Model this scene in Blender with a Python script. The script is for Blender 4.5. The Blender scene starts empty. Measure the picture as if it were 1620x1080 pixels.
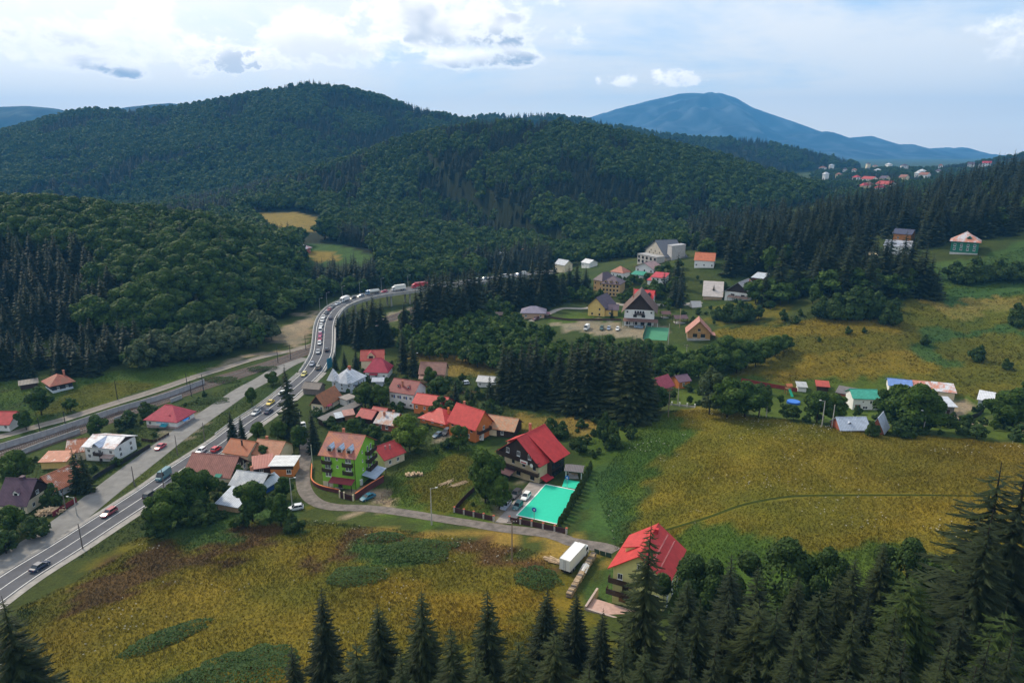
import bpy, bmesh, math, random
import numpy as np
from mathutils import Vector, Matrix
R = math.radians
random.seed(7); RNG = np.random.default_rng(11)
SC = bpy.context.scene
COL = SC.collection
# ------------------------------------------------------------------ camera
H = 92.0; PITCH = R(15.5); FPX = 1080.0
SP, CP_ = math.sin(PITCH), math.cos(PITCH)
cam = bpy.data.cameras.new('camera'); cam.lens = 24; cam.sensor_width = 36; cam.sensor_fit = 'HORIZONTAL'
cam.clip_start = 1; cam.clip_end = 40000
camo = bpy.data.objects.new('camera', cam); COL.objects.link(camo)
camo.location = (0, 0, H); camo.rotation_euler = (math.pi/2 - PITCH, 0, 0)
SC.camera = camo
# ------------------------------------------------------------------ view
SC.view_settings.view_transform = 'Standard'; SC.view_settings.look = 'None'
SC.view_settings.gamma = 1.0; SC.view_settings.exposure = 0.34; SC.view_settings.use_curve_mapping = False
SC.cycles.use_denoising = True
SC.cycles.max_bounces = 5; SC.cycles.diffuse_bounces = 2; SC.cycles.glossy_bounces = 2
SC.cycles.transparent_max_bounces = 4; SC.cycles.volume_bounces = 0
# ------------------------------------------------------------------ sun
SUN_EL, SUN_AZ = 42.0, -48.0          # azimuth measured from +Y towards +X
sun = bpy.data.lights.new('sun', 'SUN'); sun.energy = 3.2; sun.angle = R(8); sun.color = (1.0, .88, .70)
suno = bpy.data.objects.new('sun', sun); COL.objects.link(suno)
sd = Vector((math.sin(R(SUN_AZ))*math.cos(R(SUN_EL)), math.cos(R(SUN_AZ))*math.cos(R(SUN_EL)), math.sin(R(SUN_EL))))
suno.rotation_euler = sd.to_track_quat('Z', 'Y').to_euler(); suno.location = (0, 0, 300)
# ------------------------------------------------------------------ world: Nishita sky with a broken cloud layer
SKY_STRENGTH = 0.10
def build_world():
    w = bpy.data.worlds.new('World'); SC.world = w; w.use_nodes = True
    nt = w.node_tree; nt.nodes.clear(); N = nt.nodes; L = nt.links
    def val(x, s):
        if isinstance(x, (int, float)): s.default_value = x
        else: L.new(x, s)
    def M(op, a, b=0.0, c=None, clamp=False):
        n = N.new('ShaderNodeMath'); n.operation = op; n.use_clamp = clamp
        val(a, n.inputs[0]); val(b, n.inputs[1])
        if c is not None: val(c, n.inputs[2])
        return n.outputs[0]
    def sstep(x, lo, hi):
        n = N.new('ShaderNodeMapRange'); n.interpolation_type = 'SMOOTHSTEP'
        L.new(x, n.inputs[0]); n.inputs[1].default_value = lo; n.inputs[2].default_value = hi
        return n.outputs[0]
    def mix(f, a, b):
        n = N.new('ShaderNodeMix'); n.data_type = 'RGBA'; n.clamp_factor = True
        val(f, n.inputs[0])
        for x, s in ((a, n.inputs[6]), (b, n.inputs[7])):
            if isinstance(x, tuple): s.default_value = (*x, 1)
            else: L.new(x, s)
        return n.outputs[2]
    def noise(vec, scale, detail=6, rough=.55, dist=0.0):
        n = N.new('ShaderNodeTexNoise'); n.inputs['Scale'].default_value = scale; n.inputs['Detail'].default_value = detail
        n.inputs['Roughness'].default_value = rough; n.inputs['Distortion'].default_value = dist
        L.new(vec, n.inputs['Vector']); return n.outputs[0]
    sky = N.new('ShaderNodeTexSky'); sky.sky_type = 'NISHITA'; sky.sun_disc = False
    sky.sun_elevation = R(SUN_EL); sky.sun_rotation = R(SUN_AZ); sky.air_density = 1.0; sky.dust_density = 1.2; sky.ozone_density = 1.5
    tc = N.new('ShaderNodeTexCoord'); sep = N.new('ShaderNodeSeparateXYZ'); L.new(tc.outputs['Generated'], sep.inputs[0])
    x, y, z = sep.outputs
    az = M('ARCTAN2', x, y); el = M('ARCSINE', z)
    ae = N.new('ShaderNodeCombineXYZ'); L.new(az, ae.inputs[0]); L.new(M('MULTIPLY', el, 1.5), ae.inputs[1])
    ae = ae.outputs[0]
    # thin high cloud, seen on a flat layer far overhead
    den = M('ADD', M('ABSOLUTE', z), .10)
    pl = N.new('ShaderNodeCombineXYZ'); L.new(M('DIVIDE', x, den), pl.inputs[0]); L.new(M('DIVIDE', y, den), pl.inputs[1])
    n1 = noise(pl.outputs[0], .55, 8, .6, .6)
    n1b = noise(ae, 3.2, 7, .6, .4)
    thin = M('ADD', M('MULTIPLY', n1, .55), M('MULTIPLY', n1b, .45))
    thin = sstep(M('ADD', thin, M('MULTIPLY', M('SINE', M('ADD', M('MULTIPLY', az, 2.0), .35)), .05)), .38, .58)
    glow = sstep(M('ABSOLUTE', M('SUBTRACT', az, R(SUN_AZ))), .95, .1)     # sun veiled by cloud on this side
    K = 1.0/SKY_STRENGTH
    def c(r, g, b): return (r*K, g*K, b*K)
    base = mix(.45, sky.outputs[0], c(.62, .92, 1.30))
    base = mix(M('MULTIPLY', sstep(el, .13, .0), .7), base, c(1.75, 1.55, 1.25))
    col = mix(M('MULTIPLY', thin, .66), base, c(1.16, 1.06, .93))
    col = mix(M('MULTIPLY', glow, .85), col, c(1.30, 1.23, 1.12))
    # cumulus clouds: (azimuth, elevation, half width, half height) as seen from the valley
    def ang(u, v):
        k = (540-v)/FPX; xx = (u-810)/FPX
        d = Vector((xx, CP_+k*SP, -SP+k*CP_)).normalized()
        return math.atan2(d.x, d.y), math.asin(d.z)
    nb_ = noise(ae, 15, 10, .60, .2); nf_ = noise(ae, 48, 8, .6, .2); nbig = noise(ae, 9.0, 3, .5)
    def cumulus(col, u, v, ru, rv, grey, flat=.55, thr=.30):
        nb = nf_ if ru < 70 else nb_; a, e = ang(u, v); ra, re = ru/FPX, rv/FPX
        da = M('DIVIDE', M('SUBTRACT', az, a), ra); de0 = M('DIVIDE', M('SUBTRACT', el, e), re)
        up = M('MAXIMUM', de0, 0.0); dn = M('DIVIDE', M('MINIMUM', de0, 0.0), flat)
        r2 = M('ADD', M('MULTIPLY', da, da), M('ADD', M('MULTIPLY', up, up), M('MULTIPLY', dn, dn)))
        body = M('SUBTRACT', 1.0, r2)
        body = M('ADD', body, M('MULTIPLY', M('SUBTRACT', nb, .5), 6.5))
        body = M('ADD', body, M('MULTIPLY', M('SUBTRACT', nbig, .5), 3.2))
        m = sstep(body, thr-.55, thr+1.0)
        sh = M('ADD', M('MULTIPLY', de0, -.75), M('MULTIPLY', M('SUBTRACT', nbig, .42), 2.4))
        sh = M('ADD', sh, M('MULTIPLY', da, .30))
        sh = M('MULTIPLY', sstep(sh, -.40, .55), grey)
        sh = M('MULTIPLY', sh, sstep(body, .3, 1.0))
        cc = mix(sh, c(1.50, 1.40, 1.28), c(.46, .52, .62))
        return mix(m, col, cc)
    for a in ((480, 50, 34, 16, .25), (412, 97, 40, 20, .3), (1064, 128, 36, 16, .15), (985, 130, 40, 13, .15),
              (225, 78, 150, 58, .55), (335, 95, 60, 32, .7), (200, 108, 110, 22, 1.0),
              (545, 72, 120, 52, .4), (620, 40, 90, 50, .7), (730, 52, 140, 78, 1.0), (735, 96, 135, 22, 1.0),
              (-420, 90, 170, 70, .8), (1900, 60, 160, 60, .7), (2300, 100, 200, 60, .8), (-900, 60, 220, 70, .7)):
        col = cumulus(col, *a)
    bg = N.new('ShaderNodeBackground'); L.new(col, bg.inputs[0]); bg.inputs[1].default_value = SKY_STRENGTH
    out = N.new('ShaderNodeOutputWorld'); L.new(bg.outputs[0], out.inputs[0])
    w.cycles.sampling_method = 'MANUAL'; w.cycles.sample_map_resolution = 512
build_world()
# ------------------------------------------------------------------ geometry of the view, used only to survey where things stand
def ray(u, v):
    k = (540-v)/FPX
    return np.array([(u-810)/FPX, CP_+k*SP, -SP+k*CP_])
def at_z(u, v, z):
    d = ray(u, v); t = (z-H)/d[2]; return np.array([0, 0, H]) + t*d
def at_d(u, v, d): return np.array([0, 0, H]) + d*ray(u, v)
def proj(p):
    x, y, z = p[0], p[1], p[2]-H
    f = y*CP_ - z*SP; up = y*SP + z*CP_
    return 810+FPX*x/f, 540-FPX*up/f, f
def z_for_v(y, v):                       # height of the point above ground position y that is seen on line v
    k = (540-v)/FPX
    return H + y*(k*CP_-SP)/(CP_+k*SP)
# ------------------------------------------------------------------ noise on numpy arrays
def vnoise(x, y, seed=0):
    xi = np.floor(x).astype(np.int64); yi = np.floor(y).astype(np.int64); fx = x-xi; fy = y-yi
    fx = fx*fx*(3-2*fx); fy = fy*fy*(3-2*fy)
    def h(a, b):
        n = (a*374761393 + b*668265263 + seed*974711) & 0xffffffff
        n = ((n ^ (n >> 13))*1274126177) & 0xffffffff
        return ((n ^ (n >> 16)) & 0xffff)/65535.0
    return (h(xi, yi)*(1-fx)+h(xi+1, yi)*fx)*(1-fy) + (h(xi, yi+1)*(1-fx)+h(xi+1, yi+1)*fx)*fy
def fbm(x, y, s, seed=0, o=4):
    x = np.asarray(x, float)/s; y = np.asarray(y, float)/s; t = 0; a = .5
    for i in range(o): t = t+a*vnoise(x, y, seed+i); x = x*2.03+7.1; y = y*2.03+3.7; a *= .5
    return t/(1-.5**o)
# ------------------------------------------------------------------ terrain heights
SURVEY = [(0,933,0),(120,855,0),(236,780,0),(353,699,0),(432,642,0),(475,606,0),(511,540,0),(0,890,0),(180,760,0),(337,649,0),(450,578,0),
 (0,721,-1),(127,677,-1),(272,625,-1),(389,588,-1),(480,555,-1),(0,660,1),(100,630,2),(300,590,1),(200,580,4),
 (510,770,0),(600,785,1),(480,800,1),(633,809,2),(720,823,3),(783,834,4),(870,845,5),(955,865,6),(640,700,0),(580,640,0),(700,640,0),(600,560,0),(760,600,0),
 (850,760,3),(890,800,4),(860,720,3),(960,700,5),(1020,955,7),(900,900,6),(930,950,7),(300,850,2),(420,840,2),(560,850,4),(700,880,6),(300,950,7),(500,1000,10),(200,1050,10),(700,960,9),
 (1000,790,6),(1000,720,7),(1150,760,11),(1300,760,14),(1500,780,17),(1150,850,12),(1350,850,16),(1550,850,20),(1050,665,9),(1120,655,11),(1300,682,14),(1450,695,15),(1620,706,17),
 (1060,612,4),(1200,620,4),(1300,625,4),(1375,642,4.5),(1500,645,6),(1600,640,9),(1200,590,6),(1400,598,9),(1600,598,12),(1550,540,16),(1600,450,30),(1525,395,40),(1400,500,20),(1300,470,22),
 (1150,472,14),(1110,420,25),(1035,415,22),(1015,515,8),(920,520,6),(1105,537,8),(965,467,10),(840,500,6),(900,600,2),(1000,650,6),(1000,580,3),(760,510,2),(640,500,0),(700,470,0),(760,450,2),(850,440,4)]
S = [at_z(*s) for s in SURVEY]
S += [np.array(p, float) for p in ((-120,60,14),(-60,75,18),(0,72,22),(60,75,24),(110,85,26),(170,120,27),(-130,20,20),(0,20,34),(120,20,40),(0,-200,60),(300,-100,60),(-300,-100,30),
     (-400,100,0),(-400,300,5),(330,200,35),(420,320,60),(330,420,55),(-150,600,0),(0,620,0),(-400,700,0),(150,620,12),(0,900,0),(300,900,30),(-700,900,0),(900,900,60),(900,300,90),(-900,300,0),(0,2500,40),(-2500,2500,20),(2500,2500,60),(-2500,0,10),(2500,0,120))]
S = np.array(S); RC = 14.0
_D = np.sqrt(((S[:, None, :2]-S[None, :, :2])**2).sum(2)+RC*RC)
_n = len(S); _A = np.zeros((_n+1, _n+1)); _A[:_n, :_n] = _D - np.eye(_n)*1.0; _A[:_n, _n] = 1; _A[_n, :_n] = 1
_w = np.linalg.solve(_A, np.append(S[:, 2], 0))
def base_h(x, y):
    x = np.asarray(x, float); y = np.asarray(y, float); o = np.full(x.shape, _w[_n])
    for i in range(_n): o += _w[i]*np.sqrt((x-S[i, 0])**2+(y-S[i, 1])**2+RC*RC)
    far = np.clip((np.hypot(x, y)-1800)/1500, 0, 1)
    return o*(1-far)+30*far
# wooded hills: (crest seen at u, v at distance d, minus the height of its trees), front and back width
HILLS = {
 'left':  ([(-420,318,480),(-150,312,450),(0,312,430),(100,318,430),(200,330,430),(300,340,430),(380,362,440),(440,396,445),(472,428,450)], 19, 150, 260, 1.25),
 'big':   ([(-500,235,1500),(-150,225,1500),(0,206,1500),(130,168,1500),(210,170,1500),(300,162,1500),(400,142,1500),(490,126,1500),(560,137,1500),(650,162,1500),(730,184,1500),(830,198,1550),(930,230,1600)], 17, 620, 700, 1.1),
 'mid':   ([(440,304,800),(500,276,850),(560,246,900),(640,211,950),(700,196,950),(800,186,950),(900,186,950),(960,196,950),(1050,218,950),(1150,243,960),(1250,272,980),(1310,296,1000)], 17, 400, 400, 1.15),
 'back':  ([(640,196,2000),(740,180,2000),(850,176,2000),(940,187,2000),(1020,203,1950),(1100,214,1900),(1200,217,1850),(1290,237,1800),(1340,262,1750)], 17, 600, 700, 1.1),
 'right': ([(1060,372,620),(1120,350,600),(1180,338,590),(1260,330,580),(1340,312,560),(1410,290,550),(1500,276,540),(1560,266,530),(1640,244,520),(1800,225,520),(2200,190,520)], 24, 200, 400, 1.2),
 'town':  ([(1240,285,1500),(1300,268,1500),(1400,262,1500),(1480,262,1500),(1560,252,1500),(1640,236,1500),(1900,215,1500)], 10, 520, 600, 1.0)}
def ridge_dist(pts, x, y):
    best = np.full(x.shape, 1e9); zc = np.zeros(x.shape); fr = np.zeros(x.shape)
    for a, b in zip(pts[:-1], pts[1:]):
        d = b[:2]-a[:2]; t = np.clip(((x-a[0])*d[0]+(y-a[1])*d[1])/(d@d), 0, 1)
        px = a[0]+t*d[0]; py = a[1]+t*d[1]; q = np.hypot(x-px, y-py); m = q < best
        best = np.where(m, q, best); zc = np.where(m, a[2]+t*(b[2]-a[2]), zc); fr = np.where(m, (py*py+px*px) > (x*x+y*y), fr)
    return best, zc, fr > .5
HP = {}
for k, (cr, th, wf, wb, ex) in HILLS.items():
    pts = []
    for u, v, d in cr:
        p = at_d(u, v, d); p[2] -= th*.92; pts.append(p)
    HP[k] = (np.array(pts), wf, wb, ex)
def hill_h(k, x, y):
    pts, wf, wb, ex = HP[k]; d, zc, fr = ridge_dist(pts, x, y)
    rough = fbm(x, y, 150 if k != 'left' else 60, 5, 3)-.5
    t = np.clip(d/np.where(fr, wf, wb)*(1+.5*rough), 0, 1)
    return zc*(1-t**ex)*(1+.25*rough*np.minimum(1, t*3)) - 6*t
def lines(lo, hi, step): return list(np.arange(lo, hi, step))
XS = [-9000,-7000,-5500,-4200,-3200,-2600]+lines(-2200,-700,40)+lines(-700,-270,12)+lines(-270,300,3)+lines(300,800,12)+lines(800,2400,40)+[2400,2900,3600,4500,6000,8000,10000]
YS = lines(-400,40,20)+lines(40,520,3)+lines(520,1100,9)+lines(1100,2500,25)+[2500,2700,3000,3500,4200,5200,6500,8000,9500]
XS = np.array(XS, float); YS = np.array(YS, float)
GX, GY = np.meshgrid(XS, YS)
GZ = base_h(GX, GY); ONHILL = {}
for k in HP:
    h = hill_h(k, GX, GY); ONHILL[k] = h-GZ; GZ = np.maximum(GZ, h)
GZ += (fbm(GX, GY, 22, 3, 3)-.5)*.9*np.clip((GX+60)/60, 0, 1)
def gz(x, y):
    x = np.asarray(x, float); y = np.asarray(y, float)
    i = np.clip(np.searchsorted(XS, x)-1, 0, len(XS)-2); j = np.clip(np.searchsorted(YS, y)-1, 0, len(YS)-2)
    fx = np.clip((x-XS[i])/(XS[i+1]-XS[i]), 0, 1); fy = np.clip((y-YS[j])/(YS[j+1]-YS[j]), 0, 1)
    return (GZ[j, i]*(1-fx)+GZ[j, i+1]*fx)*(1-fy)+(GZ[j+1, i]*(1-fx)+GZ[j+1, i+1]*fx)*fy
_T = np.geomspace(45, 3500, 1500)
def P(u, v):
    d = ray(u, v); px = d[0]*_T; py = d[1]*_T; pz = H+d[2]*_T; b = pz < gz(px, py)
    i = int(np.argmax(b)) if b.any() else len(_T)-1
    lo, hi = _T[max(i-1, 0)], _T[i]
    for _ in range(14):
        m = (lo+hi)/2
        if H+d[2]*m < float(gz(d[0]*m, d[1]*m)): hi = m
        else: lo = m
    return np.array([d[0]*hi, d[1]*hi, float(gz(d[0]*hi, d[1]*hi))])
# ------------------------------------------------------------------ mesh builder
class MB:
    def __init__(s): s.v = []; s.f = []; s.m = []
    def add(s, vs, fs, mi=0):
        o = len(s.v); s.v += [tuple(map(float, p)) for p in vs]; s.f += [tuple(i+o for i in f) for f in fs]; s.m += [mi]*len(fs); return s
    def box(s, x0, x1, y0, y1, z0, z1, mi=0):
        return s.add([(x0,y0,z0),(x1,y0,z0),(x1,y1,z0),(x0,y1,z0),(x0,y0,z1),(x1,y0,z1),(x1,y1,z1),(x0,y1,z1)],
                     [(0,3,2,1),(4,5,6,7),(0,1,5,4),(1,2,6,5),(2,3,7,6),(3,0,4,7)], mi)
    def slab(s, q, t, mi=0):               # a quad or triangle (counter-clockwise from above) thickened downwards
        n = len(q); lo = [(p[0], p[1], p[2]-t) for p in q]
        return s.add(list(q)+lo, [tuple(range(n)), tuple(range(2*n-1, n-1, -1))]+[(i, n+i, n+(i+1) % n, (i+1) % n) for i in range(n)], mi)
    def tube(s, p0, p1, r0, r1=None, n=8, mi=0, cap=True):
        r1 = r0 if r1 is None else r1; p0 = Vector(p0); p1 = Vector(p1); d = (p1-p0).normalized()
        a = d.orthogonal().normalized(); b = d.cross(a); vs = []
        for p, r in ((p0, r0), (p1, r1)):
            for i in range(n):
                t = 2*math.pi*i/n; vs.append(p+(a*math.cos(t)+b*math.sin(t))*r)
        fs = [(i, (i+1) % n, n+(i+1) % n, n+i) for i in range(n)]
        if cap: fs += [tuple(range(n-1, -1, -1)), tuple(range(n, 2*n))]
        return s.add(vs, fs, mi)
    def prism(s, poly, y0, y1, mi=0):      # polygon in x, z pushed along y
        n = len(poly)
        return s.add([(x, y0, z) for x, z in poly]+[(x, y1, z) for x, z in poly],
                     [tuple(range(n)), tuple(range(2*n-1, n-1, -1))]+[(i, n+i, n+(i+1) % n, (i+1) % n) for i in range(n)], mi)
    def loft(s, rings, mi=0):
        n = len(rings[0]); vs = [p for r in rings for p in r]; fs = []
        for k in range(len(rings)-1):
            fs += [(k*n+i, k*n+(i+1) % n, (k+1)*n+(i+1) % n, (k+1)*n+i) for i in range(n)]
        fs += [tuple(range(n-1, -1, -1)), tuple((len(rings)-1)*n+i for i in range(n))]
        return s.add(vs, fs, mi)
    def mesh(s, name, mats, smooth=False):
        me = bpy.data.meshes.new(name); me.from_pydata(s.v, [], s.f)
        for m in (mats if isinstance(mats, (list, tuple)) else [mats]): me.materials.append(m)
        if any(s.m): me.polygons.foreach_set('material_index', s.m)
        if smooth: me.polygons.foreach_set('use_smooth', [True]*len(s.f))
        me.update(); return me
    def build(s, name, mats, parent=None, smooth=False): return link(name, s.mesh(name, mats, smooth), parent)
def link(name, data, parent=None, loc=None, rz=None, scale=None):
    o = bpy.data.objects.new(name, data); COL.objects.link(o); o.parent = parent
    if loc is not None: o.location = [float(c) for c in loc]
    if rz is not None: o.rotation_euler = (0, 0, float(rz))
    if scale is not None: o.scale = scale
    return o
def tag(o, label=None, cat=None, group=None, kind=None):
    for k, x in (('label', label), ('category', cat), ('group', group), ('kind', kind)):
        if x: o[k] = x
    return o
def thing(name, label, cat, loc, rz=0, group=None): return tag(link(name, None, None, loc, rz), label, cat, group)
# ------------------------------------------------------------------ materials
MATS = {}
def nodes(name):
    m = bpy.data.materials.new(name); m.use_nodes = True; nt = m.node_tree
    return m, nt, nt.nodes['Principled BSDF']
def mixn(nt, f, a, b, blend='MIX'):
    n = nt.nodes.new('ShaderNodeMix'); n.data_type = 'RGBA'; n.blend_type = blend
    for x, s in ((f, n.inputs[0]), (a, n.inputs[6]), (b, n.inputs[7])):
        if isinstance(x, tuple): s.default_value = (*x, 1)
        elif isinstance(x, (int, float)): s.default_value = x
        else: nt.links.new(x, s)
    return n.outputs[2]
def noisen(nt, scale, detail=4, rough=.6, coord='Object', vec=None):
    t = nt.nodes.new('ShaderNodeTexNoise'); t.inputs['Scale'].default_value = scale; t.inputs['Detail'].default_value = detail; t.inputs['Roughness'].default_value = rough
    if vec is None:
        c = nt.nodes.new('ShaderNodeTexCoord'); vec = c.outputs[coord]
    nt.links.new(vec, t.inputs['Vector']); return t.outputs[0]
def rampn(nt, f, lo, hi):
    n = nt.nodes.new('ShaderNodeMapRange'); nt.links.new(f, n.inputs[0]); n.inputs[1].default_value = lo; n.inputs[2].default_value = hi; return n.outputs[0]
def bumpn(nt, b, h, dist, strength=.6):
    n = nt.nodes.new('ShaderNodeBump'); n.inputs['Distance'].default_value = dist; n.inputs['Strength'].default_value = strength
    nt.links.new(h, n.inputs['Height']); nt.links.new(n.outputs[0], b.inputs['Normal'])
def mat(col, rough=.8, var=.22, scale=.9, metal=0.0, bump=0.0, bscale=6, spec=.3):
    key = ('m', col, rough, var, scale, metal, bump, bscale)
    if key in MATS: return MATS[key]
    m, nt, b = nodes('paint_%d' % len(MATS)); b.inputs['Roughness'].default_value = rough; b.inputs['Metallic'].default_value = metal
    b.inputs['Specular IOR Level'].default_value = spec
    if var:
        n = rampn(nt, noisen(nt, scale, 6, .65), .3, .7)
        nt.links.new(mixn(nt, n, tuple(c*(1-var) for c in col), tuple(min(1, c*(1+var*.8)) for c in col)), b.inputs['Base Color'])
    else: b.inputs['Base Color'].default_value = (*col, 1)
    if bump: bumpn(nt, b, noisen(nt, bscale, 5), bump)
    MATS[key] = m; return m
def roofm(col, axis='X', rib=.45, second=None, amount=.5, scale=.45, rough=.55):
    key = ('r', col, axis, rib, second, amount, scale)
    if key in MATS: return MATS[key]
    m, nt, b = nodes('roofing_%d' % len(MATS)); b.inputs['Roughness'].default_value = rough; b.inputs['Specular IOR Level'].default_value = .35
    n = rampn(nt, noisen(nt, .7, 6, .7), .3, .7)
    c = mixn(nt, n, tuple(x*.68 for x in col), tuple(min(1, x*1.15+.012) for x in col))
    if second:
        tc = nt.nodes.new('ShaderNodeTexCoord'); mp = nt.nodes.new('ShaderNodeMapping'); mp.inputs['Scale'].default_value = (1, 1, .35) if axis == 'X' else (1, 1, .35)
        nt.links.new(tc.outputs['Object'], mp.inputs['Vector'])
        n2 = rampn(nt, noisen(nt, scale, 7, .75, vec=mp.outputs[0]), .62-.35*amount, .72-.35*amount)
        c = mixn(nt, n2, c, second)
    tc = nt.nodes.new('ShaderNodeTexCoord'); w = nt.nodes.new('ShaderNodeTexWave'); w.bands_direction = axis; w.inputs['Scale'].default_value = .314/rib
    nt.links.new(tc.outputs['Object'], w.inputs['Vector'])
    c = mixn(nt, rampn(nt, w.outputs[1], .0, .25), tuple(x*.55 for x in col), c)
    nt.links.new(c, b.inputs['Base Color']); bumpn(nt, b, w.outputs[1], .06, .7)
    MATS[key] = m; return m
def leafm(name, a, b_, trans=.25, scale=5.0, flower=None):
    m, nt, b = nodes(name); b.inputs['Roughness'].default_value = .7; b.inputs['Specular IOR Level'].default_value = .15
    oi = nt.nodes.new('ShaderNodeObjectInfo')
    g = nt.nodes.new('ShaderNodeNewGeometry')
    n = rampn(nt, noisen(nt, scale, 3), .3, .7)
    c = mixn(nt, n, tuple(x*.62 for x in a), a)
    c2 = mixn(nt, n, tuple(x*.62 for x in b_), b_)
    c = mixn(nt, oi.outputs['Random'], c, c2)
    c = mixn(nt, rampn(nt, g.outputs['Random Per Island'], .0, 1.0), c, mixn(nt, .5, c, tuple(min(1, x*2.0) for x in b_)))
    if flower: c = mixn(nt, rampn(nt, g.outputs['Random Per Island'], flower[1], flower[1]+.002), c, flower[0])
    nt.links.new(c, b.inputs['Base Color'])
    if trans:
        t = nt.nodes.new('ShaderNodeBsdfTranslucent'); nt.links.new(c, t.inputs[0])
        ms = nt.nodes.new('ShaderNodeMixShader'); ms.inputs[0].default_value = trans
        o = nt.nodes['Material Output']; nt.links.new(b.outputs[0], ms.inputs[1]); nt.links.new(t.outputs[0], ms.inputs[2]); nt.links.new(ms.outputs[0], o.inputs[0])
    return m
GLASS = mat((.02, .025, .03), .12, 0, spec=.6)
WHITE = mat((.72, .72, .70), .75, .12); CREAM = mat((.68, .58, .40), .85, .12); WFRAME = mat((.78, .78, .76), .5, .05)
DWOOD = mat((.045, .026, .018), .7, .35, 2.0); WOOD = mat((.30, .16, .07), .75, .3, 1.5); PWOOD = mat((.42, .30, .18), .85, .35, 2.0)
GREYW = mat((.16, .14, .125), .85, .3, 1.5); CONC = mat((.36, .35, .33), .9, .25, .5, bump=.02); DCONC = mat((.22, .215, .21), .9, .25, .6)
STEEL = mat((.38, .39, .40), .45, .15, metal=.6); DARK = mat((.02, .02, .022), .6, .1); RUBBER = mat((.015, .015, .016), .8, 0)
BARK = mat((.028, .022, .016), .9, .3, 20); BLUEP = mat((.02, .07, .28), .5, .1); ORANGE = mat((.62, .20, .05), .85, .15)
# ------------------------------------------------------------------ ground sheet
def inpoly(x, y, poly):
    r = np.zeros(x.shape, bool); n = len(poly)
    for i in range(n):
        x1, y1 = poly[i][0], poly[i][1]; x2, y2 = poly[i-1][0], poly[i-1][1]
        c = ((y1 > y) != (y2 > y)) & (x < (x2-x1)*(y-y1)/(y2-y1+1e-12)+x1); r ^= c
    return r
def wpoly(px): return [P(u, v)[:2] for u, v in px]
def seg_dist(pts, x, y):
    best = np.full(np.shape(x), 1e9)
    for a, b in zip(pts[:-1], pts[1:]):
        d = np.array(b[:2])-np.array(a[:2]); t = np.clip(((x-a[0])*d[0]+(y-a[1])*d[1])/(d@d+1e-9), 0, 1)
        best = np.minimum(best, np.hypot(x-a[0]-t*d[0], y-a[1]-t*d[1]))
    return best
GOLD = (.138, .112, .014); OLIVE = (.092, .090, .012); GREEN = (.056, .090, .014); LUSH = (.044, .084, .022); DGREEN = (.042, .060, .015)
BROWN = (.078, .050, .020); DIRT = (.22, .18, .14); FLOOR = (.018, .024, .010); STRAW = (.19, .14, .035)
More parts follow.
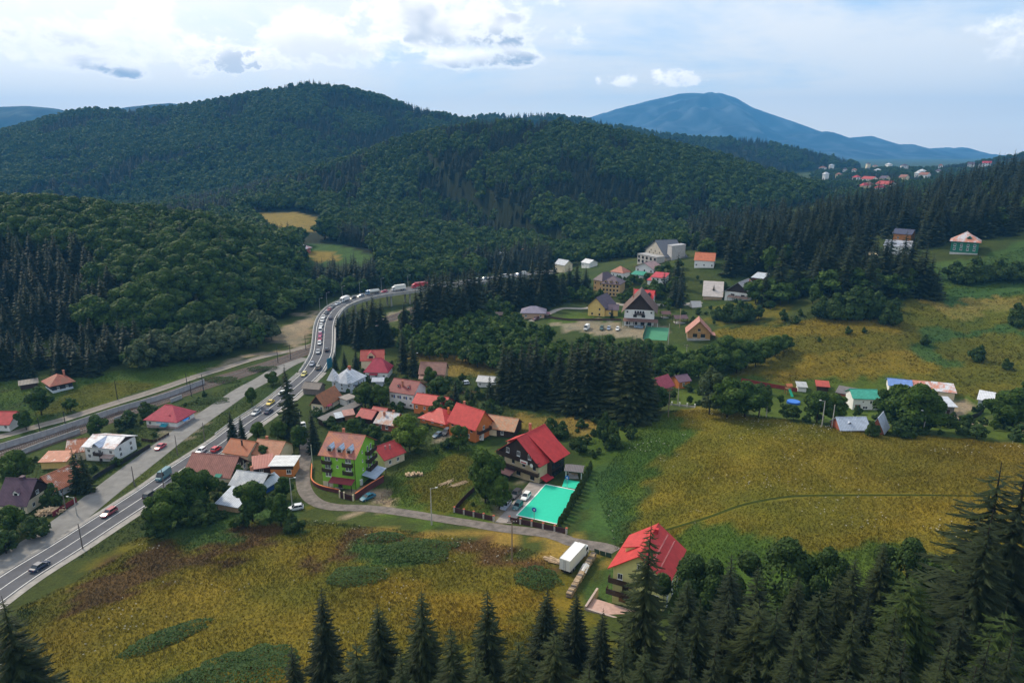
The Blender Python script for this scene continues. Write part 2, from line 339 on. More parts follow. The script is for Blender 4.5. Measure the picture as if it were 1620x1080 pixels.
ZONES = [  # survey outlines, each with the colour of what grows there
 (GOLD, [(975,865),(1085,650),(1130,648),(1300,672),(1480,690),(1620,702),(1700,720),(1700,900),(1500,900),(1300,860),(1100,850)]),
 (GREEN, [(940,700),(1010,660),(1090,645),(1085,690),(1030,735),(1000,790),(960,830),(900,840),(945,760)]),
 (LUSH, [(900,838),(950,750),(985,720),(1000,745),(965,800),(960,850)]),
 (GREEN, [(980,850),(1080,840),(1300,850),(1500,880),(1500,960),(1100,960),(1090,880)]),
 (OLIVE, [(25,960),(240,850),(480,815),(700,840),(880,880),(900,960),(1000,1100),(-50,1100)]),
 (GOLD, [(60,1080),(110,960),(200,900),(420,850),(560,850),(520,900),(640,930),(760,930),(850,910),(870,960),(780,1000),(500,1090)]),
 (BROWN, [(90,940),(250,870),(400,838),(420,852),(250,905),(150,960)]), (BROWN, [(540,850),(600,825),(700,835),(640,850),(560,880)]),
 (BROWN, [(700,870),(770,852),(860,870),(880,900),(800,905)]), (BROWN, [(450,880),(520,870),(520,900),(460,905)]),
 (LUSH, [(215,850),(350,815),(470,815),(480,838),(330,845),(240,872)]), (LUSH, [(590,850),(640,836),(720,848),(720,880),(640,890),(600,875)]),
 (STRAW, [(600,812),(720,828),(870,850),(960,870),(955,880),(870,868),(720,842),(600,822)]),
 (GREEN, [(590,800),(640,720),(740,690),(800,740),(780,825),(640,806)]), (OLIVE, [(660,800),(690,720),(760,715),(750,800)]),
 (LUSH, [(895,935),(940,880),(985,885),(965,950),(930,957)]),
 (GREEN, [(0,700),(0,600),(130,592),(330,568),(350,582),(230,620),(60,675)]), (OLIVE, [(30,668),(130,618),(250,598),(240,618),(70,672)]),
 (GREEN, [(1040,640),(1040,560),(1250,520),(1620,430),(1620,700),(1300,665)]),
 (OLIVE, [(1100,605),(1200,560),(1260,520),(1480,470),(1700,450),(1700,640),(1400,598),(1200,598)]),
 (GOLD, [(1140,520),(1250,505),(1420,505),(1440,520),(1300,535),(1150,535)]), (STRAW, [(1440,478),(1600,475),(1640,490),(1500,500)]),
 (GOLD, [(1200,590),(1300,560),(1450,555),(1480,580),(1400,597)]),
 (LUSH, [(1450,545),(1470,522),(1640,515),(1640,525),(1520,535),(1500,555),(1520,578),(1455,572)]), (LUSH, [(1480,470),(1640,440),(1640,468),(1520,480)]),
 (LUSH, [(1440,430),(1640,380),(1640,435),(1480,460)]), (OLIVE, [(1130,480),(1240,470),(1250,500),(1130,515)]),
 (GREEN, [(870,510),(870,495),(1000,495),(985,512)]), (STRAW, [(640,560),(700,555),(790,565),(790,600),(700,600)]), (STRAW, [(760,650),(960,660),(930,700),(830,680)]),
 (STRAW, [(395,338),(470,336),(512,348),(505,368),(440,364)]), (LUSH, [(470,402),(485,384),(530,386),(590,404),(588,422),(500,420)]), (STRAW, [(478,402),(490,397),(530,400),(540,412),(500,415)]),
 (DIRT, [(436,528),(470,498),(498,490),(500,525),(470,548)]), (DIRT, [(325,582),(350,566),(440,556),(480,545),(480,553),(400,568)]), (DIRT, [(600,505),(640,488),(662,480),(660,495),(620,510)]),
 (DIRT, [(876,525),(876,510),(985,510),(1060,518),(1055,540),(1000,535)]), (DIRT, [(1440,645),(1520,625),(1560,640),(1545,670),(1490,665)]), (DIRT, [(560,772),(600,770),(604,795),(560,800)]),
 (DIRT, [(783,825),(805,826),(870,755),(850,760),(810,795)]), (DIRT, [(660,700),(700,680),(712,690),(680,705)]), (DIRT, [(268,690),(290,680),(310,660),(330,650),(318,672),(285,692)]),
 (BROWN, [(700,620),(735,618),(735,628),(700,630)])]
ZW = [(c, wpoly(p)) for c, p in ZONES]
def zone_colour(x, y):
    jx = x+(fbm(x, y, 12, 21, 4)-.5)*26; jy = y+(fbm(x, y, 12, 31, 4)-.5)*26
    c = np.empty(x.shape+(3,)); c[:] = DGREEN
    for col, poly in ZW: c[inpoly(jx, jy, poly)] = col
    n = fbm(x, y, 30, 41, 4)[..., None]; c = c*(.72+.56*n)
    g = np.clip((fbm(x, y, 45, 51, 3)-.5)*3, -1, 1)[..., None]
    g2 = np.clip((fbm(x, y, 12, 61, 4)-.5)*4, -1, 1)[..., None]
    return np.clip(c*(1+g*np.array([.20, .05, .0])+g2*np.array([.18, .10, .1])), 0, 1)
def ground_material():
    m, nt, b = nodes('ground_cover'); b.inputs['Roughness'].default_value = .95; b.inputs['Specular IOR Level'].default_value = .1
    a = nt.nodes.new('ShaderNodeAttribute'); a.attribute_name = 'Col'
    n1 = rampn(nt, noisen(nt, .22, 8, .7), .25, .75); n2 = rampn(nt, noisen(nt, 1.3, 6, .75), .3, .7)
    c = mixn(nt, 1.0, a.outputs[0], mixn(nt, n1, (.62, .68, .7), (1.3, 1.22, 1.0)), 'MULTIPLY')
    c = mixn(nt, 1.0, c, mixn(nt, n2, (.6, .62, .6), (1.35, 1.35, 1.3)), 'MULTIPLY')
    nt.links.new(c, b.inputs['Base Color']); bumpn(nt, b, noisen(nt, 1.6, 8, .75), .5, .7)
    return m
GM = ground_material()
def heightfield(name, X, Y, Z, C, m):
    ny, nx = X.shape; me = bpy.data.meshes.new(name)
    V = np.stack([X, Y, Z], -1).reshape(-1, 3)
    i = np.arange(ny*nx).reshape(ny, nx); F = np.stack([i[:-1, :-1], i[:-1, 1:], i[1:, 1:], i[1:, :-1]], -1).reshape(-1, 4)
    me.vertices.add(len(V)); me.vertices.foreach_set('co', V.ravel()); me.loops.add(F.size); me.loops.foreach_set('vertex_index', F.ravel())
    me.polygons.add(len(F)); me.polygons.foreach_set('loop_start', np.arange(0, F.size, 4)); me.polygons.foreach_set('use_smooth', np.ones(len(F), bool))
    me.update(calc_edges=True); me.validate()
    at = me.color_attributes.new('Col', 'FLOAT_COLOR', 'POINT'); at.data.foreach_set('color', np.concatenate([C.reshape(-1, 3), np.ones((len(V), 1))], 1).ravel())
    me.materials.append(m); o = link(name, me); o['kind'] = 'structure'; return o
GC = zone_colour(GX, GY)
for k in HP:
    w = np.clip((ONHILL[k]-1)/4, 0, 1)[..., None]; GC = GC*(1-w)+np.array(FLOOR)*w
for c, poly in ZW[-17:]:                               # clearings keep their grass
    m_ = inpoly(GX, GY, poly) & (GY > 520); GC[m_] = np.array(c)*(.8+.4*fbm(GX, GY, 30, 41, 4)[m_][:, None])
heightfield('ground', GX, GY, GZ, GC, GM)
# far mountain and ridge beyond the valley
def far_range(name, crest, wf, wb, nx, ny, seed, col):
    pts = np.array([at_d(u, v, d) for u, v, d in crest]); x = np.linspace(pts[:, 0].min()-wf*.8, pts[:, 0].max()+wf*.8, nx); y = np.linspace(pts[:, 1].min()-wf, pts[:, 1].max()+wb, ny)
    X, Y = np.meshgrid(x, y); d, zc, fr = ridge_dist(pts, X, Y); n = fbm(X, Y, wf*.22, seed, 5)-.5
    t = np.clip(d/np.where(fr, wf, wb), 0, 1); Z = zc*(1-t**.95)*(1+.9*n*np.minimum(1, t*4))+n*wf*.011*np.minimum(1, t*10) - 40*t
    n2 = fbm(X, Y, wf*.05, seed+9, 4)[..., None]
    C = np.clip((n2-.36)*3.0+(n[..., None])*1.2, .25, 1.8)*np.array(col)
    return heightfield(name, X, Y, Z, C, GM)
far_range('mountain', [(700,215,8200),(860,200,8200),(930,186,8100),(990,168,8000),(1075,148,8000),(1095,147,8000),(1122,148,8000),(1140,147,8000),(1165,155,8000),(1190,170,8000),(1250,191,8000),(1330,219,8000),(1380,215,8000),(1410,225,8000),(1450,236,8000),(1500,233,8000),(1550,250,8000),(1700,262,8000)], 2600, 1200, 320, 150, 5, (.06, .075, .10))  # last colour is bluish: part of the distance haze is put into the rock
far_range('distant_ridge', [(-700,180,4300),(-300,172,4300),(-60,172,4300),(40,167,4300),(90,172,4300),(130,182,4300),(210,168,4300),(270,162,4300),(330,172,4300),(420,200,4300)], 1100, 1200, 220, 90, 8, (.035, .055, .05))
# ------------------------------------------------------------------ roads
def smooth_path(pts, step=2.0):
    p = [np.array(q, float) for q in pts]; p = [2*p[0]-p[1]]+p+[2*p[-1]-p[-2]]; out = []
    for i in range(1, len(p)-2):
        n = max(2, int(np.linalg.norm(p[i+1]-p[i])/step))
        for k in range(n):
            t = k/n; a, b, c, d = p[i-1], p[i], p[i+1], p[i+2]
            out.append(.5*((2*b)+(c-a)*t+(2*a-5*b+4*c-d)*t*t+(3*b-a-3*c+d)*t**3))
    out.append(p[-2]); return np.array(out)
def side_of(path):
    t = np.gradient(path[:, :2], axis=0); t /= np.linalg.norm(t, axis=1)[:, None]+1e-9
    return np.stack([t[:, 1], -t[:, 0]], 1)          # to the right of travel
def ribbon(name, path, o0, o1, lift, m, parent=None, nacross=3, drape=True, dash=None):
    nrm = side_of(path); mb = MB(); offs = np.linspace(o0, o1, nacross); rows = []
    s = np.r_[0, np.cumsum(np.linalg.norm(np.diff(path[:, :2], axis=0), axis=1))]
    for i in range(len(path)):
        row = []
        for o in offs:
            q = path[i, :2]+nrm[i]*o
            row.append((q[0], q[1], (float(gz(q[0], q[1])) if drape else path[i, 2])+lift))
        rows.append(row)
    for i in range(len(rows)-1):
        if dash and (s[i] % sum(dash)) > dash[0]: continue
        for j in range(nacross-1): mb.add([rows[i][j], rows[i][j+1], rows[i+1][j+1], rows[i+1][j]], [(0, 1, 2, 3)])
    return mb.build(name, m, parent)
ASPH = mat((.075, .077, .088), .85, .25, .25, bump=.01); OLDASPH = mat((.185, .18, .172), .95, .25, .3, bump=.02); PAINT = mat((.70, .70, .68), .7, .2, 1.5)
GRAVEL = mat((.145, .125, .11), .95, .45, .6, bump=.06, bscale=3); SHOULDER = mat((.27, .255, .235), .95, .3, .5, bump=.03)
ROADPX = [(-160,1045),(0,933),(118,857),(236,780),(290,741),(353,699),(390,671),(432,642),(475,606),(493,589)]
ROADW = [P(u, v) for u, v in ROADPX]
BR = [(507,566,1.5),(511,552,2.5),(512.5,535,3.5),(514,516,5),(519,501,6),(531,487,6.6),(548,478,7),(574,470,7.4),(605,464,7.8),(635,460,8),(665,456,8),(720,449,8),(780,441,7.5),(840,434,6.5),(900,428,5.5)]
BRW = [at_z(*q) for q in BR]
ROAD = smooth_path(ROADW+BRW)
i0 = int(np.argmin(np.linalg.norm(ROAD[:, :2]-np.array(ROADW[-1][:2]), axis=1)))
RG, RB = ROAD[:i0+1], ROAD[i0:]
RB = RB.copy(); n_ = 12; RB[:n_, 2] = np.maximum(RB[:n_, 2], [float(gz(*p[:2]))+.05 for p in RB[:n_]])
road = tag(ribbon('main_road', RG, -4.6, 4.6, .10, ASPH, nacross=7), kind='structure')
ribbon('shoulder', RG, -6.0, -4.6, .07, SHOULDER, road); ribbon('shoulder', RG, 4.6, 6.6, .07, SHOULDER, road)
for o in (-4.0, 4.0): ribbon('edge_line', RG, o-.1, o+.1, .125, PAINT, road)
ribbon('centre_line', RG, -.09, .09, .125, PAINT, road)
# elevated part of the road
bridge = thing('road_bridge', 'long curved concrete road bridge carrying queuing traffic over the railway', 'bridge', (0, 0, 0))
nrm = side_of(RB); top = MB(); deck = MB(); w = 5.6
rows = []
for i, p in enumerate(RB):
    g = float(gz(p[0], p[1])); thick = 1.3 if p[2]-g > 3.8 else p[2]-g+1.0
    l = p[:2]-nrm[i]*w; r = p[:2]+nrm[i]*w
    rows.append([(l[0], l[1], p[2]-.02), (r[0], r[1], p[2]-.02), (r[0], r[1], p[2]-thick), (l[0], l[1], p[2]-thick)])
deck.loft(rows); deck.build('deck', CONC, bridge)
ribbon('road_surface', RB, -4.8, 4.8, .03, ASPH, bridge, 5, False)
for o in (-4.0, 4.0): ribbon('edge_line', RB, o-.1, o+.1, .045, PAINT, bridge, 2, False)
ribbon('centre_line', RB, -.09, .09, .045, PAINT, bridge, 2, False)
for sgn in (-1, 1):
    par = MB(); rr = []
    for i, p in enumerate(RB):
        a = p[:2]+nrm[i]*sgn*5.15; b = p[:2]+nrm[i]*sgn*5.75
        rr.append([(a[0], a[1], p[2]), (b[0], b[1], p[2]), (b[0], b[1], p[2]+.45), (a[0], a[1], p[2]+.45)])
    par.loft(rr); par.build('parapet', CONC, bridge)
    rail = MB()
    for i in range(0, len(RB)-1):
        a = RB[i, :2]+nrm[i]*sgn*5.45; b = RB[i+1, :2]+nrm[i+1]*sgn*5.45
        for h in (.75, 1.05): rail.tube((a[0], a[1], RB[i, 2]+h), (b[0], b[1], RB[i+1, 2]+h), .05, n=4)
        if i % 2 == 0: rail.tube((a[0], a[1], RB[i, 2]+.4), (a[0], a[1], RB[i, 2]+1.08), .05, n=4)
    rail.build('railing', STEEL, bridge)
s_ = np.r_[0, np.cumsum(np.linalg.norm(np.diff(RB[:, :2], axis=0), axis=1))]
for sd_ in np.arange(60, s_[-1]-20, 14):
    i = int(np.searchsorted(s_, sd_)); p = RB[i]; g = float(gz(p[0], p[1]))
    if p[2]-g < 3.8: continue
    for o in (-3.2, 3.2):
        q = p[:2]+nrm[i]*o; MB().tube((q[0], q[1], g-1), (q[0], q[1], p[2]-1.6), .55, n=12).build('pier', CONC, bridge)
    a = p[:2]-nrm[i]*4.6; b = p[:2]+nrm[i]*4.6
    MB().slab([(a[0]-.5, a[1]-.5, p[2]-1.28), (b[0]-.5, b[1]-.5, p[2]-1.28), (b[0]+.5, b[1]+.5, p[2]-1.28), (a[0]+.5, a[1]+.5, p[2]-1.28)], .7).build('crossbeam', CONC, bridge)
# parallel old road, road beyond the railway, village lane
def px_path(px, step=2.0): return smooth_path([P(u, v) for u, v in px], step)
OLD = px_path([(-150,1000),(0,900),(105,826),(166,778),(233,726),(285,686),(337,650),(384,618),(415,601),(450,579),(480,566)])
old = tag(ribbon('service_road', OLD, -4.2, 4.2, .07, OLDASPH, nacross=6), kind='structure')
FARR = px_path([(-60,702),(0,690),(65,672),(119,657),(249,616),(340,586),(400,568),(480,549),(500,543)])
tag(ribbon('railside_road', FARR, -1.6, 1.6, .08, mat((.20, .175, .15), .95, .25, .4), nacross=4), kind='structure')
tag(ribbon('pavement', FARR, 1.7, 2.4, .14, mat((.30, .27, .23), .95, .2, .5), nacross=2), kind='structure')
LANE = px_path([(470,684),(484,708),(479,745),(482,774),(498,793),(528,802),(581,804),(633,810),(720,824),(783,834),(871,845),(901,856),(954,866),(972,873)])
tag(ribbon('village_lane', LANE, -2.0, 2.0, .07, GRAVEL, nacross=5), kind='structure')
LANE2 = px_path([(840,508),(868,496),(890,488),(925,488),(960,480),(1000,483),(1075,482),(1110,478)])
tag(ribbon('upper_lane', LANE2, -2, 2, .08, mat((.30, .275, .24), .95, .25, .4), nacross=4), kind='structure')
PATHT = px_path([(1040,842),(1120,818),(1180,797),(1250,785),(1350,783),(1480,783),(1560,785)])
tag(ribbon('meadow_track', PATHT, -.5, .5, .03, mat((.035, .045, .010), 1.0, .3, .6, spec=.0), nacross=3), kind='structure')
# railway
RAIL = px_path([(-150,772),(0,722),(127,678),(272,626),(389,589),(440,572),(485,556),(530,535),(600,510),(660,490),(720,472)])
bed = tag(ribbon('railway_bed', RAIL, -5.2, 5.2, .12, mat((.085, .062, .05), .95, .35, .8, bump=.05), nacross=5), kind='structure')
nr = side_of(RAIL); sl = MB()
for tr in (-2.1, 2.1):
    for ro in (-.72, .72):
        mb = MB(); rr = []
        for i, p in enumerate(RAIL):
            a = p[:2]+nr[i]*(tr+ro-.05); b = p[:2]+nr[i]*(tr+ro+.05); z = float(gz(*(p[:2]+nr[i]*(tr+ro))))
            rr.append([(a[0], a[1], z+.25), (b[0], b[1], z+.25), (b[0], b[1], z+.42), (a[0], a[1], z+.42)])
        mb.loft(rr); mb.build('rail', mat((.17, .10, .07), .5, .2), bed)
    for i in range(len(RAIL)-1):
        for f in (0, .33, .66):
            p = RAIL[i]*(1-f)+RAIL[i+1]*f; c = p[:2]+nr[i]*tr; z = float(gz(*c)); t = np.array([-nr[i][1], nr[i][0]])
            q = [c-nr[i]*1.25-t*.12, c+nr[i]*1.25-t*.12, c+nr[i]*1.25+t*.12, c-nr[i]*1.25+t*.12]
            sl.slab([(a[0], a[1], z+.25) for a in q], .12)
tag(sl.build('sleepers', mat((.26, .24, .22), .95, .2), bed), kind='stuff')
def wall_line(name, label, cat, px, h, th, m, panel=4.0, gap=.05, cap=None, group=None, path=None, post=None, piece='panel'):
    path = smooth_path([P(u, v) for u, v in px], panel/4) if path is None else path
    s = np.r_[0, np.cumsum(np.linalg.norm(np.diff(path[:, :2], axis=0), axis=1))]
    t = thing(name, label, cat, path[0], 0, group); n = max(1, int(s[-1]/panel)); o = path[0]
    for k in range(n):
        a = np.array([np.interp(s[-1]*k/n, s, path[:, c]) for c in range(3)]); b = np.array([np.interp(s[-1]*(k+1)/n, s, path[:, c]) for c in range(3)])
        L = np.linalg.norm(b[:2]-a[:2]); mb = MB(); mb.box(gap, L-gap, -th/2, th/2, -.5, h)
        e = mb.build(piece, m, t); e.location = a-o; e.rotation_euler = (0, -math.atan2(b[2]-a[2], L), math.atan2(b[1]-a[1], b[0]-a[0]))
        if cap:
            mb = MB(); mb.box(0, L, -th/2-.06, th/2+.06, h+.003, h+.12); e = mb.build('coping', cap, t); e.location = a-o; e.rotation_euler = (0, -math.atan2(b[2]-a[2], L), math.atan2(b[1]-a[1], b[0]-a[0]))
        if post:
            for q in ((a, b) if k == n-1 else (a,)):
                mb = MB(); r = post[0]; mb.box(-r, r, -r, r, -.5, h+post[1]); mb.box(-r-.05, r+.05, -r-.05, r+.05, h+post[1]+.002, h+post[1]+.14, 1)
                e = mb.build('post', [post[2], post[3]], t); e.location = q-o; e.rotation_euler = (0, 0, math.atan2(b[1]-a[1], b[0]-a[0]))
    return t
GREYWALL = mat((.33, .325, .33), .9, .25, .6)
wall_line('retaining_wall', 'long grey concrete panel wall between railway and far road', 'wall', [(-60,731),(0,712),(104,680),(181,654),(259,631),(324,607)], 2.2, .25, GREYWALL, 4.0, .04)
wall_line('retaining_wall', 'low grey concrete wall on near side of railway at left edge', 'wall', [(-60,752),(0,733),(60,709),(127,685)], 1.7, .25, GREYWALL, 4.0, .04)
wall_line('retaining_wall', 'short concrete wall beside railway behind white house with pink roof', 'wall', [(181,668),(195,663)], 1.8, .25, GREYWALL, 3.0, .04)
wall_line('retaining_wall', 'short concrete wall beside railway behind the pink roofed shop', 'wall', [(270,637),(288,630)], 1.6, .25, GREYWALL, 3.0, .04)
# ------------------------------------------------------------------ houses
def unit_window():
    f = MB(); t = .09
    f.box(-.5, .5, -.05, .03, 0, t); f.box(-.5, .5, -.05, .03, 1-t, 1); f.box(-.5, -.5+t, -.05, .03, t, 1-t); f.box(.5-t, .5, -.05, .03, t, 1-t); f.box(-.035, .035, -.045, .03, t, 1-t)
    p = MB(); p.box(-.41, .41, -.02, .03, t, 1-t); s = MB(); s.box(-.56, .56, -.14, .03, -.07, -.002)
    return f.mesh('window_frame', WFRAME), p.mesh('pane', GLASS), s.mesh('sill', WFRAME)
WF, WP, WS = unit_window()
WF_D = WF.copy(); WF_D.materials.clear(); WF_D.materials.append(DWOOD)
HF = []
class House:
    def __init__(s, name, label, A, B, depth, eave=None, h=None, ridge=None, rh=None, roof='x', wall=WHITE, rm=None, over=.5, cat='house', group=None, gable=None, z0=None, name_wall='wall', hip=.5, lift=0):
        a = P(*A); b = P(*B); dv = b[:2]-a[:2]; s.w = float(np.linalg.norm(dv)); s.d = depth
        ang = math.atan2(dv[1], dv[0]); s.z = float((a[2]+b[2])/2)+lift if z0 is None else z0
        s.a = a; s.ang = ang; s.t = thing(name, label, cat, (a[0], a[1], s.z), ang, group)
        s.ex = dv/s.w; s.ey = np.array([-s.ex[1], s.ex[0]])
        if s.ey[1] < 0: raise ValueError('facade order '+label)
        s.h = h if h is not None else z_for_v(a[1], eave)-s.z
        HF.append((a[:2], s.ex, s.ey, s.w, depth)); s.h = max(s.h, 1.6); w, d, hh = s.w, depth, s.h
        if rh is None and ridge is not None:
            loc = (w/2, d/2) if roof in ('x', 'hip') else (w/2, 0); q = a[:2]+s.ex*loc[0]+s.ey*loc[1]
            rh = z_for_v(q[1], ridge)-s.z-hh
        s.rh = rh = max(rh if rh is not None else .3*min(w, d), .25); s.roof = roof
        wm = wall if isinstance(wall, list) else [wall]
        mb = MB(); mb.box(0, w, 0, d, -2.5, hh); mb.build(name_wall, wm[0], s.t)
        if len(wm) > 1:                                    # plinth or coloured base storey, proud of the wall
            mb = MB(); mb.box(-.05, w+.05, -.05, d+.05, -2.5, .9); mb.build('plinth', wm[1], s.t)
        gm = gable or wm[0]; t = .16; o = over; mb = MB()
        if roof == 'x':
            k = rh/(d/2); zl = hh-k*o
            mb.slab([(-o, -o, zl+t), (w+o, -o, zl+t), (w+o, d/2, hh+rh+t), (-o, d/2, hh+rh+t)], t)
            mb.slab([(-o, d/2, hh+rh+t), (w+o, d/2, hh+rh+t), (w+o, d+o, zl+t), (-o, d+o, zl+t)], t)
            for x in (0, w-.12):
                g = MB(); g.add([(x, 0, hh), (x, d, hh), (x, d/2, hh+rh), (x+.12, 0, hh), (x+.12, d, hh), (x+.12, d/2, hh+rh)], [(0, 2, 1), (3, 4, 5), (0, 1, 4, 3), (1, 2, 5, 4), (2, 0, 3, 5)]); g.build('gable', gm, s.t)
            cap = ((-o, d/2, hh+rh+t), (w+o, d/2, hh+rh+t))
        elif roof == 'y':
            k = rh/(w/2); zl = hh-k*o
            mb.slab([(-o, -o, zl+t), (w/2, -o, hh+rh+t), (w/2, d+o, hh+rh+t), (-o, d+o, zl+t)], t)
            mb.slab([(w/2, -o, hh+rh+t), (w+o, -o, zl+t), (w+o, d+o, zl+t), (w/2, d+o, hh+rh+t)], t)
            for y in (0, d-.12): g = MB(); g.prism([(0, hh), (w, hh), (w/2, hh+rh)], y, y+.12); g.build('gable', gm, s.t)
            cap = ((w/2, -o, hh+rh+t), (w/2, d+o, hh+rh+t))
        elif roof in ('hip', 'pyramid'):
            r = hip*min(w, d) if roof == 'hip' else 0
            if roof == 'pyramid': p1 = p2 = (w/2, d/2, hh+rh)
            elif w >= d: p1, p2 = (r, d/2, hh+rh), (w-r, d/2, hh+rh)
            else: p1, p2 = (w/2, r, hh+rh), (w/2, d-r, hh+rh)
            e = [(-o, -o, hh), (w+o, -o, hh), (w+o, d+o, hh), (-o, d+o, hh)]; lo = [(x, y, hh-.18) for x, y, _ in e]
            top = [(0, 1, 5, 4), (1, 2, 5), (2, 3, 4, 5), (3, 0, 4)] if w >= d else [(0, 1, 4), (1, 2, 5, 4), (2, 3, 5), (3, 0, 4, 5)]
            if roof == 'pyramid': mb.add(e+[p1]+lo, [(0, 1, 4), (1, 2, 4), (2, 3, 4), (3, 0, 4), (8, 7, 6, 5)]+[(i, 5+i, 5+(i+1) % 4, (i+1) % 4) for i in range(4)])
            else: mb.add(e+[p1, p2]+lo, top+[(9, 8, 7, 6)]+[(i, 6+i, 6+(i+1) % 4, (i+1) % 4) for i in range(4)])
            cap = (p1, p2) if roof == 'hip' else None
        elif roof == 'front':                              # single slope falling to the front
            k = rh/d; mb.slab([(-o, -o, hh-k*o+t), (w+o, -o, hh-k*o+t), (w+o, d+o, hh+rh+k*o+t), (-o, d+o, hh+rh+k*o+t)], t); cap = None
            g = MB(); g.add([(0, 0, hh), (0, d, hh), (0, d, hh+rh), (w, 0, hh), (w, d, hh), (w, d, hh+rh)], [(0, 2, 1), (3, 4, 5), (1, 2, 5, 4), (0, 3, 5, 2)]); g.build('gable', gm, s.t)
        else:
            mb.slab([(-o, -o, hh+t), (w+o, -o, hh+t), (w+o, d+o, hh+t+rh*.2), (-o, d+o, hh+t+rh*.2)], t); cap = None
        s.rm = rm or roofm((.45, .03, .035)); s.roofo = mb.build('roof', s.rm, s.t)
        if cap:
            mb = MB(); mb.tube((cap[0][0], cap[0][1], cap[0][2]+.0), (cap[1][0], cap[1][1], cap[1][2]), .13, n=6); mb.build('ridge_cap', s.rm, s.roofo)
    def face(s, side, x, z, out=0):                        # local position on a wall, and the turn of things fixed there
        w, d = s.w, s.d
        return {'f': ((x, -out, z), 0), 'r': ((w+out, x, z), math.pi/2), 'l': ((-out, d-x, z), -math.pi/2), 'b': ((w-x, d+out, z), math.pi)}[side]
    def win(s, side, x, z, w=1.0, h=1.25, dark=False):
        p, r = s.face(side, x, z); f = link('window', WF_D if dark else WF, s.t, p, r, (w, 1, h)); link('pane', WP, f); link('sill', WS, f); return s
    def wins(s, side, n, zs, w=1.0, h=1.25, m=1.2, dark=False):
        L = s.w if side in 'fb' else s.d
        for z in zs:
            for i in range(n): s.win(side, m+(L-2*m)*(i/(n-1) if n > 1 else .5), z, w, h, dark)
        return s
    def part(s, name, m, fn, side='f', x=0, z=0, parent=None):
        p, r = s.face(side, x, z); mb = MB(); fn(mb); o = mb.build(name, m, parent or s.t); o.location = p; o.rotation_euler = (0, 0, r); return o
    def door(s, side, x, w=1.0, h=2.1, m=DWOOD, z=0):
        d = s.part('door', m, lambda b: b.box(-w/2, w/2, -.06, .02, 0, h), side, x, z)
        b = MB(); b.box(w*.30, w*.36, -.12, -.05, .95, 1.1); b.build('handle', STEEL, d); return s
    def balcony(s, side, x0, x1, z, dep=1.2, m=DWOOD, h=1.0):
        L = x1-x0; f = s.part('balcony', m, lambda b: b.box(0, L, -dep, 0, -.18, 0), side, x0 if side != 'l' else x0, z)
        def rl(b):
            b.box(0, L, -dep, -dep+.07, h-.08, h); b.box(0, L, -dep, -dep+.06, .08, .16)
            for xx in (0, L-.07): b.box(xx, xx+.07, -dep+.07, 0, h-.08, h)
            n = max(3, int(L/.22))
            for i in range(n): b.box(i*L/n+.02, i*L/n+.02+L/n*.72, -dep+.015, -dep+.05, .16, h-.08)
            for k in range(int(dep/.25)):
                for xx in (.015, L-.05): b.box(xx, xx+.035, -dep+.08+k*.25, -dep+.24+k*.25, .1, h-.08)
        mb = MB(); rl(mb); mb.build('railing', m, f); return f
    def chimney(s, x, y, hgt=1.6, m=None, w=.6):
        base = s.h+s.rh*.35; mb = MB(); mb.box(x-w/2, x+w/2, y-w/2, y+w/2, base, s.h+s.rh+hgt*.6); mb.box(x-w/2-.08, x+w/2+.08, y-w/2-.08, y+w/2+.08, s.h+s.rh+hgt*.6+.003, s.h+s.rh+hgt*.6+.14)
        mb.build('chimney', m or mat((.40, .16, .10), .9, .25), s.t); return s
    def skylight(s, x, y, w=.8, l=1.1):                    # on an x or y gable roof
        if s.roof == 'x': k = s.rh/(s.d/2); z = s.h+k*min(y, s.d-y)+.19; sl = -math.atan(k) if y > s.d/2 else math.atan(k); rot = (sl, 0, 0)
        else: k = s.rh/(s.w/2); z = s.h+k*min(x, s.w-x)+.19; sl = math.atan(k) if x > s.w/2 else -math.atan(k); rot = (0, sl, 0)
        mb = MB(); mb.box(-w/2, w/2, -l/2, l/2, -.03, .06); o = mb.build('skylight', DCONC, s.t); o.location = (x, y, z); o.rotation_euler = rot
        mb = MB(); mb.box(-w/2+.1, w/2-.1, -l/2+.1, l/2-.1, .063, .075); mb.build('pane', GLASS, o); return s
    def dormer(s, x, z, w=1.6, h=1.0, rm=None, wm=None, l=2.6, y=.6, kind='gable'):  # stands on the front slope of an x roof
        o = link('dormer', None, s.t, (x, y, z)); wm = wm or WHITE
        mb = MB(); mb.box(-w/2, w/2, 0, l, -.6, h); mb.build('dormer_wall', wm, o)
        mb = MB(); t = .1; e = .2; a = w*.55
        if kind == 'gable':
            mb.slab([(-w/2-e, -e, h), (0, -e, h+a), (0, l+1.2, h+a), (-w/2-e, l, h)], t); mb.slab([(0, -e, h+a), (w/2+e, -e, h), (w/2+e, l, h), (0, l+1.2, h+a)], t)
            g = MB(); g.prism([(-w/2, h-.1), (w/2, h-.1), (0, h+a-.1)], .0, .1); g.build('dormer_gable', wm, o)
        else: mb.slab([(-w/2-e, -e, h+.1), (w/2+e, -e, h+.1), (w/2+e, l+.9, h+.9), (-w/2-e, l+.9, h+.9)], t)
        mb.build('dormer_roof', rm or s.rm, o)
        p = MB(); p.box(-w*.28, w*.28, -.03, .02, .1, h*.9); p.build('pane', GLASS, o); return s
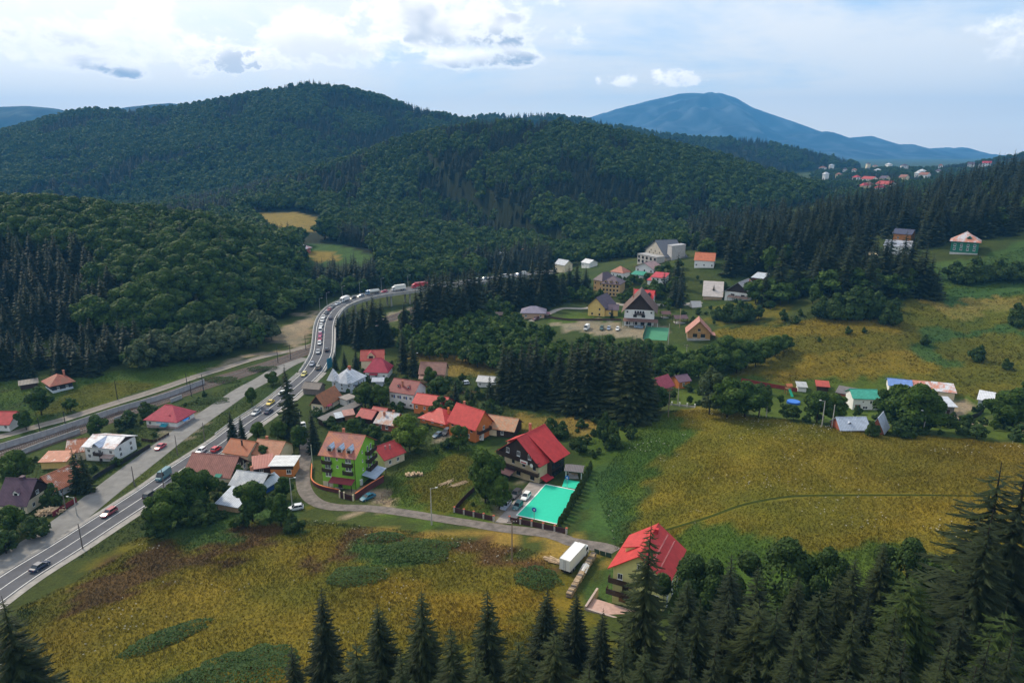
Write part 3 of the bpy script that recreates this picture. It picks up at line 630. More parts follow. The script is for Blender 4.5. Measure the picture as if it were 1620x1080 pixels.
    def canopy(s, side, x0, x1, z, dep, m, drop=.5, posts=True, name='canopy'):
        L = x1-x0
        c = s.part(name, m, lambda b: b.slab([(0, -dep, -drop), (L, -dep, -drop), (L, 0, 0), (0, 0, 0)], .1), side, x0, z)
        if posts:
            for xx in np.linspace(.15, L-.15, max(2, int(L/2.8)+1)):
                mb = MB(); mb.box(xx-.08, xx+.08, -dep+.1, -dep+.26, -z-.5, -drop-.1); mb.build('post', WHITE if posts == 'white' else DWOOD, c)
        return c
RED = (.42, .022, .035); RED2 = (.36, .035, .030); RUST = (.34, .105, .04); BRWN = (.26, .10, .065); PURP = (.085, .055, .085); GREYR = (.42, .46, .52); SILV = (.62, .63, .65); ORT = (.42, .15, .07)
def rfx(c, **k): return roofm(c, 'X', **k)
def rfy(c, **k): return roofm(c, 'Y', **k)
YEL = mat((.74, .68, .27), .85, .12); LIME = mat((.24, .52, .045), .8, .1); BEIGE = mat((.60, .48, .30), .85, .12); YEL2 = mat((.66, .47, .16), .85, .12); TERRA = mat((.60, .19, .05), .85, .12); GREENW = mat((.03, .17, .11), .8, .15); LBLUE = mat((.5, .55, .62), .85, .1); BRICK = mat((.34, .10, .06), .9, .25, 3)
# --- yellow house in the foreground
h = House('yellow_house', 'yellow three storey house with steep red roof beside white truck in foreground', (968,953), (1050,966), 11.5, eave=893, ridge=877, roof='y', wall=YEL, rm=rfy((.50, .026, .024), rib=.35), over=.9)
w = h.w
h.balcony('f', -.6, w*.42, h.h*.60, 1.3); h.balcony('f', -.9, w*.42, h.h*.27, 1.4)
h.wins('f', 3, (h.h*.64,), 1.0, 1.3, 1.4).win('f', w*.62, h.h*.32).win('f', w*.85, h.h*.32).win('f', w*.85, .6).win('f', w/2, h.h+.5, .9, 1.1)
h.door('f', w*.25, 1.2, 2.2, DWOOD, h.h*.27).door('f', w*.2, 1.4, 2.1, WOOD); h.wins('r', 3, (.8, h.h*.33, h.h*.65), 1, 1.2, 2); h.wins('l', 2, (h.h*.65,), 1, 1.2, 2.5)
h.chimney(w*.55, 9.3, .9, mat((.45, .03, .035), .8, .1)); h.part('drainpipe', DCONC, lambda b: b.tube((0, -.12, -1), (0, -.12, h.h-.3), .07, n=6), 'f', w-.15)
# long shed dormer on the left slope
k_ = h.rh/(h.w/2)
mb = MB(); x0 = w*.10; z0_ = h.h+k_*x0
mb.add([(x0, 4, z0_), (x0, 8.6, z0_), (x0, 8.6, z0_+1.25), (x0, 4, z0_+1.25), (x0+2.0, 4, z0_+2.0*k_), (x0+2.0, 8.6, z0_+2.0*k_), (x0+2.0, 8.6, z0_+1.9), (x0+2.0, 4, z0_+1.9)], [(0, 1, 2, 3), (0, 3, 7, 4), (1, 5, 6, 2), (3, 2, 6, 7)])
dm = mb.build('dormer', YEL, h.t)
mb = MB(); mb.slab([(x0-.5, 3.6, z0_+1.22), (x0+2.9, 3.6, z0_+2.35), (x0+2.9, 9, z0_+2.35), (x0-.5, 9, z0_+1.22)], .14); mb.build('dormer_roof', h.rm, dm)
mb = MB(); mb.box(x0-.04, x0+.02, 4.5, 8.1, z0_+.25, z0_+1.0); mb.build('pane', GLASS, dm)
sn = MB()
for yy in np.arange(.5, 11.4, .45):
    for q in (.72, .86): sn.box(w*q-.12, w*q+.12, yy, yy+.16, h.h+k_*(w-w*q)+.16, h.h+k_*(w-w*q)+.30)
tag(sn.build('snow_guards', mat((.50, .20, .20), .6, .1), h.roofo), kind='stuff')
t = MB(); t.box(-3.2, w*.6, -5.2, -1.5, -2.5, .12); t.build('terrace', mat((.46, .30, .25), .9, .2, 1.2), h.t)
t = MB(); t.box(-3.6, -3.2, -5.4, 1.0, -2.5, .8); t.box(-3.2, w+.5, -5.6, -5.2, -2.5, .45); t.build('terrace_wall', mat((.42, .33, .29), .9, .2, 1.2), h.t)
YH = h
# --- villa with the sports court
h = House('villa', 'large beige villa with dark wood balconies and wide red roof beside turquoise court', (790,746), (852,764), 11.5, eave=711, ridge=692, roof='y', wall=BEIGE, rm=rfy((.50, .028, .026), rib=.4), over=.95, gable=DWOOD)
w = h.w
h.part('timber_storey', DWOOD, lambda b: b.box(-.04, w+.04, -.05, 3.5, 0, h.h*.13), 'f', 0, h.h*.87)
h.balcony('f', -.3, w+.3, h.h*.88, 1.0); h.balcony('f', -.3, w+.3, h.h*.42, 1.0)
h.wins('f', 3, (h.h+.15,), 1.1, 1.5, 3.2); h.wins('f', 4, (h.h*.60,), 1.0, 1.3, 1.5, True); h.wins('f', 3, (h.h*.12,), 1.5, 1.3, 2.2, True); h.wins('r', 1, (h.h*.12, h.h*.42, h.h*.72), 1, 1.4, 2.2); h.skylight(w*.74, 4.4).skylight(w*.74, 6.6)
h.part('bay', DWOOD, lambda b: b.box(0, 6.5, -1.4, .05, -1, h.h*.95), 'r', 4.0)
for q in (.12, .5):
    for xx in (4.4, 5.95, 7.5, 9.05): h.part('window', GLASS, lambda b: b.box(0, 1.25, -1.47, -1.38, 0, h.h*.28), 'r', xx, h.h*q)
mb = MB(); mb.slab([(w*.55, 3.6, h.h+h.rh*.90+.2), (w+2.6, 3.6, h.h-.35), (w+2.6, 11.6, h.h-.35), (w*.55, 11.6, h.h+h.rh*.90+.2)], .16); mb.build('bay_roof', h.rm, h.roofo)
mb = MB(); mb.slab([(-2.6, 6, h.h-.2), (w*.4, 6, h.h+h.rh*.75), (w*.4, 11, h.h+h.rh*.75), (-2.6, 11, h.h-.2)], .16); mb.build('side_roof', h.rm, h.roofo)
MB().box(-2.2, 0, 6.3, 10.7, -1, h.h-.3).build('side_wing', BEIGE, h.t)
h.canopy('f', -1.5, w*.45, h.h*.34, 3.2, mat((.075, .03, .035), .7, .2), .8, name='porch'); h.door('f', w*.3, 1.4, 2.2)
h.canopy('r', .6, 4.4, h.h*.30, 2.2, mat((.42, .03, .04), .7, .1), .7, False, 'awning')
b_ = h.part('banner', mat((.75, .70, .68), .7, .1), lambda b: b.box(0, 2.6, -1.12, -1.06, -.1, 1.0), 'f', w*.60, h.h*.84)
MB().box(.35, 2.2, -1.135, -1.125, .15, .5).build('lettering', mat((.5, .05, .05), .7, .1), b_)
h.part('round_sign', WHITE, lambda b: b.tube((0, -1.15, .5), (0, -1.08, .5), .55, n=20), 'f', w*.88, h.h*.80)
h.chimney(w*.3, 9, .9)
VILLA = h
def gazebo(label, px, w, d, h, rh, m, rz, post=WHITE):
    p = P(*px); t = thing('gazebo', label, 'gazebo', p, rz)
    for x in (-w/2, w/2):
        for y in (-d/2, d/2): MB().box(x-.11, x+.11, y-.11, y+.11, -.6, h).build('post', post, t)
    mb = MB(); o = .5; mb.slab([(-w/2-o, -d/2-o, h), (w/2+o, -d/2-o, h), (w/2+o, 0, h+rh), (-w/2-o, 0, h+rh)], .12); mb.slab([(-w/2-o, 0, h+rh), (w/2+o, 0, h+rh), (w/2+o, d/2+o, h), (-w/2-o, d/2+o, h)], .12); mb.build('roof', m, t)
    MB().box(-w/2+.3, w/2-.3, -d/2+.3, d/2-.3, -.6, .12).build('floor', CONC, t)
    MB().box(-.9, .9, -.4, .4, .7, .78).box(-.08, .08, -.08, .08, .12, .7).build('table', PWOOD, t); return t
gazebo('open gazebo with grey roof and white posts beside villa and court', (909,753), 4.3, 3.6, 2.5, .9, rfx((.13, .115, .125)), R(-14))
# --- lime green guest house
h = House('guest_house', 'lime green guest house with rusty dormered roof and dark balconies', (512,769), (564,774), 12.5, eave=717, ridge=686, roof='x', wall=[LIME], rm=rfx((.27, .085, .07), second=(.40, .13, .05), amount=.5, scale=.3), over=.7)
w = h.w; hh = h.h
MB().box(-.04, w*.3, -.04, 1, -2.5, hh*.16).build('plinth', CREAM, h.t)
for q in (.80, .56, .32):
    h.win('f', w*.14, hh*q, .8, 1.3).win('f', w*.23, hh*q, .8, 1.3)
    if q > .4: h.win('f', w*.76, hh*q, .8, 1.3).win('f', w*.85, hh*q, .8, 1.3); h.win('f', w*.47, hh*(q+.05), .6, .8)
for q in (.74, .50): h.balcony('f', w*.03, w*.32, hh*q, .9); h.balcony('f', w*.65, w*.95, hh*(q-.02), .9)
h.win('f', w*.18, .3, 1.2, 1.0)
h.canopy('f', w*.28, w*.98, hh*.33, 2.4, mat((.20, .03, .035), .7, .15), .7); h.door('f', w*.52, 1.3, 2.1)
mb = MB()
for i in range(6): mb.box(w*.36, w*.62, -.35*(6-i), -.35*(5-i), -.8, .16*(i+1)-.8)
mb.build('steps', CONC, h.t)
for q in (.22, .52, .80): h.dormer(w*q, hh+.5, 1.7, 1.0, roofm((.34, .44, .58), 'X'), mat((.5, .45, .42), .85, .1), 1.6, .8)
for q in (.30, .55, .80):
    b = h.balcony('r', 6.4, 11.2, hh*q, 1.5); h.win('r', 8, hh*q+.2, .9, 1.8).win('r', 10, hh*q+.2, .9, 1.8)
for q in (.42, .68, .95): h.win('r', 4.6, hh*q-.3, .6, .8)
h.canopy('r', 3.5, 11, 3.0, 4.2, roofm((.36, .44, .56), 'X'), .9); h.chimney(w*.3, 8, 1.0)
h.part('drainpipe', DWOOD, lambda b: b.tube((0, -.1, -1), (0, -.1, hh-.3), .08, n=6), 'f', w-.1)
h.part('box', WHITE, lambda b: b.box(0, .9, -.5, -.02, .3, 2.0), 'r', 2.2)
House('house', 'small house under plain red roof with two little vents beside lime green guest house', (609,741), (640,728), 8.5, h=3.0, rh=2.6, roof='x', wall=CREAM, rm=rfx((.42, .035, .035), rib=.35)).win('f', 2, .8).win('f', 5, .8).chimney(2.4, 2.6, .2, mat((.35, .2, .2), .8, .1), .35).chimney(3.8, 2.2, .2, mat((.35, .2, .2), .8, .1), .35)
# --- terracotta house group
h = House('house', 'terracotta house with bright red gable roof and wooden end balcony', (711,688), (752,700), 8.5, eave=664, ridge=644, roof='x', wall=TERRA, rm=rfx((.50, .030, .025)), over=.6)
h.wins('f', 3, (h.h*.68,), .9, .6, 1.6, True).win('f', h.w*.75, h.h*.25).balcony('r', .8, 6.8, h.h*.62, 1.3); h.win('r', 4.2, h.h*.68, .9, 1.4).win('r', 2.4, .8, 1, 1.2).chimney(1.5, 6, .8)
h = House('house', 'terracotta house with hipped red roof behind bright green tree', (665,668), (704,677), 9.5, eave=660, ridge=645, roof='hip', wall=TERRA, rm=rfx((.48, .030, .025)), over=.7)
h.wins('f', 3, (1.0,), 1, 1.2, 1.5).wins('r', 2, (1.0,), 1, 1.2, 1.5).chimney(h.w*.8, 5, 1.0, ORANGE)
h = House('house', 'long red roofed wing behind the terracotta hip roofed house', (655,653), (702,660), 7, h=4.2, rh=2.2, roof='x', wall=TERRA, rm=rfx((.47, .032, .026)), over=.6); h.wins('f', 4, (2.0,), .9, 1.1)
h = House('house', 'low red roof house tucked behind end of terracotta house', (767,686), (786,687), 6, h=3.6, rh=1.6, roof='x', wall=TERRA, rm=rfx((.40, .03, .035))); h.win('f', 1.5, 1)
h = House('barn', 'low barn with mottled orange tile roof behind the villa', (768,688), (812,692), 8, h=2.8, rh=2.6, roof='x', wall=DWOOD, rm=rfx((.44, .19, .09), second=(.30, .24, .16), amount=.4, scale=1.2), over=.6, cat='barn'); h.part('door', CREAM, lambda b: b.box(0, 3.0, -.06, .02, 0, 2.0), 'f', 1.0); h.win('f', 6, .8)
# --- silver roofed house and neighbours
h = House('house', 'white house with silver hipped roof and little pointed turret', (526,617), (557,622), 9.5, eave=601, ridge=582, roof='hip', wall=LBLUE, rm=rfx((.58, .60, .64)), over=.5, hip=.42)
w = h.w; h.wins('f', 3, (.7, h.h*.52), .9, 1.2, 1.3).wins('r', 3, (.7, h.h*.52), .9, 1.2, 1.5).chimney(w*.55, 5, 1.2, BRICK, 1.0)
for x, y, r, hh2 in ((.4, .5, 1.9, 3.6), (w*.72, .3, 2.3, 3.2)):
    mb = MB(); mb.add([(x-r, y-r, h.h+.05), (x+r, y-r, h.h+.05), (x+r, y+r*1.6, h.h+.05), (x-r, y+r*1.6, h.h+.05), (x, y+.2, h.h+hh2+1.2)], [(0, 1, 4), (1, 2, 4), (2, 3, 4), (3, 0, 4), (3, 2, 1, 0)]); mb.build('turret_roof', rfx((.60, .62, .66)), h.roofo)
h.balcony('r', 2, 6, h.h*.45, 1.1)
h = House('house', 'old cottage with orange tile roof and dark gable by the main road', (493,649), (513,652), 11, h=2.7, rh=3.4, roof='y', wall=CREAM, rm=rfy((.38, .13, .045), second=(.22, .10, .05), amount=.35, scale=1.4), gable=DWOOD, over=.6)
h.wins('f', 2, (.8,), .9, 1.2).wins('r', 3, (.8,), .9, 1.2, 1.6).canopy('r', 1, 3.5, 2.5, 1.4, rfx((.40, .03, .06)), .5)
House('house', 'small white annex behind the orange roofed cottage', (549,643), (563,638), 4, h=2.6, rh=.8, roof='flat', wall=WHITE, rm=rfx((.25, .22, .2))).win('f', 1.5, .9)
House('shed', 'weathered grey plank shed beside tall spruce at the main road', (480,623), (505,625), 5, h=2.6, rh=1.6, roof='x', wall=GREYW, rm=rfx((.13, .11, .10)), cat='shed')
h = House('house', 'white walled house with steep crimson roofs and white trimmed gable window', (578,599), (613,600), 9, eave=588, ridge=566, roof='hip', wall=WHITE, rm=rfx((.40, .025, .055)), over=.6, hip=.35)
h.wins('f', 3, (.7,), 1, 1.2, 1.5).wins('r', 2, (.7,), 1, 1.2).skylight(h.w*.5, 2, .7, .9); h.canopy('f', 2, 5.5, 2.6, 1.2, rfx((.40, .03, .06)), .4)
h = House('house', 'red roofed rear house with gabled dormer near the bridge ramp', (572,584), (607,583), 8, h=4.2, rh=3.2, roof='x', wall=CREAM, rm=rfx((.40, .06, .04)), over=.5); h.dormer(h.w*.45, h.h+.5, 3.2, 1.2, rfx((.42, .025, .04)), BEIGE, 2.2, .5)
h = House('house', 'long white house with dark red roof and blue window shutters', (617,641), (655,647), 9, eave=617, ridge=601, roof='x', wall=WHITE, rm=rfx((.22, .035, .032)), over=.6)
w = h.w; h.wins('f', 4, (.6, h.h*.55), 1.1, 1.2, 1.3).wins('r', 2, (h.h*.55,), 1, 1.2, 2); h.dormer(w*.3, h.h+1.2, 1.0, .5, None, None, 1.0, 1.6).dormer(w*.72, h.h+1.2, 1.0, .5, None, None, 1.0, 1.6).chimney(w*.45, 2, .6)
for i in range(3): h.part('shutter', BLUEP, lambda b: b.box(0, .5, -.07, .0, 0, 1.2), 'f', 1.9+i*(w-2.6)/3, h.h*.55)
h = House('barn', 'tall old barn with faded pinkish brown roof behind dark red roofed house', (664,603), (703,604), 8, eave=590, ridge=573, roof='x', wall=PWOOD, rm=rfx((.27, .13, .095)), cat='barn'); h.wins('f', 3, (1.0,), .9, 1.0)
House('shed', 'brown lean-to with pinkish roof against the old barn', (664,606), (680,606), 3, h=2.0, rh=.9, roof='front', wall=PWOOD, rm=rfx((.30, .16, .12)), cat='shed')
h = House('house', 'small white house with pale metal roof beside the spruce grove', (755,612), (780,613), 6, h=2.4, rh=1.3, roof='x', wall=WHITE, rm=rfx((.5, .5, .5))); h.wins('f', 2, (.7,), .8, 1.0)
House('shed', 'dark wooden shed with narrow bright red roof among garden trees', (566,668), (588,672), 6, h=2.4, rh=1.8, roof='x', wall=DWOOD, rm=rfx((.36, .03, .03)), cat='shed').win('f', 2, .8, .8, .8)
House('shed', 'wooden shed with red roof just right of narrow red shed', (586,664), (606,667), 6, h=2.2, rh=1.7, roof='x', wall=WOOD, rm=rfx((.33, .04, .035)), cat='shed')
h = House('house', 'low brown house with patchy grey and rust metal roof', (594,679), (622,683), 9, h=2.6, rh=2.4, roof='x', wall=BRICK, rm=rfx((.42, .44, .48), second=(.36, .16, .09), amount=.45)); h.win('f', 2, .7).win('f', 4.5, .7).chimney(2, 3, .9).chimney(4.5, 5, .9)
House('shed', 'very long low grey plank roof shed along the garden path', (513,674), (574,646), 2.6, h=1.9, rh=.5, roof='front', wall=DWOOD, rm=rfx((.17, .155, .145)), cat='shed', over=.3)
House('shed', 'tiny wooden shed with pink tin roof beside long grey shed', (546,665), (560,663), 3, h=1.9, rh=.6, roof='front', wall=WOOD, rm=rfx((.38, .17, .14)), cat='shed')
House('shed', 'tiny shed with light grey metal roof next to pink roofed shed', (533,668), (543,666), 3, h=1.7, rh=.5, roof='front', wall=DWOOD, rm=rfx((.45, .50, .56)), cat='shed')
House('garage', 'small grey garage between silver roofed house and long white house', (590,611), (606,611), 4, h=2.2, rh=.9, roof='x', wall=LBLUE, rm=rfx((.42, .46, .54)), cat='garage')
# --- cluster between main road and lane
h = House('house', 'long house with brown ribbed metal roof and half timbered gable by the road', (296,757), (364,763), 9.5, eave=746, ridge=719, roof='x', wall=CREAM, rm=rfx((.27, .10, .075), rib=.6), over=.8, gable=DWOOD)
w = h.w; h.wins('f', 5, (.9,), 1.0, 1.3, 1.6).wins('r', 3, (.9,), 1, 1.3, 1.6).win('r', 4.7, h.h+.5, 1, 1.1); h.door('f', w*.62); h.part('timber_frame', CREAM, lambda b: [b.box(x, x+.18, -.16, -.121, .1, 1.6) for x in (2.2, 3.8, 5.6, 7.2)], 'r', 0, h.h-.1); h.part('awning', mat((.03, .17, .12), .8, .1), lambda b: b.slab([(0, -1.3, 0), (2, -1.3, 0), (2, 0, .5), (0, 0, .5)], .06), 'f', w*.7, 2.0)
House('house', 'square house with orange tile roof and tall dark flue behind brown ribbed roof', (356,727), (393,733), 8, h=2.8, rh=2.6, roof='x', wall=CREAM, rm=rfx((.36, .10, .03), second=(.28, .12, .06), amount=.3, scale=1.3)).chimney(5, 2.4, 1.2, DARK, .35).win('f', 2, .8).win('f', 5, .8)
House('house', 'house with faded salmon tile roof near the lane corner', (400,729), (441,734), 8.5, h=2.8, rh=2.7, roof='x', wall=CREAM, rm=rfx((.42, .17, .085), second=(.35, .2, .13), amount=.3, scale=1.2)).chimney(2.0, 5.5, 1.0).win('f', 2, .8).win('f', 5, .8)
h = House('house', 'boxy house with flat white metal roof and orange plank wall by lane', (429,754), (465,754), 6, h=3.6, rh=.8, roof='flat', wall=ORANGE, rm=rfx((.62, .63, .64))); h.win('f', h.w*.8, 1.0, 1.4, 1.4).part('timber_band', DWOOD, lambda b: b.box(-.05, h.w+.05, -.05, .03, 0, 1.1), 'f', 0, 2.4)
h = House('house', 'low cottage with pink metal roof wedged between grey roofs', (403,752), (432,748), 5, h=2.3, rh=1.4, roof='front', wall=DWOOD, rm=rfx((.40, .13, .10))); h.win('f', 2, .8)
House('shed', 'broad shed with weathered grey metal gable roof behind garden trees', (366,778), (412,783), 8, h=2.4, rh=2.2, roof='x', wall=GREYW, rm=rfx((.36, .39, .43), second=(.5, .5, .5), amount=.3), cat='shed', gable=DWOOD).chimney(3, 6, .9)
House('shed', 'low lean-to with light blue grey ribbed metal roof in the grass', (345,806), (377,811), 6, h=1.9, rh=1.5, roof='front', wall=PWOOD, rm=rfx((.40, .46, .54), rib=.6), cat='shed')
House('shed', 'narrow shed with shiny grey metal roof beside lane trees', (420,781), (443,768), 4, h=2.1, rh=1.3, roof='x', wall=BLUEP, rm=rfx((.46, .50, .56)), cat='shed')
# --- left side
h = House('house', 'old dark timber house with hipped rusty orange roof below the forest', (84,622), (116,614), 8.5, h=3.0, rh=2.9, roof='hip', wall=[mat((.025, .027, .032), .8, .3), mat((.5, .55, .6), .9, .1)], rm=rfx((.32, .085, .05), second=(.24, .10, .06), amount=.4), over=1.0); h.win('f', 2, 1, .8, 1).win('f', 5, 1, .8, 1).chimney(6, 5, 1.2)
House('shed', 'dark plank lean-to beside the old house with rusty hipped roof', (33,617), (60,612), 3, h=1.9, rh=.7, roof='front', wall=DWOOD, rm=rfx((.06, .055, .06)), cat='shed')
h = House('shop', 'white roadside shop with pink hipped roof and blue banners', (233,676), (281,678), 9.5, eave=663, ridge=640, roof='hip', wall=[WHITE, mat((.35, .27, .25), .9, .2)], rm=rfx((.40, .035, .06)), over=.7, cat='shop', hip=.48)
h.part('banner', mat((.40, .60, .75), .7, .3, 1.2), lambda b: b.box(0, 4.6, -.08, .0, 0, 1.3), 'f', h.w*.33, 1.6); h.part('awning', mat((.02, .22, .28), .7, .1), lambda b: b.slab([(0, -1.5, 0), (2.6, -1.5, 0), (2.6, 0, .6), (0, 0, .6)], .06), 'f', h.w*.5, 1.2); h.part('awning', mat((.02, .16, .45), .7, .1), lambda b: b.slab([(0, -1.4, 0), (3, -1.4, 0), (3, 0, .6), (0, 0, .6)], .06), 'r', 2, 2.3); h.win('f', 1.4, 1.0).win('r', 6.5, 1.0); h.dormer(h.w*.72, h.h+1.0, .8, .4, None, None, .8, 1.4)
h = House('house', 'two storey white house with half white half rusty metal roof', (137,728), (184,730), 9.5, eave=705, ridge=689, roof='x', wall=WHITE, rm=rfx((.68, .69, .72), second=(.36, .12, .06), amount=.28, scale=.12), over=.6, gable=DWOOD)
h.wins('r', 2, (.9, h.h*.56), 1.1, 1.3, 2.4).wins('f', 3, (h.h*.56,), 1, 1.2, 1.4).win('f', 1.4, .9).win('f', h.w-1.5, .9); h.balcony('f', h.w*.35, h.w*.62, h.h*.5, 1.2); h.canopy('f', h.w*.6, h.w*.98, h.h*.52, 1.8, rfx((.38, .28, .25)), .5); h.door('f', h.w*.5)
mb = MB(); mb.slab([(h.w*.28, -1.2, h.h+.25), (h.w*.45, -1.2, h.h+1.6), (h.w*.45, 4.5, h.h+1.9), (h.w*.28, 3.4, h.h+.5)], .1); mb.slab([(h.w*.45, -1.2, h.h+1.6), (h.w*.62, -1.2, h.h+.25), (h.w*.62, 3.4, h.h+.5), (h.w*.45, 4.5, h.h+1.9)], .1); mb.build('porch_roof', rfx((.45, .52, .66)), h.roofo)
House('house', 'rusty roofed wing joined to left of two storey white house', (108,730), (136,726), 8, h=3.0, rh=2.4, roof='x', wall=CREAM, rm=rfx((.38, .12, .05), second=(.55, .5, .46), amount=.25)).win('f', 2, .8)
House('shed', 'low outbuilding with flat orange rust roof left of white house', (66,742), (106,740), 5, h=2.4, rh=.9, roof='front', wall=YEL2, rm=rfx((.40, .12, .055), second=(.5, .45, .42), amount=.12), cat='shed')
h = House('house', 'cottage with patched rusty gable roof behind spruces at the left', (58,779), (90,787), 9, h=2.7, rh=3.0, roof='y', wall=WHITE, rm=rfy((.38, .12, .05), second=(.52, .5, .48), amount=.25), over=.7, gable=WOOD); h.wins('r', 3, (.8,), .9, 1.2, 1.6).wins('f', 2, (.8,), .9, 1.2)
h = House('house', 'house with dark purple metal roof and timber gable at left edge', (2,811), (44,812), 9, h=3.2, rh=4.6, roof='x', wall=CREAM, rm=rfx((.085, .04, .065), rib=.4), over=.8, gable=DWOOD); h.wins('r', 2, (.8,), 1, 1.2, 2.5).wins('f', 2, (.8,), 1, 1.2).win('r', 4.5, 3.6, 1, 1).chimney(h.w*.55, 4.5, 1.0, mat((.09, .05, .07), .7, .2), 1.0).dormer(h.w*.55, h.h+1.2, 1.6, .9, None, None, 2, 1.2)
h = House('house', 'house with bright red gabled roof cut by the left edge above railway', (-28,680), (16,682), 8, h=2.8, rh=2.6, roof='x', wall=WHITE, rm=rfx((.42, .03, .03)), over=.8); h.wins('f', 3, (.8,), .9, 1.2)
# --- right side beyond the meadow crest
House('cabin', 'small cabin with steep pink roof at right edge of spruce grove', (1026,618), (1046,622), 7, h=2.4, rh=3.0, roof='y', wall=WOOD, rm=rfy((.42, .06, .09)), cat='cabin', over=.6).win('f', 2.4, .8)
House('cabin', 'orange wooden cabin with purple roof behind white post fence', (1074,615), (1091,613), 5.5, h=3.0, rh=1.5, roof='x', wall=mat((.50, .17, .04), .8, .2), rm=rfx((.17, .09, .13)), cat='cabin').win('f', 2, 1)
h = House('house', 'white house with turquoise green roof among trees past the meadow', (1348,648), (1388,648), 7, eave=629, ridge=616, roof='x', wall=WHITE, rm=rfx((.05, .36, .26)), over=.5); h.win('f', h.w*.75, h.h*.5, 1.6, 1.3).win('f', h.w*.4, h.h*.6, .6, .6).win('f', h.w*.5, .3, 1.8, 1.0); h.door('f', h.w*.2, 1.8, 1.8, mat((.15, .02, .02), .7, .2))
House('shed', 'low dark brown shed with grey roof left of turquoise roofed house', (1323,628), (1349,632), 5, h=1.8, rh=.9, roof='front', wall=BRICK, rm=rfx((.15, .135, .135)), cat='shed')
House('shed', 'long shed with bright blue roof behind big garden trees', (1405,622), (1440,625), 7, h=3.2, rh=1.4, roof='x', wall=WHITE, rm=rfx((.16, .28, .60)), cat='shed')
House('shed', 'shed with white and rust streaked metal roof right of blue roofed shed', (1441,628), (1475,630), 6, h=3.0, rh=1.2, roof='front', wall=WHITE, rm=rfx((.62, .60, .60), second=(.46, .13, .06), amount=.6, scale=.25), cat='shed')
House('shed', 'shed with silvery roof spotted with orange rust at end of shed row', (1477,631), (1509,633), 6, h=3.0, rh=1.2, roof='front', wall=CREAM, rm=rfx((.60, .62, .66), second=(.5, .16, .07), amount=.42, scale=.35), cat='shed')
h = House('house', 'small grey plastered house with pale tin roof in dirt yard', (1481,657), (1508,657), 6, h=3.4, rh=.9, roof='front', wall=DCONC, rm=rfx((.55, .58, .64)), over=.7); h.win('f', 1.2, 1.2).door('f', 3.6)
House('garage', 'white garage with plain white metal roof at right of dirt yard', (1546,643), (1568,644), 5, h=2.4, rh=1.5, roof='front', wall=LBLUE, rm=rfx((.66, .68, .72)), cat='garage')
h = House('barn', 'long low barn with sagging silver blue metal roof behind the meadow crest', (1330,682), (1374,683), 6, lift=-1.2, h=2.0, rh=2.4, roof='x', wall=BRICK, rm=rfx((.46, .52, .62)), cat='barn'); h.dormer(3, h.h+.9, .8, .4, None, DARK, .8, 1.2)
House('barn', 'taller silver gabled end of the low barn with red brick gable', (1374,684), (1397,688), 6, lift=-1.2, h=2.4, rh=3.6, roof='y', wall=BRICK, rm=rfy((.48, .54, .64)), cat='barn', over=.4)
House('shed', 'low red roofed shed beyond the playground', (1292,618), (1310,619), 4, h=1.9, rh=.7, roof='front', wall=DWOOD, rm=rfx((.42, .06, .035)), cat='shed')
House('shed', 'low white shed with grey roof behind the green slide', (1262,619), (1275,620), 4, h=1.9, rh=.5, roof='front', wall=WHITE, rm=rfx((.42, .44, .45)), cat='shed')
# --- houses up the valley
h = House('chalet', 'big white chalet with brown roof, dark gable and ground floor arcade', (987,515), (1034,515), 17, eave=489, ridge=465, roof='y', wall=WHITE, rm=rfy((.14, .075, .055)), over=1.6, gable=DWOOD, cat='house')
w = h.w; h.balcony('f', w*.34, w*.68, h.h*.72, 1.2); h.wins('f', 4, (h.h*.76,), .9, 1.4, w*.37, True).wins('f', 2, (h.h*.52,), 1.8, 1.4, w*.36, True).win('f', w*.1, h.h*.8, .8, .8, True).win('f', w*.9, h.h*.8, .8, .8, True)
h.canopy('f', -.5, w+2, h.h*.45, 3.0, rfx((.17, .085, .065)), 1.0, 'white', 'arcade'); h.wins('f', 4, (.3,), 2.0, 2.2, 2, True).wins('r', 3, (h.h*.3, h.h*.7), 1, 1.3, 2.5, True); h.chimney(w*.25, 10, 1)
House('house', 'house with bright red roof and two dormers right behind white chalet', (1002,486), (1031,486), 9, h=5.0, rh=3.8, roof='x', wall=WHITE, rm=rfx((.60, .02, .025)), over=.7).dormer(3.6, 6.0, 1.8, 1.2, rfx((.08, .05, .05)), DWOOD, 2, .8).dormer(8.0, 6.0, 1.8, 1.2, rfx((.08, .05, .05)), DWOOD, 2, .8)
h = House('house', 'yellow house with purple roof and long side wing above parking', (930,499), (956,501), 14, h=5.4, rh=4.6, roof='y', wall=YEL2, rm=rfy((.085, .055, .085)), over=.9); h.win('f', 2.4, .6, .9, 1.1, True).win('f', 6.6, 3.4, .9, 1.1, True).win('f', 6.6, .6, .9, 1.1, True); h.wins('r', 3, (2.4,), .9, 1.1, 2, True)
House('house', 'lower yellow wing with purple roof beside the gabled yellow house', (958,500), (977,500), 7, h=3.6, rh=2.0, roof='x', wall=YEL2, rm=rfx((.085, .055, .085)), over=.6).win('f', 2.2, 1)
h = House('hotel', 'tan hotel with purple mansard roof and three rows of windows', (951,469), (980,469), 12, eave=448, ridge=436, roof='hip', wall=mat((.50, .33, .15), .85, .12), rm=rfx((.10, .065, .085)), over=.5, cat='hotel'); h.wins('f', 5, (.8, h.h*.42, h.h*.74), 1.1, 1.3, 1.4, True); [h.dormer(h.w*q, h.h+.4, 1.4, .9, None, mat((.50, .33, .15), .85, .12), 1.6, .4) for q in (.2, .5, .8)]
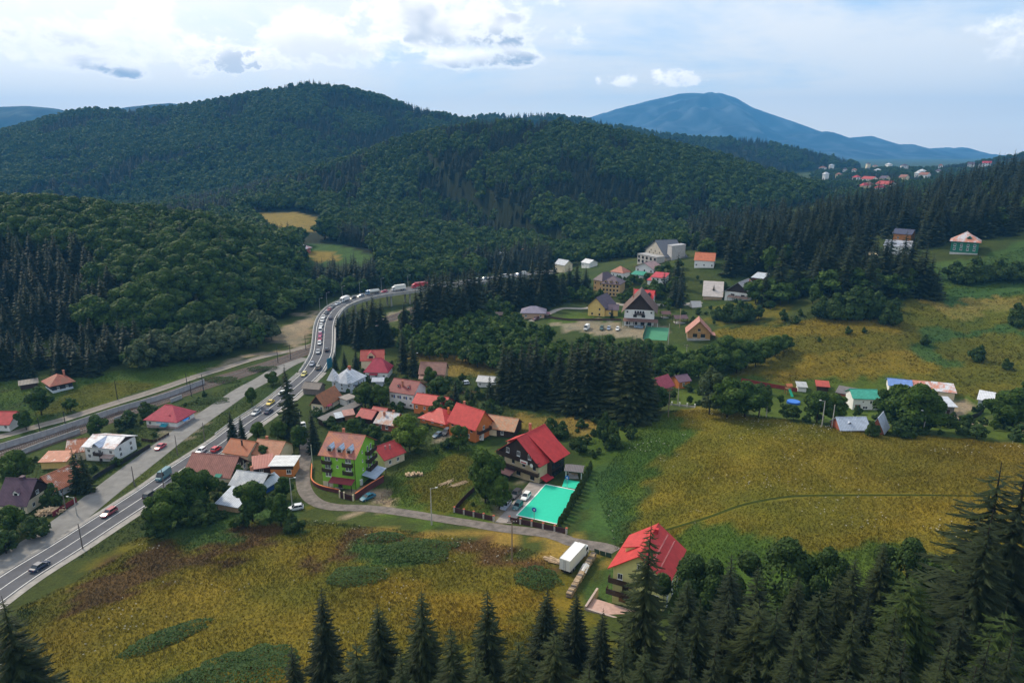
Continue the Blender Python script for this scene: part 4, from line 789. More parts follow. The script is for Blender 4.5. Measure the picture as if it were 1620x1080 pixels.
h = House('hotel', 'recessed left wing of tan hotel under purple hipped roof', (939,459), (952,461), 12, h=6.5, rh=4.5, roof='hip', wall=mat((.48, .31, .14), .85, .12), rm=rfx((.10, .065, .085)), cat='hotel'); h.wins('f', 2, (1, 4), 1, 1.3, 1.3, True)
House('house', 'house with rusty orange hipped roof behind the tan hotel', (966,443), (985,443), 8, h=5.0, rh=3.4, roof='hip', wall=WHITE, rm=rfx((.36, .12, .07)), over=.5).win('f', 2, 2.5).win('f', 5, 2.5)
h = House('building', 'unfinished grey building with dark blue roof and many empty window openings', (1020,410), (1053,413), 14, eave=394, ridge=380, roof='y', wall=mat((.38, .35, .31), .9, .25, .5), rm=rfy((.055, .065, .09)), over=.8, cat='building'); w = h.w; h.wins('f', 6, (.6, h.h*.36, h.h*.68), 1.2, 1.4, 1.4, True).wins('f', 3, (h.h+.4,), 1.1, 1.4, w*.3, True)
House('building', 'blank grey concrete stair tower behind the unfinished building', (1055,411), (1062,412), 10, h=9.5, rh=.6, roof='front', wall=mat((.42, .41, .40), .9, .2), rm=rfx((.4, .4, .4)), cat='building', over=.2)
h = House('building', 'bare concrete frame storey below the unfinished building', (1008,418), (1038,419), 7, h=6.0, rh=.4, roof='flat', wall=mat((.40, .38, .36), .9, .2), rm=rfx((.36, .35, .34)), cat='building', over=.2); h.wins('f', 5, (.5, 3.2), 2.0, 2.0, 1.6, True)
House('house', 'white house with pale pink gable roof below concrete frame', (1005,431), (1034,432), 9, h=3.2, rh=3.2, roof='y', wall=WHITE, rm=rfy((.30, .19, .19)), over=1.2).wins('f', 3, (.8,), 1, 1.2, 2, True)
House('shed', 'kiosk with bright green roof below pink gabled house', (999,441), (1016,441), 5, h=2.6, rh=1.2, roof='front', wall=WHITE, rm=rfx((.02, .26, .17)), cat='kiosk').win('f', 2, .8)
h = House('house', 'white house with split level red roofs above bright red roof', (1030,452), (1050,452), 8, h=5.0, rh=1.6, roof='front', wall=WHITE, rm=rfx((.45, .03, .045)), over=.6); h.wins('f', 3, (.8, 3.2), 1, 1.1, 1.3, True)
House('house', 'low red roofed porch wing left of split level house', (1024,452), (1030,452), 6, h=3.4, rh=1.0, roof='front', wall=WHITE, rm=rfx((.45, .03, .045)))
h = House('house', 'white house with plain orange roof standing above the spruces', (1098,424), (1129,424), 9, eave=411, ridge=400, roof='x', wall=WHITE, rm=rfx((.55, .15, .06)), over=.4); h.wins('f', 3, (1.2,), 1, 1.2)
h = House('house', 'broad white farmhouse with grey roof and dark triangular gable', (1146,475), (1187,475), 14, eave=460, ridge=447, roof='y', wall=WHITE, rm=rfy((.38, .38, .40)), over=1.4, gable=DWOOD); h.wins('f', 2, (h.h*.45,), 2, 1.3, h.w*.3, True).chimney(h.w*.7, 9, 1); [h.canopy('f', h.w*q, h.w*(q+.24), 2.6, 2.2, rfx((.25, .17, .14)), .9) for q in (.15, .42, .69)]
House('barn', 'pale barn with large sloping whitish roof left of white farmhouse', (1112,474), (1142,474), 9, h=2.0, rh=6.2, roof='front', wall=PWOOD, rm=rfx((.50, .45, .42)), cat='barn')
House('house', 'dark red timber block with light flat roof behind white farmhouse', (1188,458), (1205,458), 8, h=6.5, rh=1.6, roof='front', wall=mat((.10, .02, .02), .8, .2), rm=rfx((.5, .54, .6)))
h = House('cabin', 'new log cabin with salmon gable roof and two dark windows', (1087,539), (1123,538), 9, eave=524, ridge=508, roof='y', wall=[mat((.40, .22, .08), .75, .3, 1.2), CONC], rm=rfy((.46, .20, .15)), over=.9, cat='cabin'); h.win('f', h.w*.33, 1.4, 2.0, 1.8, True).win('f', h.w*.68, 1.4, 2.0, 1.8, True).win('f', h.w*.5, h.h+.3, 1.2, 1.2, True); h.canopy('r', 0, 6, h.h*.8, 2.4, rfx((.46, .20, .15)), .6)
h = House('house', 'bungalow with lilac grey hipped roof and open carport', (826,505), (861,503), 9, h=3.2, rh=2.8, roof='hip', wall=mat((.55, .36, .24), .85, .1), rm=rfx((.20, .18, .25)), over=1.0); h.wins('f', 2, (.9,), 1.2, 1.2, 2).canopy('r', 1, 6, 2.8, 3, rfx((.14, .06, .09)), .4)
gazebo('dark wooden garden pavilion left of lilac roofed bungalow', (790,505), 5, 4, 2.8, 1.4, rfx((.09, .06, .055)), .1, DWOOD)
House('shed', 'small white shed at wood edge left of dark pavilion', (738,503), (750,503), 4, h=2.4, rh=.8, roof='front', wall=WHITE, rm=rfx((.4, .4, .4)), cat='shed')
gazebo('dark purple roofed garden pavilion right of white chalet', (1075,510), 6, 5, 2.6, 1.3, rfx((.10, .05, .06)), .1, DWOOD)
gazebo('small brown pavilion close to right corner of white chalet', (1052,502), 4, 4, 2.2, 1.2, rfx((.12, .05, .045)), .1, DWOOD)
h = House('house', 'green walled villa with rusty hipped roof high on right slope', (1502,402), (1546,403), 12, eave=381, ridge=366, roof='hip', wall=[GREENW, mat((.5, .48, .45), .9, .15)], rm=rfx((.55, .53, .56), second=(.46, .14, .06), amount=.55, scale=.25), over=.9, hip=.55); h.wins('f', 4, (2.2, h.h*.62), 1.1, 1.3, 1.8).dormer(h.w*.62, h.h+1.0, 2.2, 1.0, rfx((.40, .42, .46)), GREENW, 2, 1)
House('house', 'cabin with dark blue roof and orange front high among spruces', (1411,383), (1440,383), 8, h=5, rh=2.4, roof='x', wall=mat((.5, .2, .06), .8, .2), rm=rfx((.05, .06, .12)), lift=0).win('f', 3, 2)
House('house', 'white house half hidden behind spruces below blue roofed cabin', (1397,403), (1438,403), 9, h=5, rh=2.6, roof='x', wall=WHITE, rm=rfx((.46, .47, .52))).wins('f', 3, (1, 3), 1, 1.2)
House('house', 'narrow yellow house glimpsed between dark spruces', (1373,418), (1385,418), 6, h=5, rh=1.0, roof='front', wall=YEL2, rm=rfx((.6, .5, .3))).win('f', 1.5, 2.5)
h = House('barn', 'lone farm barn with half red half silver roof on far clearing', (475,400), (492,400), 14, h=3.4, rh=4.5, roof='hip', wall=BRICK, rm=rfx((.52, .54, .62), second=(.34, .12, .12), amount=.45, scale=.06), cat='barn', over=1.2); h.wins('f', 2, (.8,), 1.2, 1.2)
for a, b, hh, rh, rf_, wl, rm, lab in (((787,415),(800,415),6,2,'x',WHITE,SILV,'white roadside house among far trees beyond bridge'),((878,431),(893,431),6,3,'x',CREAM,GREYR,'pale house between dark spruces by far road'),((826,411),(832,411),9,.5,'flat',ORANGE,ORT,'slim orange tower block shape above far trees'),((920,424),(932,424),4,2,'x',WHITE,SILV,'small white house at right behind spruce row'),((708,420),(722,420),4,1.5,'x',CREAM,GREYR,'low pale building beside the far road bend'),((690,421),(699,421),3,1.5,'x',mat((.55,.45,.1),.8,.1),GREYR,'small yellow roadside hut at far bend')):
    House('house', lab, a, b, 8, h=hh, rh=rh, roof=rf_, wall=wl, rm=rfx(rm)).win('f', 1.5, 1.5, 1.4, 1.4)
# --- town on the far hill
TOWN = [(1303,268,12,WHITE,BRWN,'f'),(1316,268,8,WHITE,GREYR,'t'),(1336,272,9,WHITE,PURP,'f'),(1351,272,11,WHITE,BRWN,'f'),(1324,281,9,CREAM,BRWN,'f'),(1302,286,6,WHITE,SILV,'t'),(1351,285,10,WHITE,RED,'f'),(1374,264,7,CREAM,PURP,'t'),(1385,264,10,CREAM,BRWN,'f'),(1386,273,12,WHITE,GREYR,'f'),(1402,266,8,WHITE,SILV,'t'),(1370,288,24,WHITE,RED2,'f'),(1395,288,14,CREAM,PURP,'f'),(1395,300,30,WHITE,RED2,'f'),(1368,299,9,WHITE,BRWN,'f'),(1386,305,9,WHITE,RED,'f'),(1432,266,12,WHITE,PURP,'f'),(1455,276,12,WHITE,SILV,'f'),(1459,282,18,WHITE,BRWN,'f'),(1426,286,14,CREAM,BRWN,'f'),(1449,280,9,WHITE,SILV,'f'),(1487,265,9,WHITE,BRWN,'f'),(1482,276,9,WHITE,PURP,'f'),(1535,263,14,WHITE,PURP,'f'),(1549,265,6,WHITE,GREYR,'f'),(1560,261,19,WHITE,RED,'f'),(1362,301,8,CREAM,RED,'f')]
_lab = ['broad white villa at left end of hill town','narrow white tower house next to broad villa','white house with purple roof in upper hill town','white house with brown roof in upper hill town','cream house below purple roofed town house','small white house at lower left of hill town','white house with small red roof in hill town','slim cream tower on hill town skyline','cream house beside slim town tower','white house with grey roof on town slope','slim white tower at centre of hill town skyline','long hotel with dark red roof in hill town','cream house with purple roof in hill town centre','longest dark red roofed hotel at foot of hill town','white house with brown roof left of longest hotel','white house with bright red roof below longest hotel','white house with purple roof right of town centre','white block right side of hill town','wide white hotel with brown roof right side of hill town','cream house with brown roof below town centre','small white house left of wide white hotel','lone white house on hill skyline right of town','white house with purple roof below lone skyline house','white house with purple roof near right hill town end','tiny white house beside long red roof at right','long red roofed white building at right end of hill town','small cream house with red roof at lower hill town']
for (u, v, wpx, wl, rc, k), lab in zip(TOWN, _lab):
    v += 3; wpx *= .72; h = House('town_house', lab, (u-wpx/2, v), (u+wpx/2, v), 11, h=(14 if k == 't' else 8)+random.random()*2, rh=3.5, roof='x' if wpx > 10 else 'hip', wall=wl, rm=rfx(rc), over=.8, group='houses of the far hill town')
    n = max(2, int(h.w/4)); h.wins('f', n, (1.5, 5), 1.6, 1.8, 2, True)
# ------------------------------------------------------------------ vehicles
PAINTS = {}
def paint(c):
    if c not in PAINTS:
        m, nt, b = nodes('car_paint_%d' % len(PAINTS)); b.inputs['Base Color'].default_value = (*c, 1); b.inputs['Roughness'].default_value = .32; b.inputs['Coat Weight'].default_value = .5; b.inputs['Coat Roughness'].default_value = .1
        PAINTS[c] = m
    return PAINTS[c]
HEADL = mat((.7, .72, .75), .15, 0); TAILL = mat((.35, .01, .01), .3, 0)
def wheel_mesh(r, w):
    t = MB(); t.tube((0, -w/2, 0), (0, w/2, 0), r, n=16); me = t.mesh('tyre', RUBBER); k = MB(); k.tube((0, -w/2-.01, 0), (0, w/2+.01, 0), r*.62, n=10); return me, k.mesh('rim', STEEL)
WH = wheel_mesh(.32, .22); WHB = wheel_mesh(.5, .32)
def ring(x, w, zb, zt):
    c = .16*(zt-zb); return [(x, -w*.93, zb), (x, w*.93, zb), (x, w, zb+c), (x, w, zt-c*2), (x, w*.88, zt), (x, -w*.88, zt), (x, -w, zt-c*2), (x, -w, zb+c)]
SHAPES = {  # length, half width, belt, roof, glass bottom back/front, roof back/front, nose height
 'sedan': (4.5, .9, .92, 1.44, -1.75, 1.0, -1.0, .25, .66), 'hatch': (4.0, .88, .95, 1.5, -1.9, .95, -1.5, .2, .70), 'wagon': (4.6, .9, .95, 1.5, -2.15, .95, -1.8, .2, .68),
 'suv': (4.6, .95, 1.08, 1.72, -2.1, 1.05, -1.75, .35, .86), 'van': (5.6, 1.0, 1.25, 2.45, -2.75, 2.2, -2.7, 1.45, 1.05), 'minivan': (4.8, .95, 1.05, 1.9, -2.3, 1.7, -2.15, .95, .85)}
CARM = {}
def car_meshes(kind):
    if kind in CARM: return CARM[kind]
    L, w, belt, rz, gb0, gb1, gt0, gt1, nose = SHAPES[kind]; a = L/2
    b = MB(); b.loft([ring(-a, w*.84, .40, belt*.9), ring(-a+.12, w*.95, .28, belt*.98), ring(-a*.7, w, .24, belt), ring(0, w, .22, belt*.985), ring(a*.42, w, .23, belt*.97), ring(a*.62, w*.985, .24, (belt+nose)/2+.03), ring(a-.22, w*.93, .28, nose), ring(a, w*.78, .38, nose-.14)])
    wt = w*.74; wb = w*.90; z0 = belt-.05; z1 = rz-.03
    b.box(gt0-.05, gt1+.05, -wt-.03, wt+.03, z1, rz)
    B_ = [(gb0, -wb, z0), (gb1, -wb, z0), (gb1, wb, z0), (gb0, wb, z0)]; T_ = [(gt0, -wt, z1), (gt1, -wt, z1), (gt1, wt, z1), (gt0, wt, z1)]
    for p, q in zip(B_, T_): b.tube(p, q, .05, n=5)
    for s in (-1, 1):
        m0 = (gb0+gb1)/2-.1; b.tube((m0, s*wb, z0), ((gt0+gt1)/2-.05, s*wt, z1), .045, n=5)
        b.box(.75, .95, s*w-.02 if s > 0 else -w-.14, w+.14 if s > 0 else -w+.02, belt, belt+.14)
    if kind == 'van': b.add([(gb0+.01, -wb*1.005, z0), (.9, -wb*1.005, z0), (.9, -wt*1.01, z1), (gt0+.01, -wt*1.01, z1), (gb0+.01, wb*1.005, z0), (.9, wb*1.005, z0), (.9, wt*1.01, z1), (gt0+.01, wt*1.01, z1)], [(0, 1, 2, 3), (7, 6, 5, 4)]); b.add([(gb0-.01, -wb, z0), (gb0-.01, wb, z0), (gt0-.01, wt, z1), (gt0-.01, -wt, z1)], [(3, 2, 1, 0)])
    g = MB(); g.add(B_+T_, [(0, 1, 5, 4), (1, 2, 6, 5), (2, 3, 7, 6), (3, 0, 4, 7)])
    hl = MB(); hl.box(a-.16, a-.03, -.17, .17, nose-.26, nose-.10); tl = MB(); tl.box(-a-.015, -a+.1, -.12, .12, belt*.66, belt*.86)
    pl = MB(); pl.box(a-.01, a+.012, -.26, .26, .44, .55)
    CARM[kind] = (b.mesh('body', DARK), g.mesh('windows', GLASS), hl.mesh('headlight', HEADL), tl.mesh('tail_light', TAILL), pl.mesh('number_plate', WHITE)); return CARM[kind]
def car(kind, col, label, pos, rz, pitch=0, group=None, cat=None, name=None):
    b, g, hl, tl, pl = car_meshes(kind); L, w = SHAPES[kind][0], SHAPES[kind][1]
    nm = {'van': 'van', 'minivan': 'van'}.get(kind, 'car')
    t = thing(name or nm, label, cat or nm, pos, rz, group); t.rotation_euler = (0, -pitch, rz)
    o = link('body', b, t); o.material_slots[0].link = 'OBJECT'; o.material_slots[0].material = paint(col); link('windows', g, t)
    for sx in (-1, 1):
        for sy in (-1, 1):
            y = link('wheel', WH[0], t, (sx*L*.31, sy*(w-.11), .32)); link('rim', WH[1], y)
    for sy in (-1, 1): link('headlight', hl, t, (0, sy*w*.58, 0)); link('tail_light', tl, t, (0, sy*w*.66, 0))
    link('number_plate', pl, t); return t
ROADS_ = np.r_[0, np.cumsum(np.linalg.norm(np.diff(ROAD[:, :2], axis=0), axis=1))]
NRD = side_of(ROAD)
def road_pose(u, v, lane, toward):
    # nearest station of the road as surveyed on its own surface
    pr = np.array([proj(p) for p in ROAD]); i = int(np.argmin((pr[:, 0]-u)**2+(pr[:, 1]-v)**2)); i = min(max(i, 1), len(ROAD)-2)
    t = ROAD[i+1]-ROAD[i-1]; q = ROAD[i, :2]+NRD[i]*lane
    z = (float(gz(*q))+.11) if i <= i0 else ROAD[i, 2]+.04
    return (q[0], q[1], z), math.atan2(-t[1], -t[0]) if toward else math.atan2(t[1], t[0])
SIL = (.42, .44, .46); WHT = (.75, .75, .74); BLK = (.015, .016, .02); NAVY = (.02, .03, .07); REDC = (.33, .02, .03); GRY = (.13, .14, .15); YELC = (.62, .45, .05); TEAL = (.02, .10, .13)
QUEUE = 'vehicles queuing on the main road'
RCARS = [  # u, v, lane (minus = far lane, coming towards the camera), shape, colour, label
 (60,902,1.9,'sedan',NAVY,'dark blue car nearest the camera on main road'),(178,806,-1.9,'wagon',(.30,.03,.04),'dark red estate car on main road behind black car'),(226,788,1.9,'suv',BLK,'black car on main road beside leafy bushes'),
 (264,748,-1.9,'van',(.05,.16,.20),'teal panel van on main road passing brown roofed house'),(326,708,-1.9,'hatch',WHT,'white hatchback half hidden by brown roof on main road'),(334,709,1.9,'hatch',(.5,.02,.03),'red hatchback half hidden by brown roof on main road'),
 (411,650,-1.9,'sedan',SIL,'silver car on main road just left of tall spruce'),(420,656,1.9,'sedan',NAVY,'navy car beside silver car left of tall spruce'),(432,632,-1.9,'sedan',YELC,'yellow taxi left of tall spruce on main road'),
 (449,618,-1.9,'hatch',WHT,'white car behind spruce top, lower of two'),(452,608,-1.9,'minivan',WHT,'white minivan behind spruce top, upper of two'),
 (483,590,-1.9,'hatch',(.60,.52,.14),'pale yellow car near start of bridge ramp'),(499,585,1.9,'suv',(.16,.14,.10),'olive grey car going away beside pale yellow car'),(494,575,-1.9,'sedan',(.25,.28,.34),'grey blue car at foot of bridge ramp'),
 (502,555,-1.9,'sedan',SIL,'silver car first on the bridge ramp'),(513,555,1.9,'sedan',BLK,'black car leaving up the bridge ramp'),(504,543,-1.9,'hatch',WHT,'white hatchback ahead of red cars on ramp'),
 (505,537.5,-1.9,'hatch',(.42,.02,.08),'crimson hatchback in the ramp queue'),(505,531,-1.9,'hatch',(.40,.05,.16),'magenta hatchback in the ramp queue'),(506,523,-1.9,'minivan',WHT,'white minivan behind magenta car in ramp queue'),
 (506,514,-1.9,'hatch',WHT,'white car mid ramp queue'),(508,507,-1.9,'suv',WHT,'white suv where the bridge begins to bend'),(518,505,1.9,'sedan',(.06,.07,.12),'dark blue car alone in outbound lane on bridge'),
 (513,500,-1.9,'sedan',WHT,'white saloon entering the bridge bend'),(519,494.5,-1.9,'hatch',(.04,.05,.07),'dark hatchback in the bridge bend'),(524,490,-1.9,'hatch',(.35,.06,.06),'red hatchback in the bridge bend'),
 (530,486,-1.9,'sedan',GRY,'dark grey car in the bridge bend'),(538,482,-1.9,'sedan',(.45,.50,.56),'pale blue car past the bridge bend'),(545,479.5,-1.9,'sedan',SIL,'silver car behind white box van on bridge'),
 (563,473,-1.9,'hatch',BLK,'black hatchback ahead of white box van on bridge'),(574,470,-1.9,'wagon',(.20,.24,.30),'grey blue estate car in middle of bridge'),(611,463,-1.9,'hatch',(.45,.02,.05),'small red car between tanker and white van on bridge'),
 (757,444,-1.9,'sedan',(.30,.36,.42),'grey blue car on far road right of spruces'),(768,442.5,-1.9,'wagon',(.10,.16,.22),'dark teal car on far road right of spruces'),(776,441.5,-1.9,'sedan',SIL,'silver car on far road right of spruces'),
 (803,439,-1.9,'minivan',WHT,'white minivan on far road between two spruces'),(812,438,-1.9,'sedan',SIL,'silver car on far road behind white minivan'),(822,437,-1.9,'suv',(.12,.2,.38),'blue suv on far road between two spruces'),(830,436,-1.9,'van',WHT,'white van on far road at right gap')]
for u, v, ln, k, c, lab in RCARS:
    p, rz = road_pose(u, v, ln, ln < 0); car(k, c, lab, p, rz, group=QUEUE)
def lorry(label, pos, rz, cab, box, L=6.0, kind='box', name='truck', h=2.6, group=None):
    t = thing(name, label, 'truck', pos, rz, group); c = MB()
    x1 = L/2+2.2
    c.loft([[(L/2+.15, -1.15, .5), (L/2+.15, 1.15, .5), (L/2+.15, 1.15, 2.5), (L/2+.15, -1.15, 2.5)], [(x1-.5, -1.15, .5), (x1-.5, 1.15, .5), (x1-.5, 1.1, 2.5), (x1-.5, -1.1, 2.5)], [(x1, -1.12, .5), (x1, 1.12, .5), (x1, 1.1, 1.5), (x1, -1.1, 1.5)]])
    c.add([(L/2+.3, -.95, 2.5), (L/2+.3, .95, 2.5), (L/2+.3, .9, 3.1), (L/2+.3, -.9, 3.1), (x1-.55, -.9, 2.5), (x1-.55, .9, 2.5)], [(0, 4, 3), (1, 2, 5), (3, 4, 5, 2), (0, 3, 2, 1)])
    cb = c.build('cab', paint(cab), t)
    g = MB(); g.add([(x1-.47, -1.0, 2.42), (x1-.47, 1.0, 2.42), (x1+.012, 1.0, 1.55), (x1+.012, -1.0, 1.55)], [(0, 3, 2, 1)])
    for s in (-1, 1): g.box(L/2+.7, x1-.5, s*1.16-.01, s*1.16+.01, 1.5, 2.3)
    g.build('windscreen', GLASS, cb)
    for s in (-1, 1): MB().box(x1-.02, x1+.03, s*.85-.2, s*.85+.2, .7, .95).build('headlight', HEADL, cb)
    MB().box(-L/2, x1-.3, -.45, .45, .55, .9).build('chassis', DARK, t)
    if kind == 'tank':
        b = MB(); b.loft([[(x, 1.15*math.cos(a)*s, 1.95+1.05*math.sin(a)*s) for a in np.linspace(0, 2*math.pi, 14, endpoint=False)] for x, s in ((-L/2, .6), (-L/2+.4, 1), (L/2-.4, 1), (L/2, .6))]); b.build('tank', paint(box), t, True)
        MB().box(-L/2+.6, L/2-.6, -.3, .3, 3.0, 3.08).build('walkway', STEEL, t)
    else:
        b = MB(); b.box(-L/2, L/2, -1.25, 1.25, .95, .95+h); bo = b.build('cargo_box', paint(box), t)
        e = MB(); z1 = .95+h
        for y in (-1.25, 1.25): e.box(-L/2, L/2, y-.04, y+.04, z1-.08, z1+.03); e.box(-L/2, L/2, y-.04, y+.04, .93, 1.02)
        e.build('box_trim', STEEL, bo)
        d = MB(); d.box(-L/2-.04, -L/2-.002, -1.2, -.02, 1.0, z1-.1); d.box(-L/2-.04, -L/2-.002, .02, 1.2, 1.0, z1-.1); d.build('rear_doors', paint(box), bo)
        for y in (-.2, .2): MB().tube((-L/2-.07, y, 1.05), (-L/2-.07, y, z1-.15), .03, n=5).build('lock_bar', STEEL, bo)
    for x in (L/2+1.3, -L/2+1.1)+((-L/2+2.3,) if L > 6.5 else ()):
        for s in (-1, 1):
            y = link('wheel', WHB[0], t, (x, s*1.03, .5)); link('rim', WHB[1], y)
    return t
for u, v, kw in ((552,475,dict(label='white box van leading queue round the bridge bend', cab=WHT, box=WHT, L=4.6, name='box_van', h=2.1)),(593,465,dict(label='blue and white tanker truck on the bridge', cab=(.18,.28,.42), box=(.55,.55,.50), L=7, kind='tank')),
                 (634,460,dict(label='large white delivery truck on the bridge', cab=WHT, box=(.72,.72,.66), L=7)),(668,455,dict(label='red articulated truck entering behind the spruces on bridge', cab=(.48,.02,.04), box=(.45,.02,.04), L=9))):
    p, rz = road_pose(u, v, -1.9, True); lorry(pos=p, rz=rz, group=QUEUE, **kw)
def ground_car(kind, col, label, u, v, head, **k):
    p = P(u, v); q = P(*head); car(kind, col, label, (p[0], p[1], p[2]+.06), math.atan2(q[1]-p[1], q[0]-p[0]), **k)
ground_car('wagon', (.36,.40,.48), 'silver blue car parked in villa yard, nearest the gate', 800, 802, (782,822)); ground_car('hatch', (.02,.10,.11), 'dark teal car parked in villa yard beside court edge', 819, 803, (800,822))
ground_car('suv', (.045,.045,.055), 'dark grey car parked in villa yard, farthest back', 816, 785, (800,800)); ground_car('hatch', WHT, 'white hatchback parked in villa yard behind teal car', 832, 788, (815,806))
ground_car('sedan', (.02,.13,.20), 'teal blue car parked by gate of lime green guest house', 582, 789, (563,796)); ground_car('hatch', (.6,.62,.64), 'white silver car parked on grass beside the lane bend', 468, 806, (455,808))
ground_car('sedan', (.02,.07,.12), 'dark blue car parked below terracotta houses', 693, 690, (685,694)); ground_car('suv', BLK, 'black car beside dark blue car below terracotta house', 706, 686, (702,690)); ground_car('sedan', (.42,.02,.05), 'red car parked on verge of the service road', 254, 709, (240,718))
ground_car('hatch', (.45,.50,.58), 'silver car parked on lawn beside old barn', 735, 608, (725,609)); ground_car('suv', (.10,.10,.11), 'dark car parked behind long white house', 595, 592, (606,592))
ground_car('van', WHT, 'white van in chalet car park', 928, 521, (923,527)); ground_car('suv', (.02,.08,.07), 'dark green car in chalet car park', 952, 521, (950,527)); ground_car('hatch', (.22,.28,.38), 'grey blue car in chalet car park', 963, 521, (961,527)); ground_car('hatch', WHT, 'white hatchback in chalet car park', 977, 522, (974,528)); ground_car('sedan', (.20,.30,.42), 'light blue car standing across chalet entrance', 1010, 519, (1002,519))
ground_car('suv', (.10,.02,.03), 'dark red car under bungalow carport', 848, 506, (842,509)); ground_car('van', (.68,.68,.66), 'white motor van parked among trees behind lane spruce', 471, 681, (460,684)); ground_car('hatch', (.48,.03,.05), 'red car half hidden beside yellow house', 1082, 912, (1086,906))
a = P(892, 908); b = P(922, 878); lorry('white box truck parked on grass beside yellow house', ((a[0]*.56+b[0]*.44), (a[1]*.56+b[1]*.44), (a[2]+b[2])/2+.05), math.atan2(b[1]-a[1], b[0]-a[0]), (.72,.72,.70), (.74,.73,.69), 7.4)
# ------------------------------------------------------------------ courts
def patch(name, px, m, lift, n=14, kind='structure', parent=None, world=None):
    c = world or [P(*q) for q in px]; mb = MB(); g = []
    for i in range(n+1):
        for j in range(n+1):
            s, t = i/n, j/n; p = (c[0]*(1-s)+c[1]*s)*(1-t)+(c[3]*(1-s)+c[2]*s)*t; g.append((p[0], p[1], float(gz(p[0], p[1]))+lift))
    mb.add(g, [(i*(n+1)+j, (i+1)*(n+1)+j, (i+1)*(n+1)+j+1, i*(n+1)+j+1) for i in range(n) for j in range(n)]); o = mb.build(name, m, parent)
    if kind: o['kind'] = kind
    return o
TURQ = mat((.015, .46, .30), .75, .06, 1.5)
courtc = [P(*q) for q in ((817,815),(881,829),(913,776),(863,766))]
court = patch('sports_court', None, TURQ, .10, 20, world=courtc)
cz = MB()
def edge_strip(c0, c1, w, lift, m, name, parent):
    d = (c1-c0)[:2]; L = np.linalg.norm(d); d = d/L; n_ = np.array([-d[1], d[0]]); mb = MB(); k = max(2, int(L/1.5)); pts = []
    for i in range(k+1):
        p = c0[:2]+d*L*i/k
        for o in (-w/2, w/2): q = p+n_*o; pts.append((q[0], q[1], float(gz(*q))+lift))
    mb.add(pts, [(2*i, 2*i+1, 2*i+3, 2*i+2) for i in range(k)]); return mb.build(name, m, parent)
for i in (0, 2, 3):
    c0, c1 = courtc[i], courtc[(i+1) % 4]; edge_strip(c0, c1, .35, .125, PAINT, 'border_line', court)
patch('play_area', ((889,770),(915,774),(920,762),(893,758)), TURQ, .09, 8)
patch('parking_yard', ((783,826),(810,828),(861,766),(838,762)), mat((.27, .24, .22), .95, .25, .5, bump=.02), .06, 14)
patch('tennis_court', ((1018,537),(1055,539),(1059,519),(1025,517)), mat((.05, .20, .11), .85, .1, .5), .10, 10)
def hoop(label, px):
    p = P(*px); t = thing('basketball_hoop', label, 'hoop', p, R(-25))
    MB().tube((0, 0, -.3), (0, 0, 3.0), .07, n=8).build('pole', STEEL, t); bd = MB(); bd.tube((0, -.06, 3.2), (0, -.02, 3.2), .62, n=20); b = bd.build('backboard', mat((.02, .13, .45), .5, .1), t)
    MB().box(-.22, .22, -.075, -.065, 3.05, 3.35).build('white_square', WHITE, b)
    r = MB(); q = [(.23*math.cos(a), -.36+.23*math.sin(a), 2.95) for a in np.linspace(0, 2*math.pi, 13)]
    for i in range(12): r.tube(q[i], q[i+1], .02, n=4)
    r.build('rim', mat((.5, .1, .03), .5, .1), t)
hoop('round blue basketball board on pole at far side of court', (897,772)); hoop('round blue basketball board by front fence of court', (845,824))
BROWNF = mat((.055, .022, .022), .7, .25, 2); PILLAR = mat((.42, .38, .34), .9, .2, 2); REDCAP = mat((.42, .10, .06), .8, .15)
wall_line('fence', 'dark brown panel fence with stone posts along front of turquoise court', 'fence', [(806,825),(850,834),(896,844)], 1.35, .08, BROWNF, 2.9, .22, None, post=(.2, .12, PILLAR, REDCAP))
wall_line('fence', 'dark brown panel fence with stone posts left of villa gate', 'fence', [(719,810),(750,817),(781,824)], 1.35, .08, BROWNF, 2.9, .22, None, post=(.2, .12, PILLAR, REDCAP))
wall_line('fence', 'dark brown board fence running back from left villa fence corner', 'fence', [(720,808),(736,790),(751,776)], 1.4, .06, BROWNF, 2.0, .02)
ORC = mat((.58, .17, .07), .8, .15)
wall_line('fence', 'brown garden wall with orange coping right of guest house gate', 'fence', [(562,791),(585,775),(607,762)], 1.9, .2, mat((.11, .03, .03), .8, .2), 2.4, .01, ORC)
wall_line('fence', 'curved orange topped wall along lane left of guest house', 'fence', [(494,738),(493,752),(494,764),(507,773),(537,780)], 1.1, .2, mat((.11, .03, .03), .8, .2), 1.6, .01, ORC)
g0 = P(538, 787); g1 = P(559, 792); gt = thing('gate', 'dark gate with white pillars in front of lime green guest house', 'gate', g0, math.atan2(g1[1]-g0[1], g1[0]-g0[0])); gl = float(np.linalg.norm((g1-g0)[:2]))
for x in (0, gl*.33, gl): MB().box(x-.16, x+.16, -.16, .16, -.4, 2.2).build('pillar', CREAM, gt)
MB().box(.2, gl*.33-.2, -.04, .04, .1, 1.9).build('wicket', BROWNF, gt); MB().box(gl*.33+.2, gl-.2, -.04, .04, .1, 1.8).build('gate_leaf', BROWNF, gt)
wall_line('fence', 'long dark board fence along service road below white house', 'fence', [(122,779),(160,752),(205,727),(238,708)], 1.4, .06, DARK, 2.5, .02)
wall_line('fence', 'red board fence beside woodpile at left', 'fence', [(84,818),(105,804),(122,794)], 1.5, .06, mat((.16, .02, .025), .8, .2), 2.2, .02)
wall_line('fence', 'low dark picket fence around terrace of roadside shop', 'fence', [(224,697),(246,699),(268,688)], 1.0, .05, DWOOD, 1.2, .06)
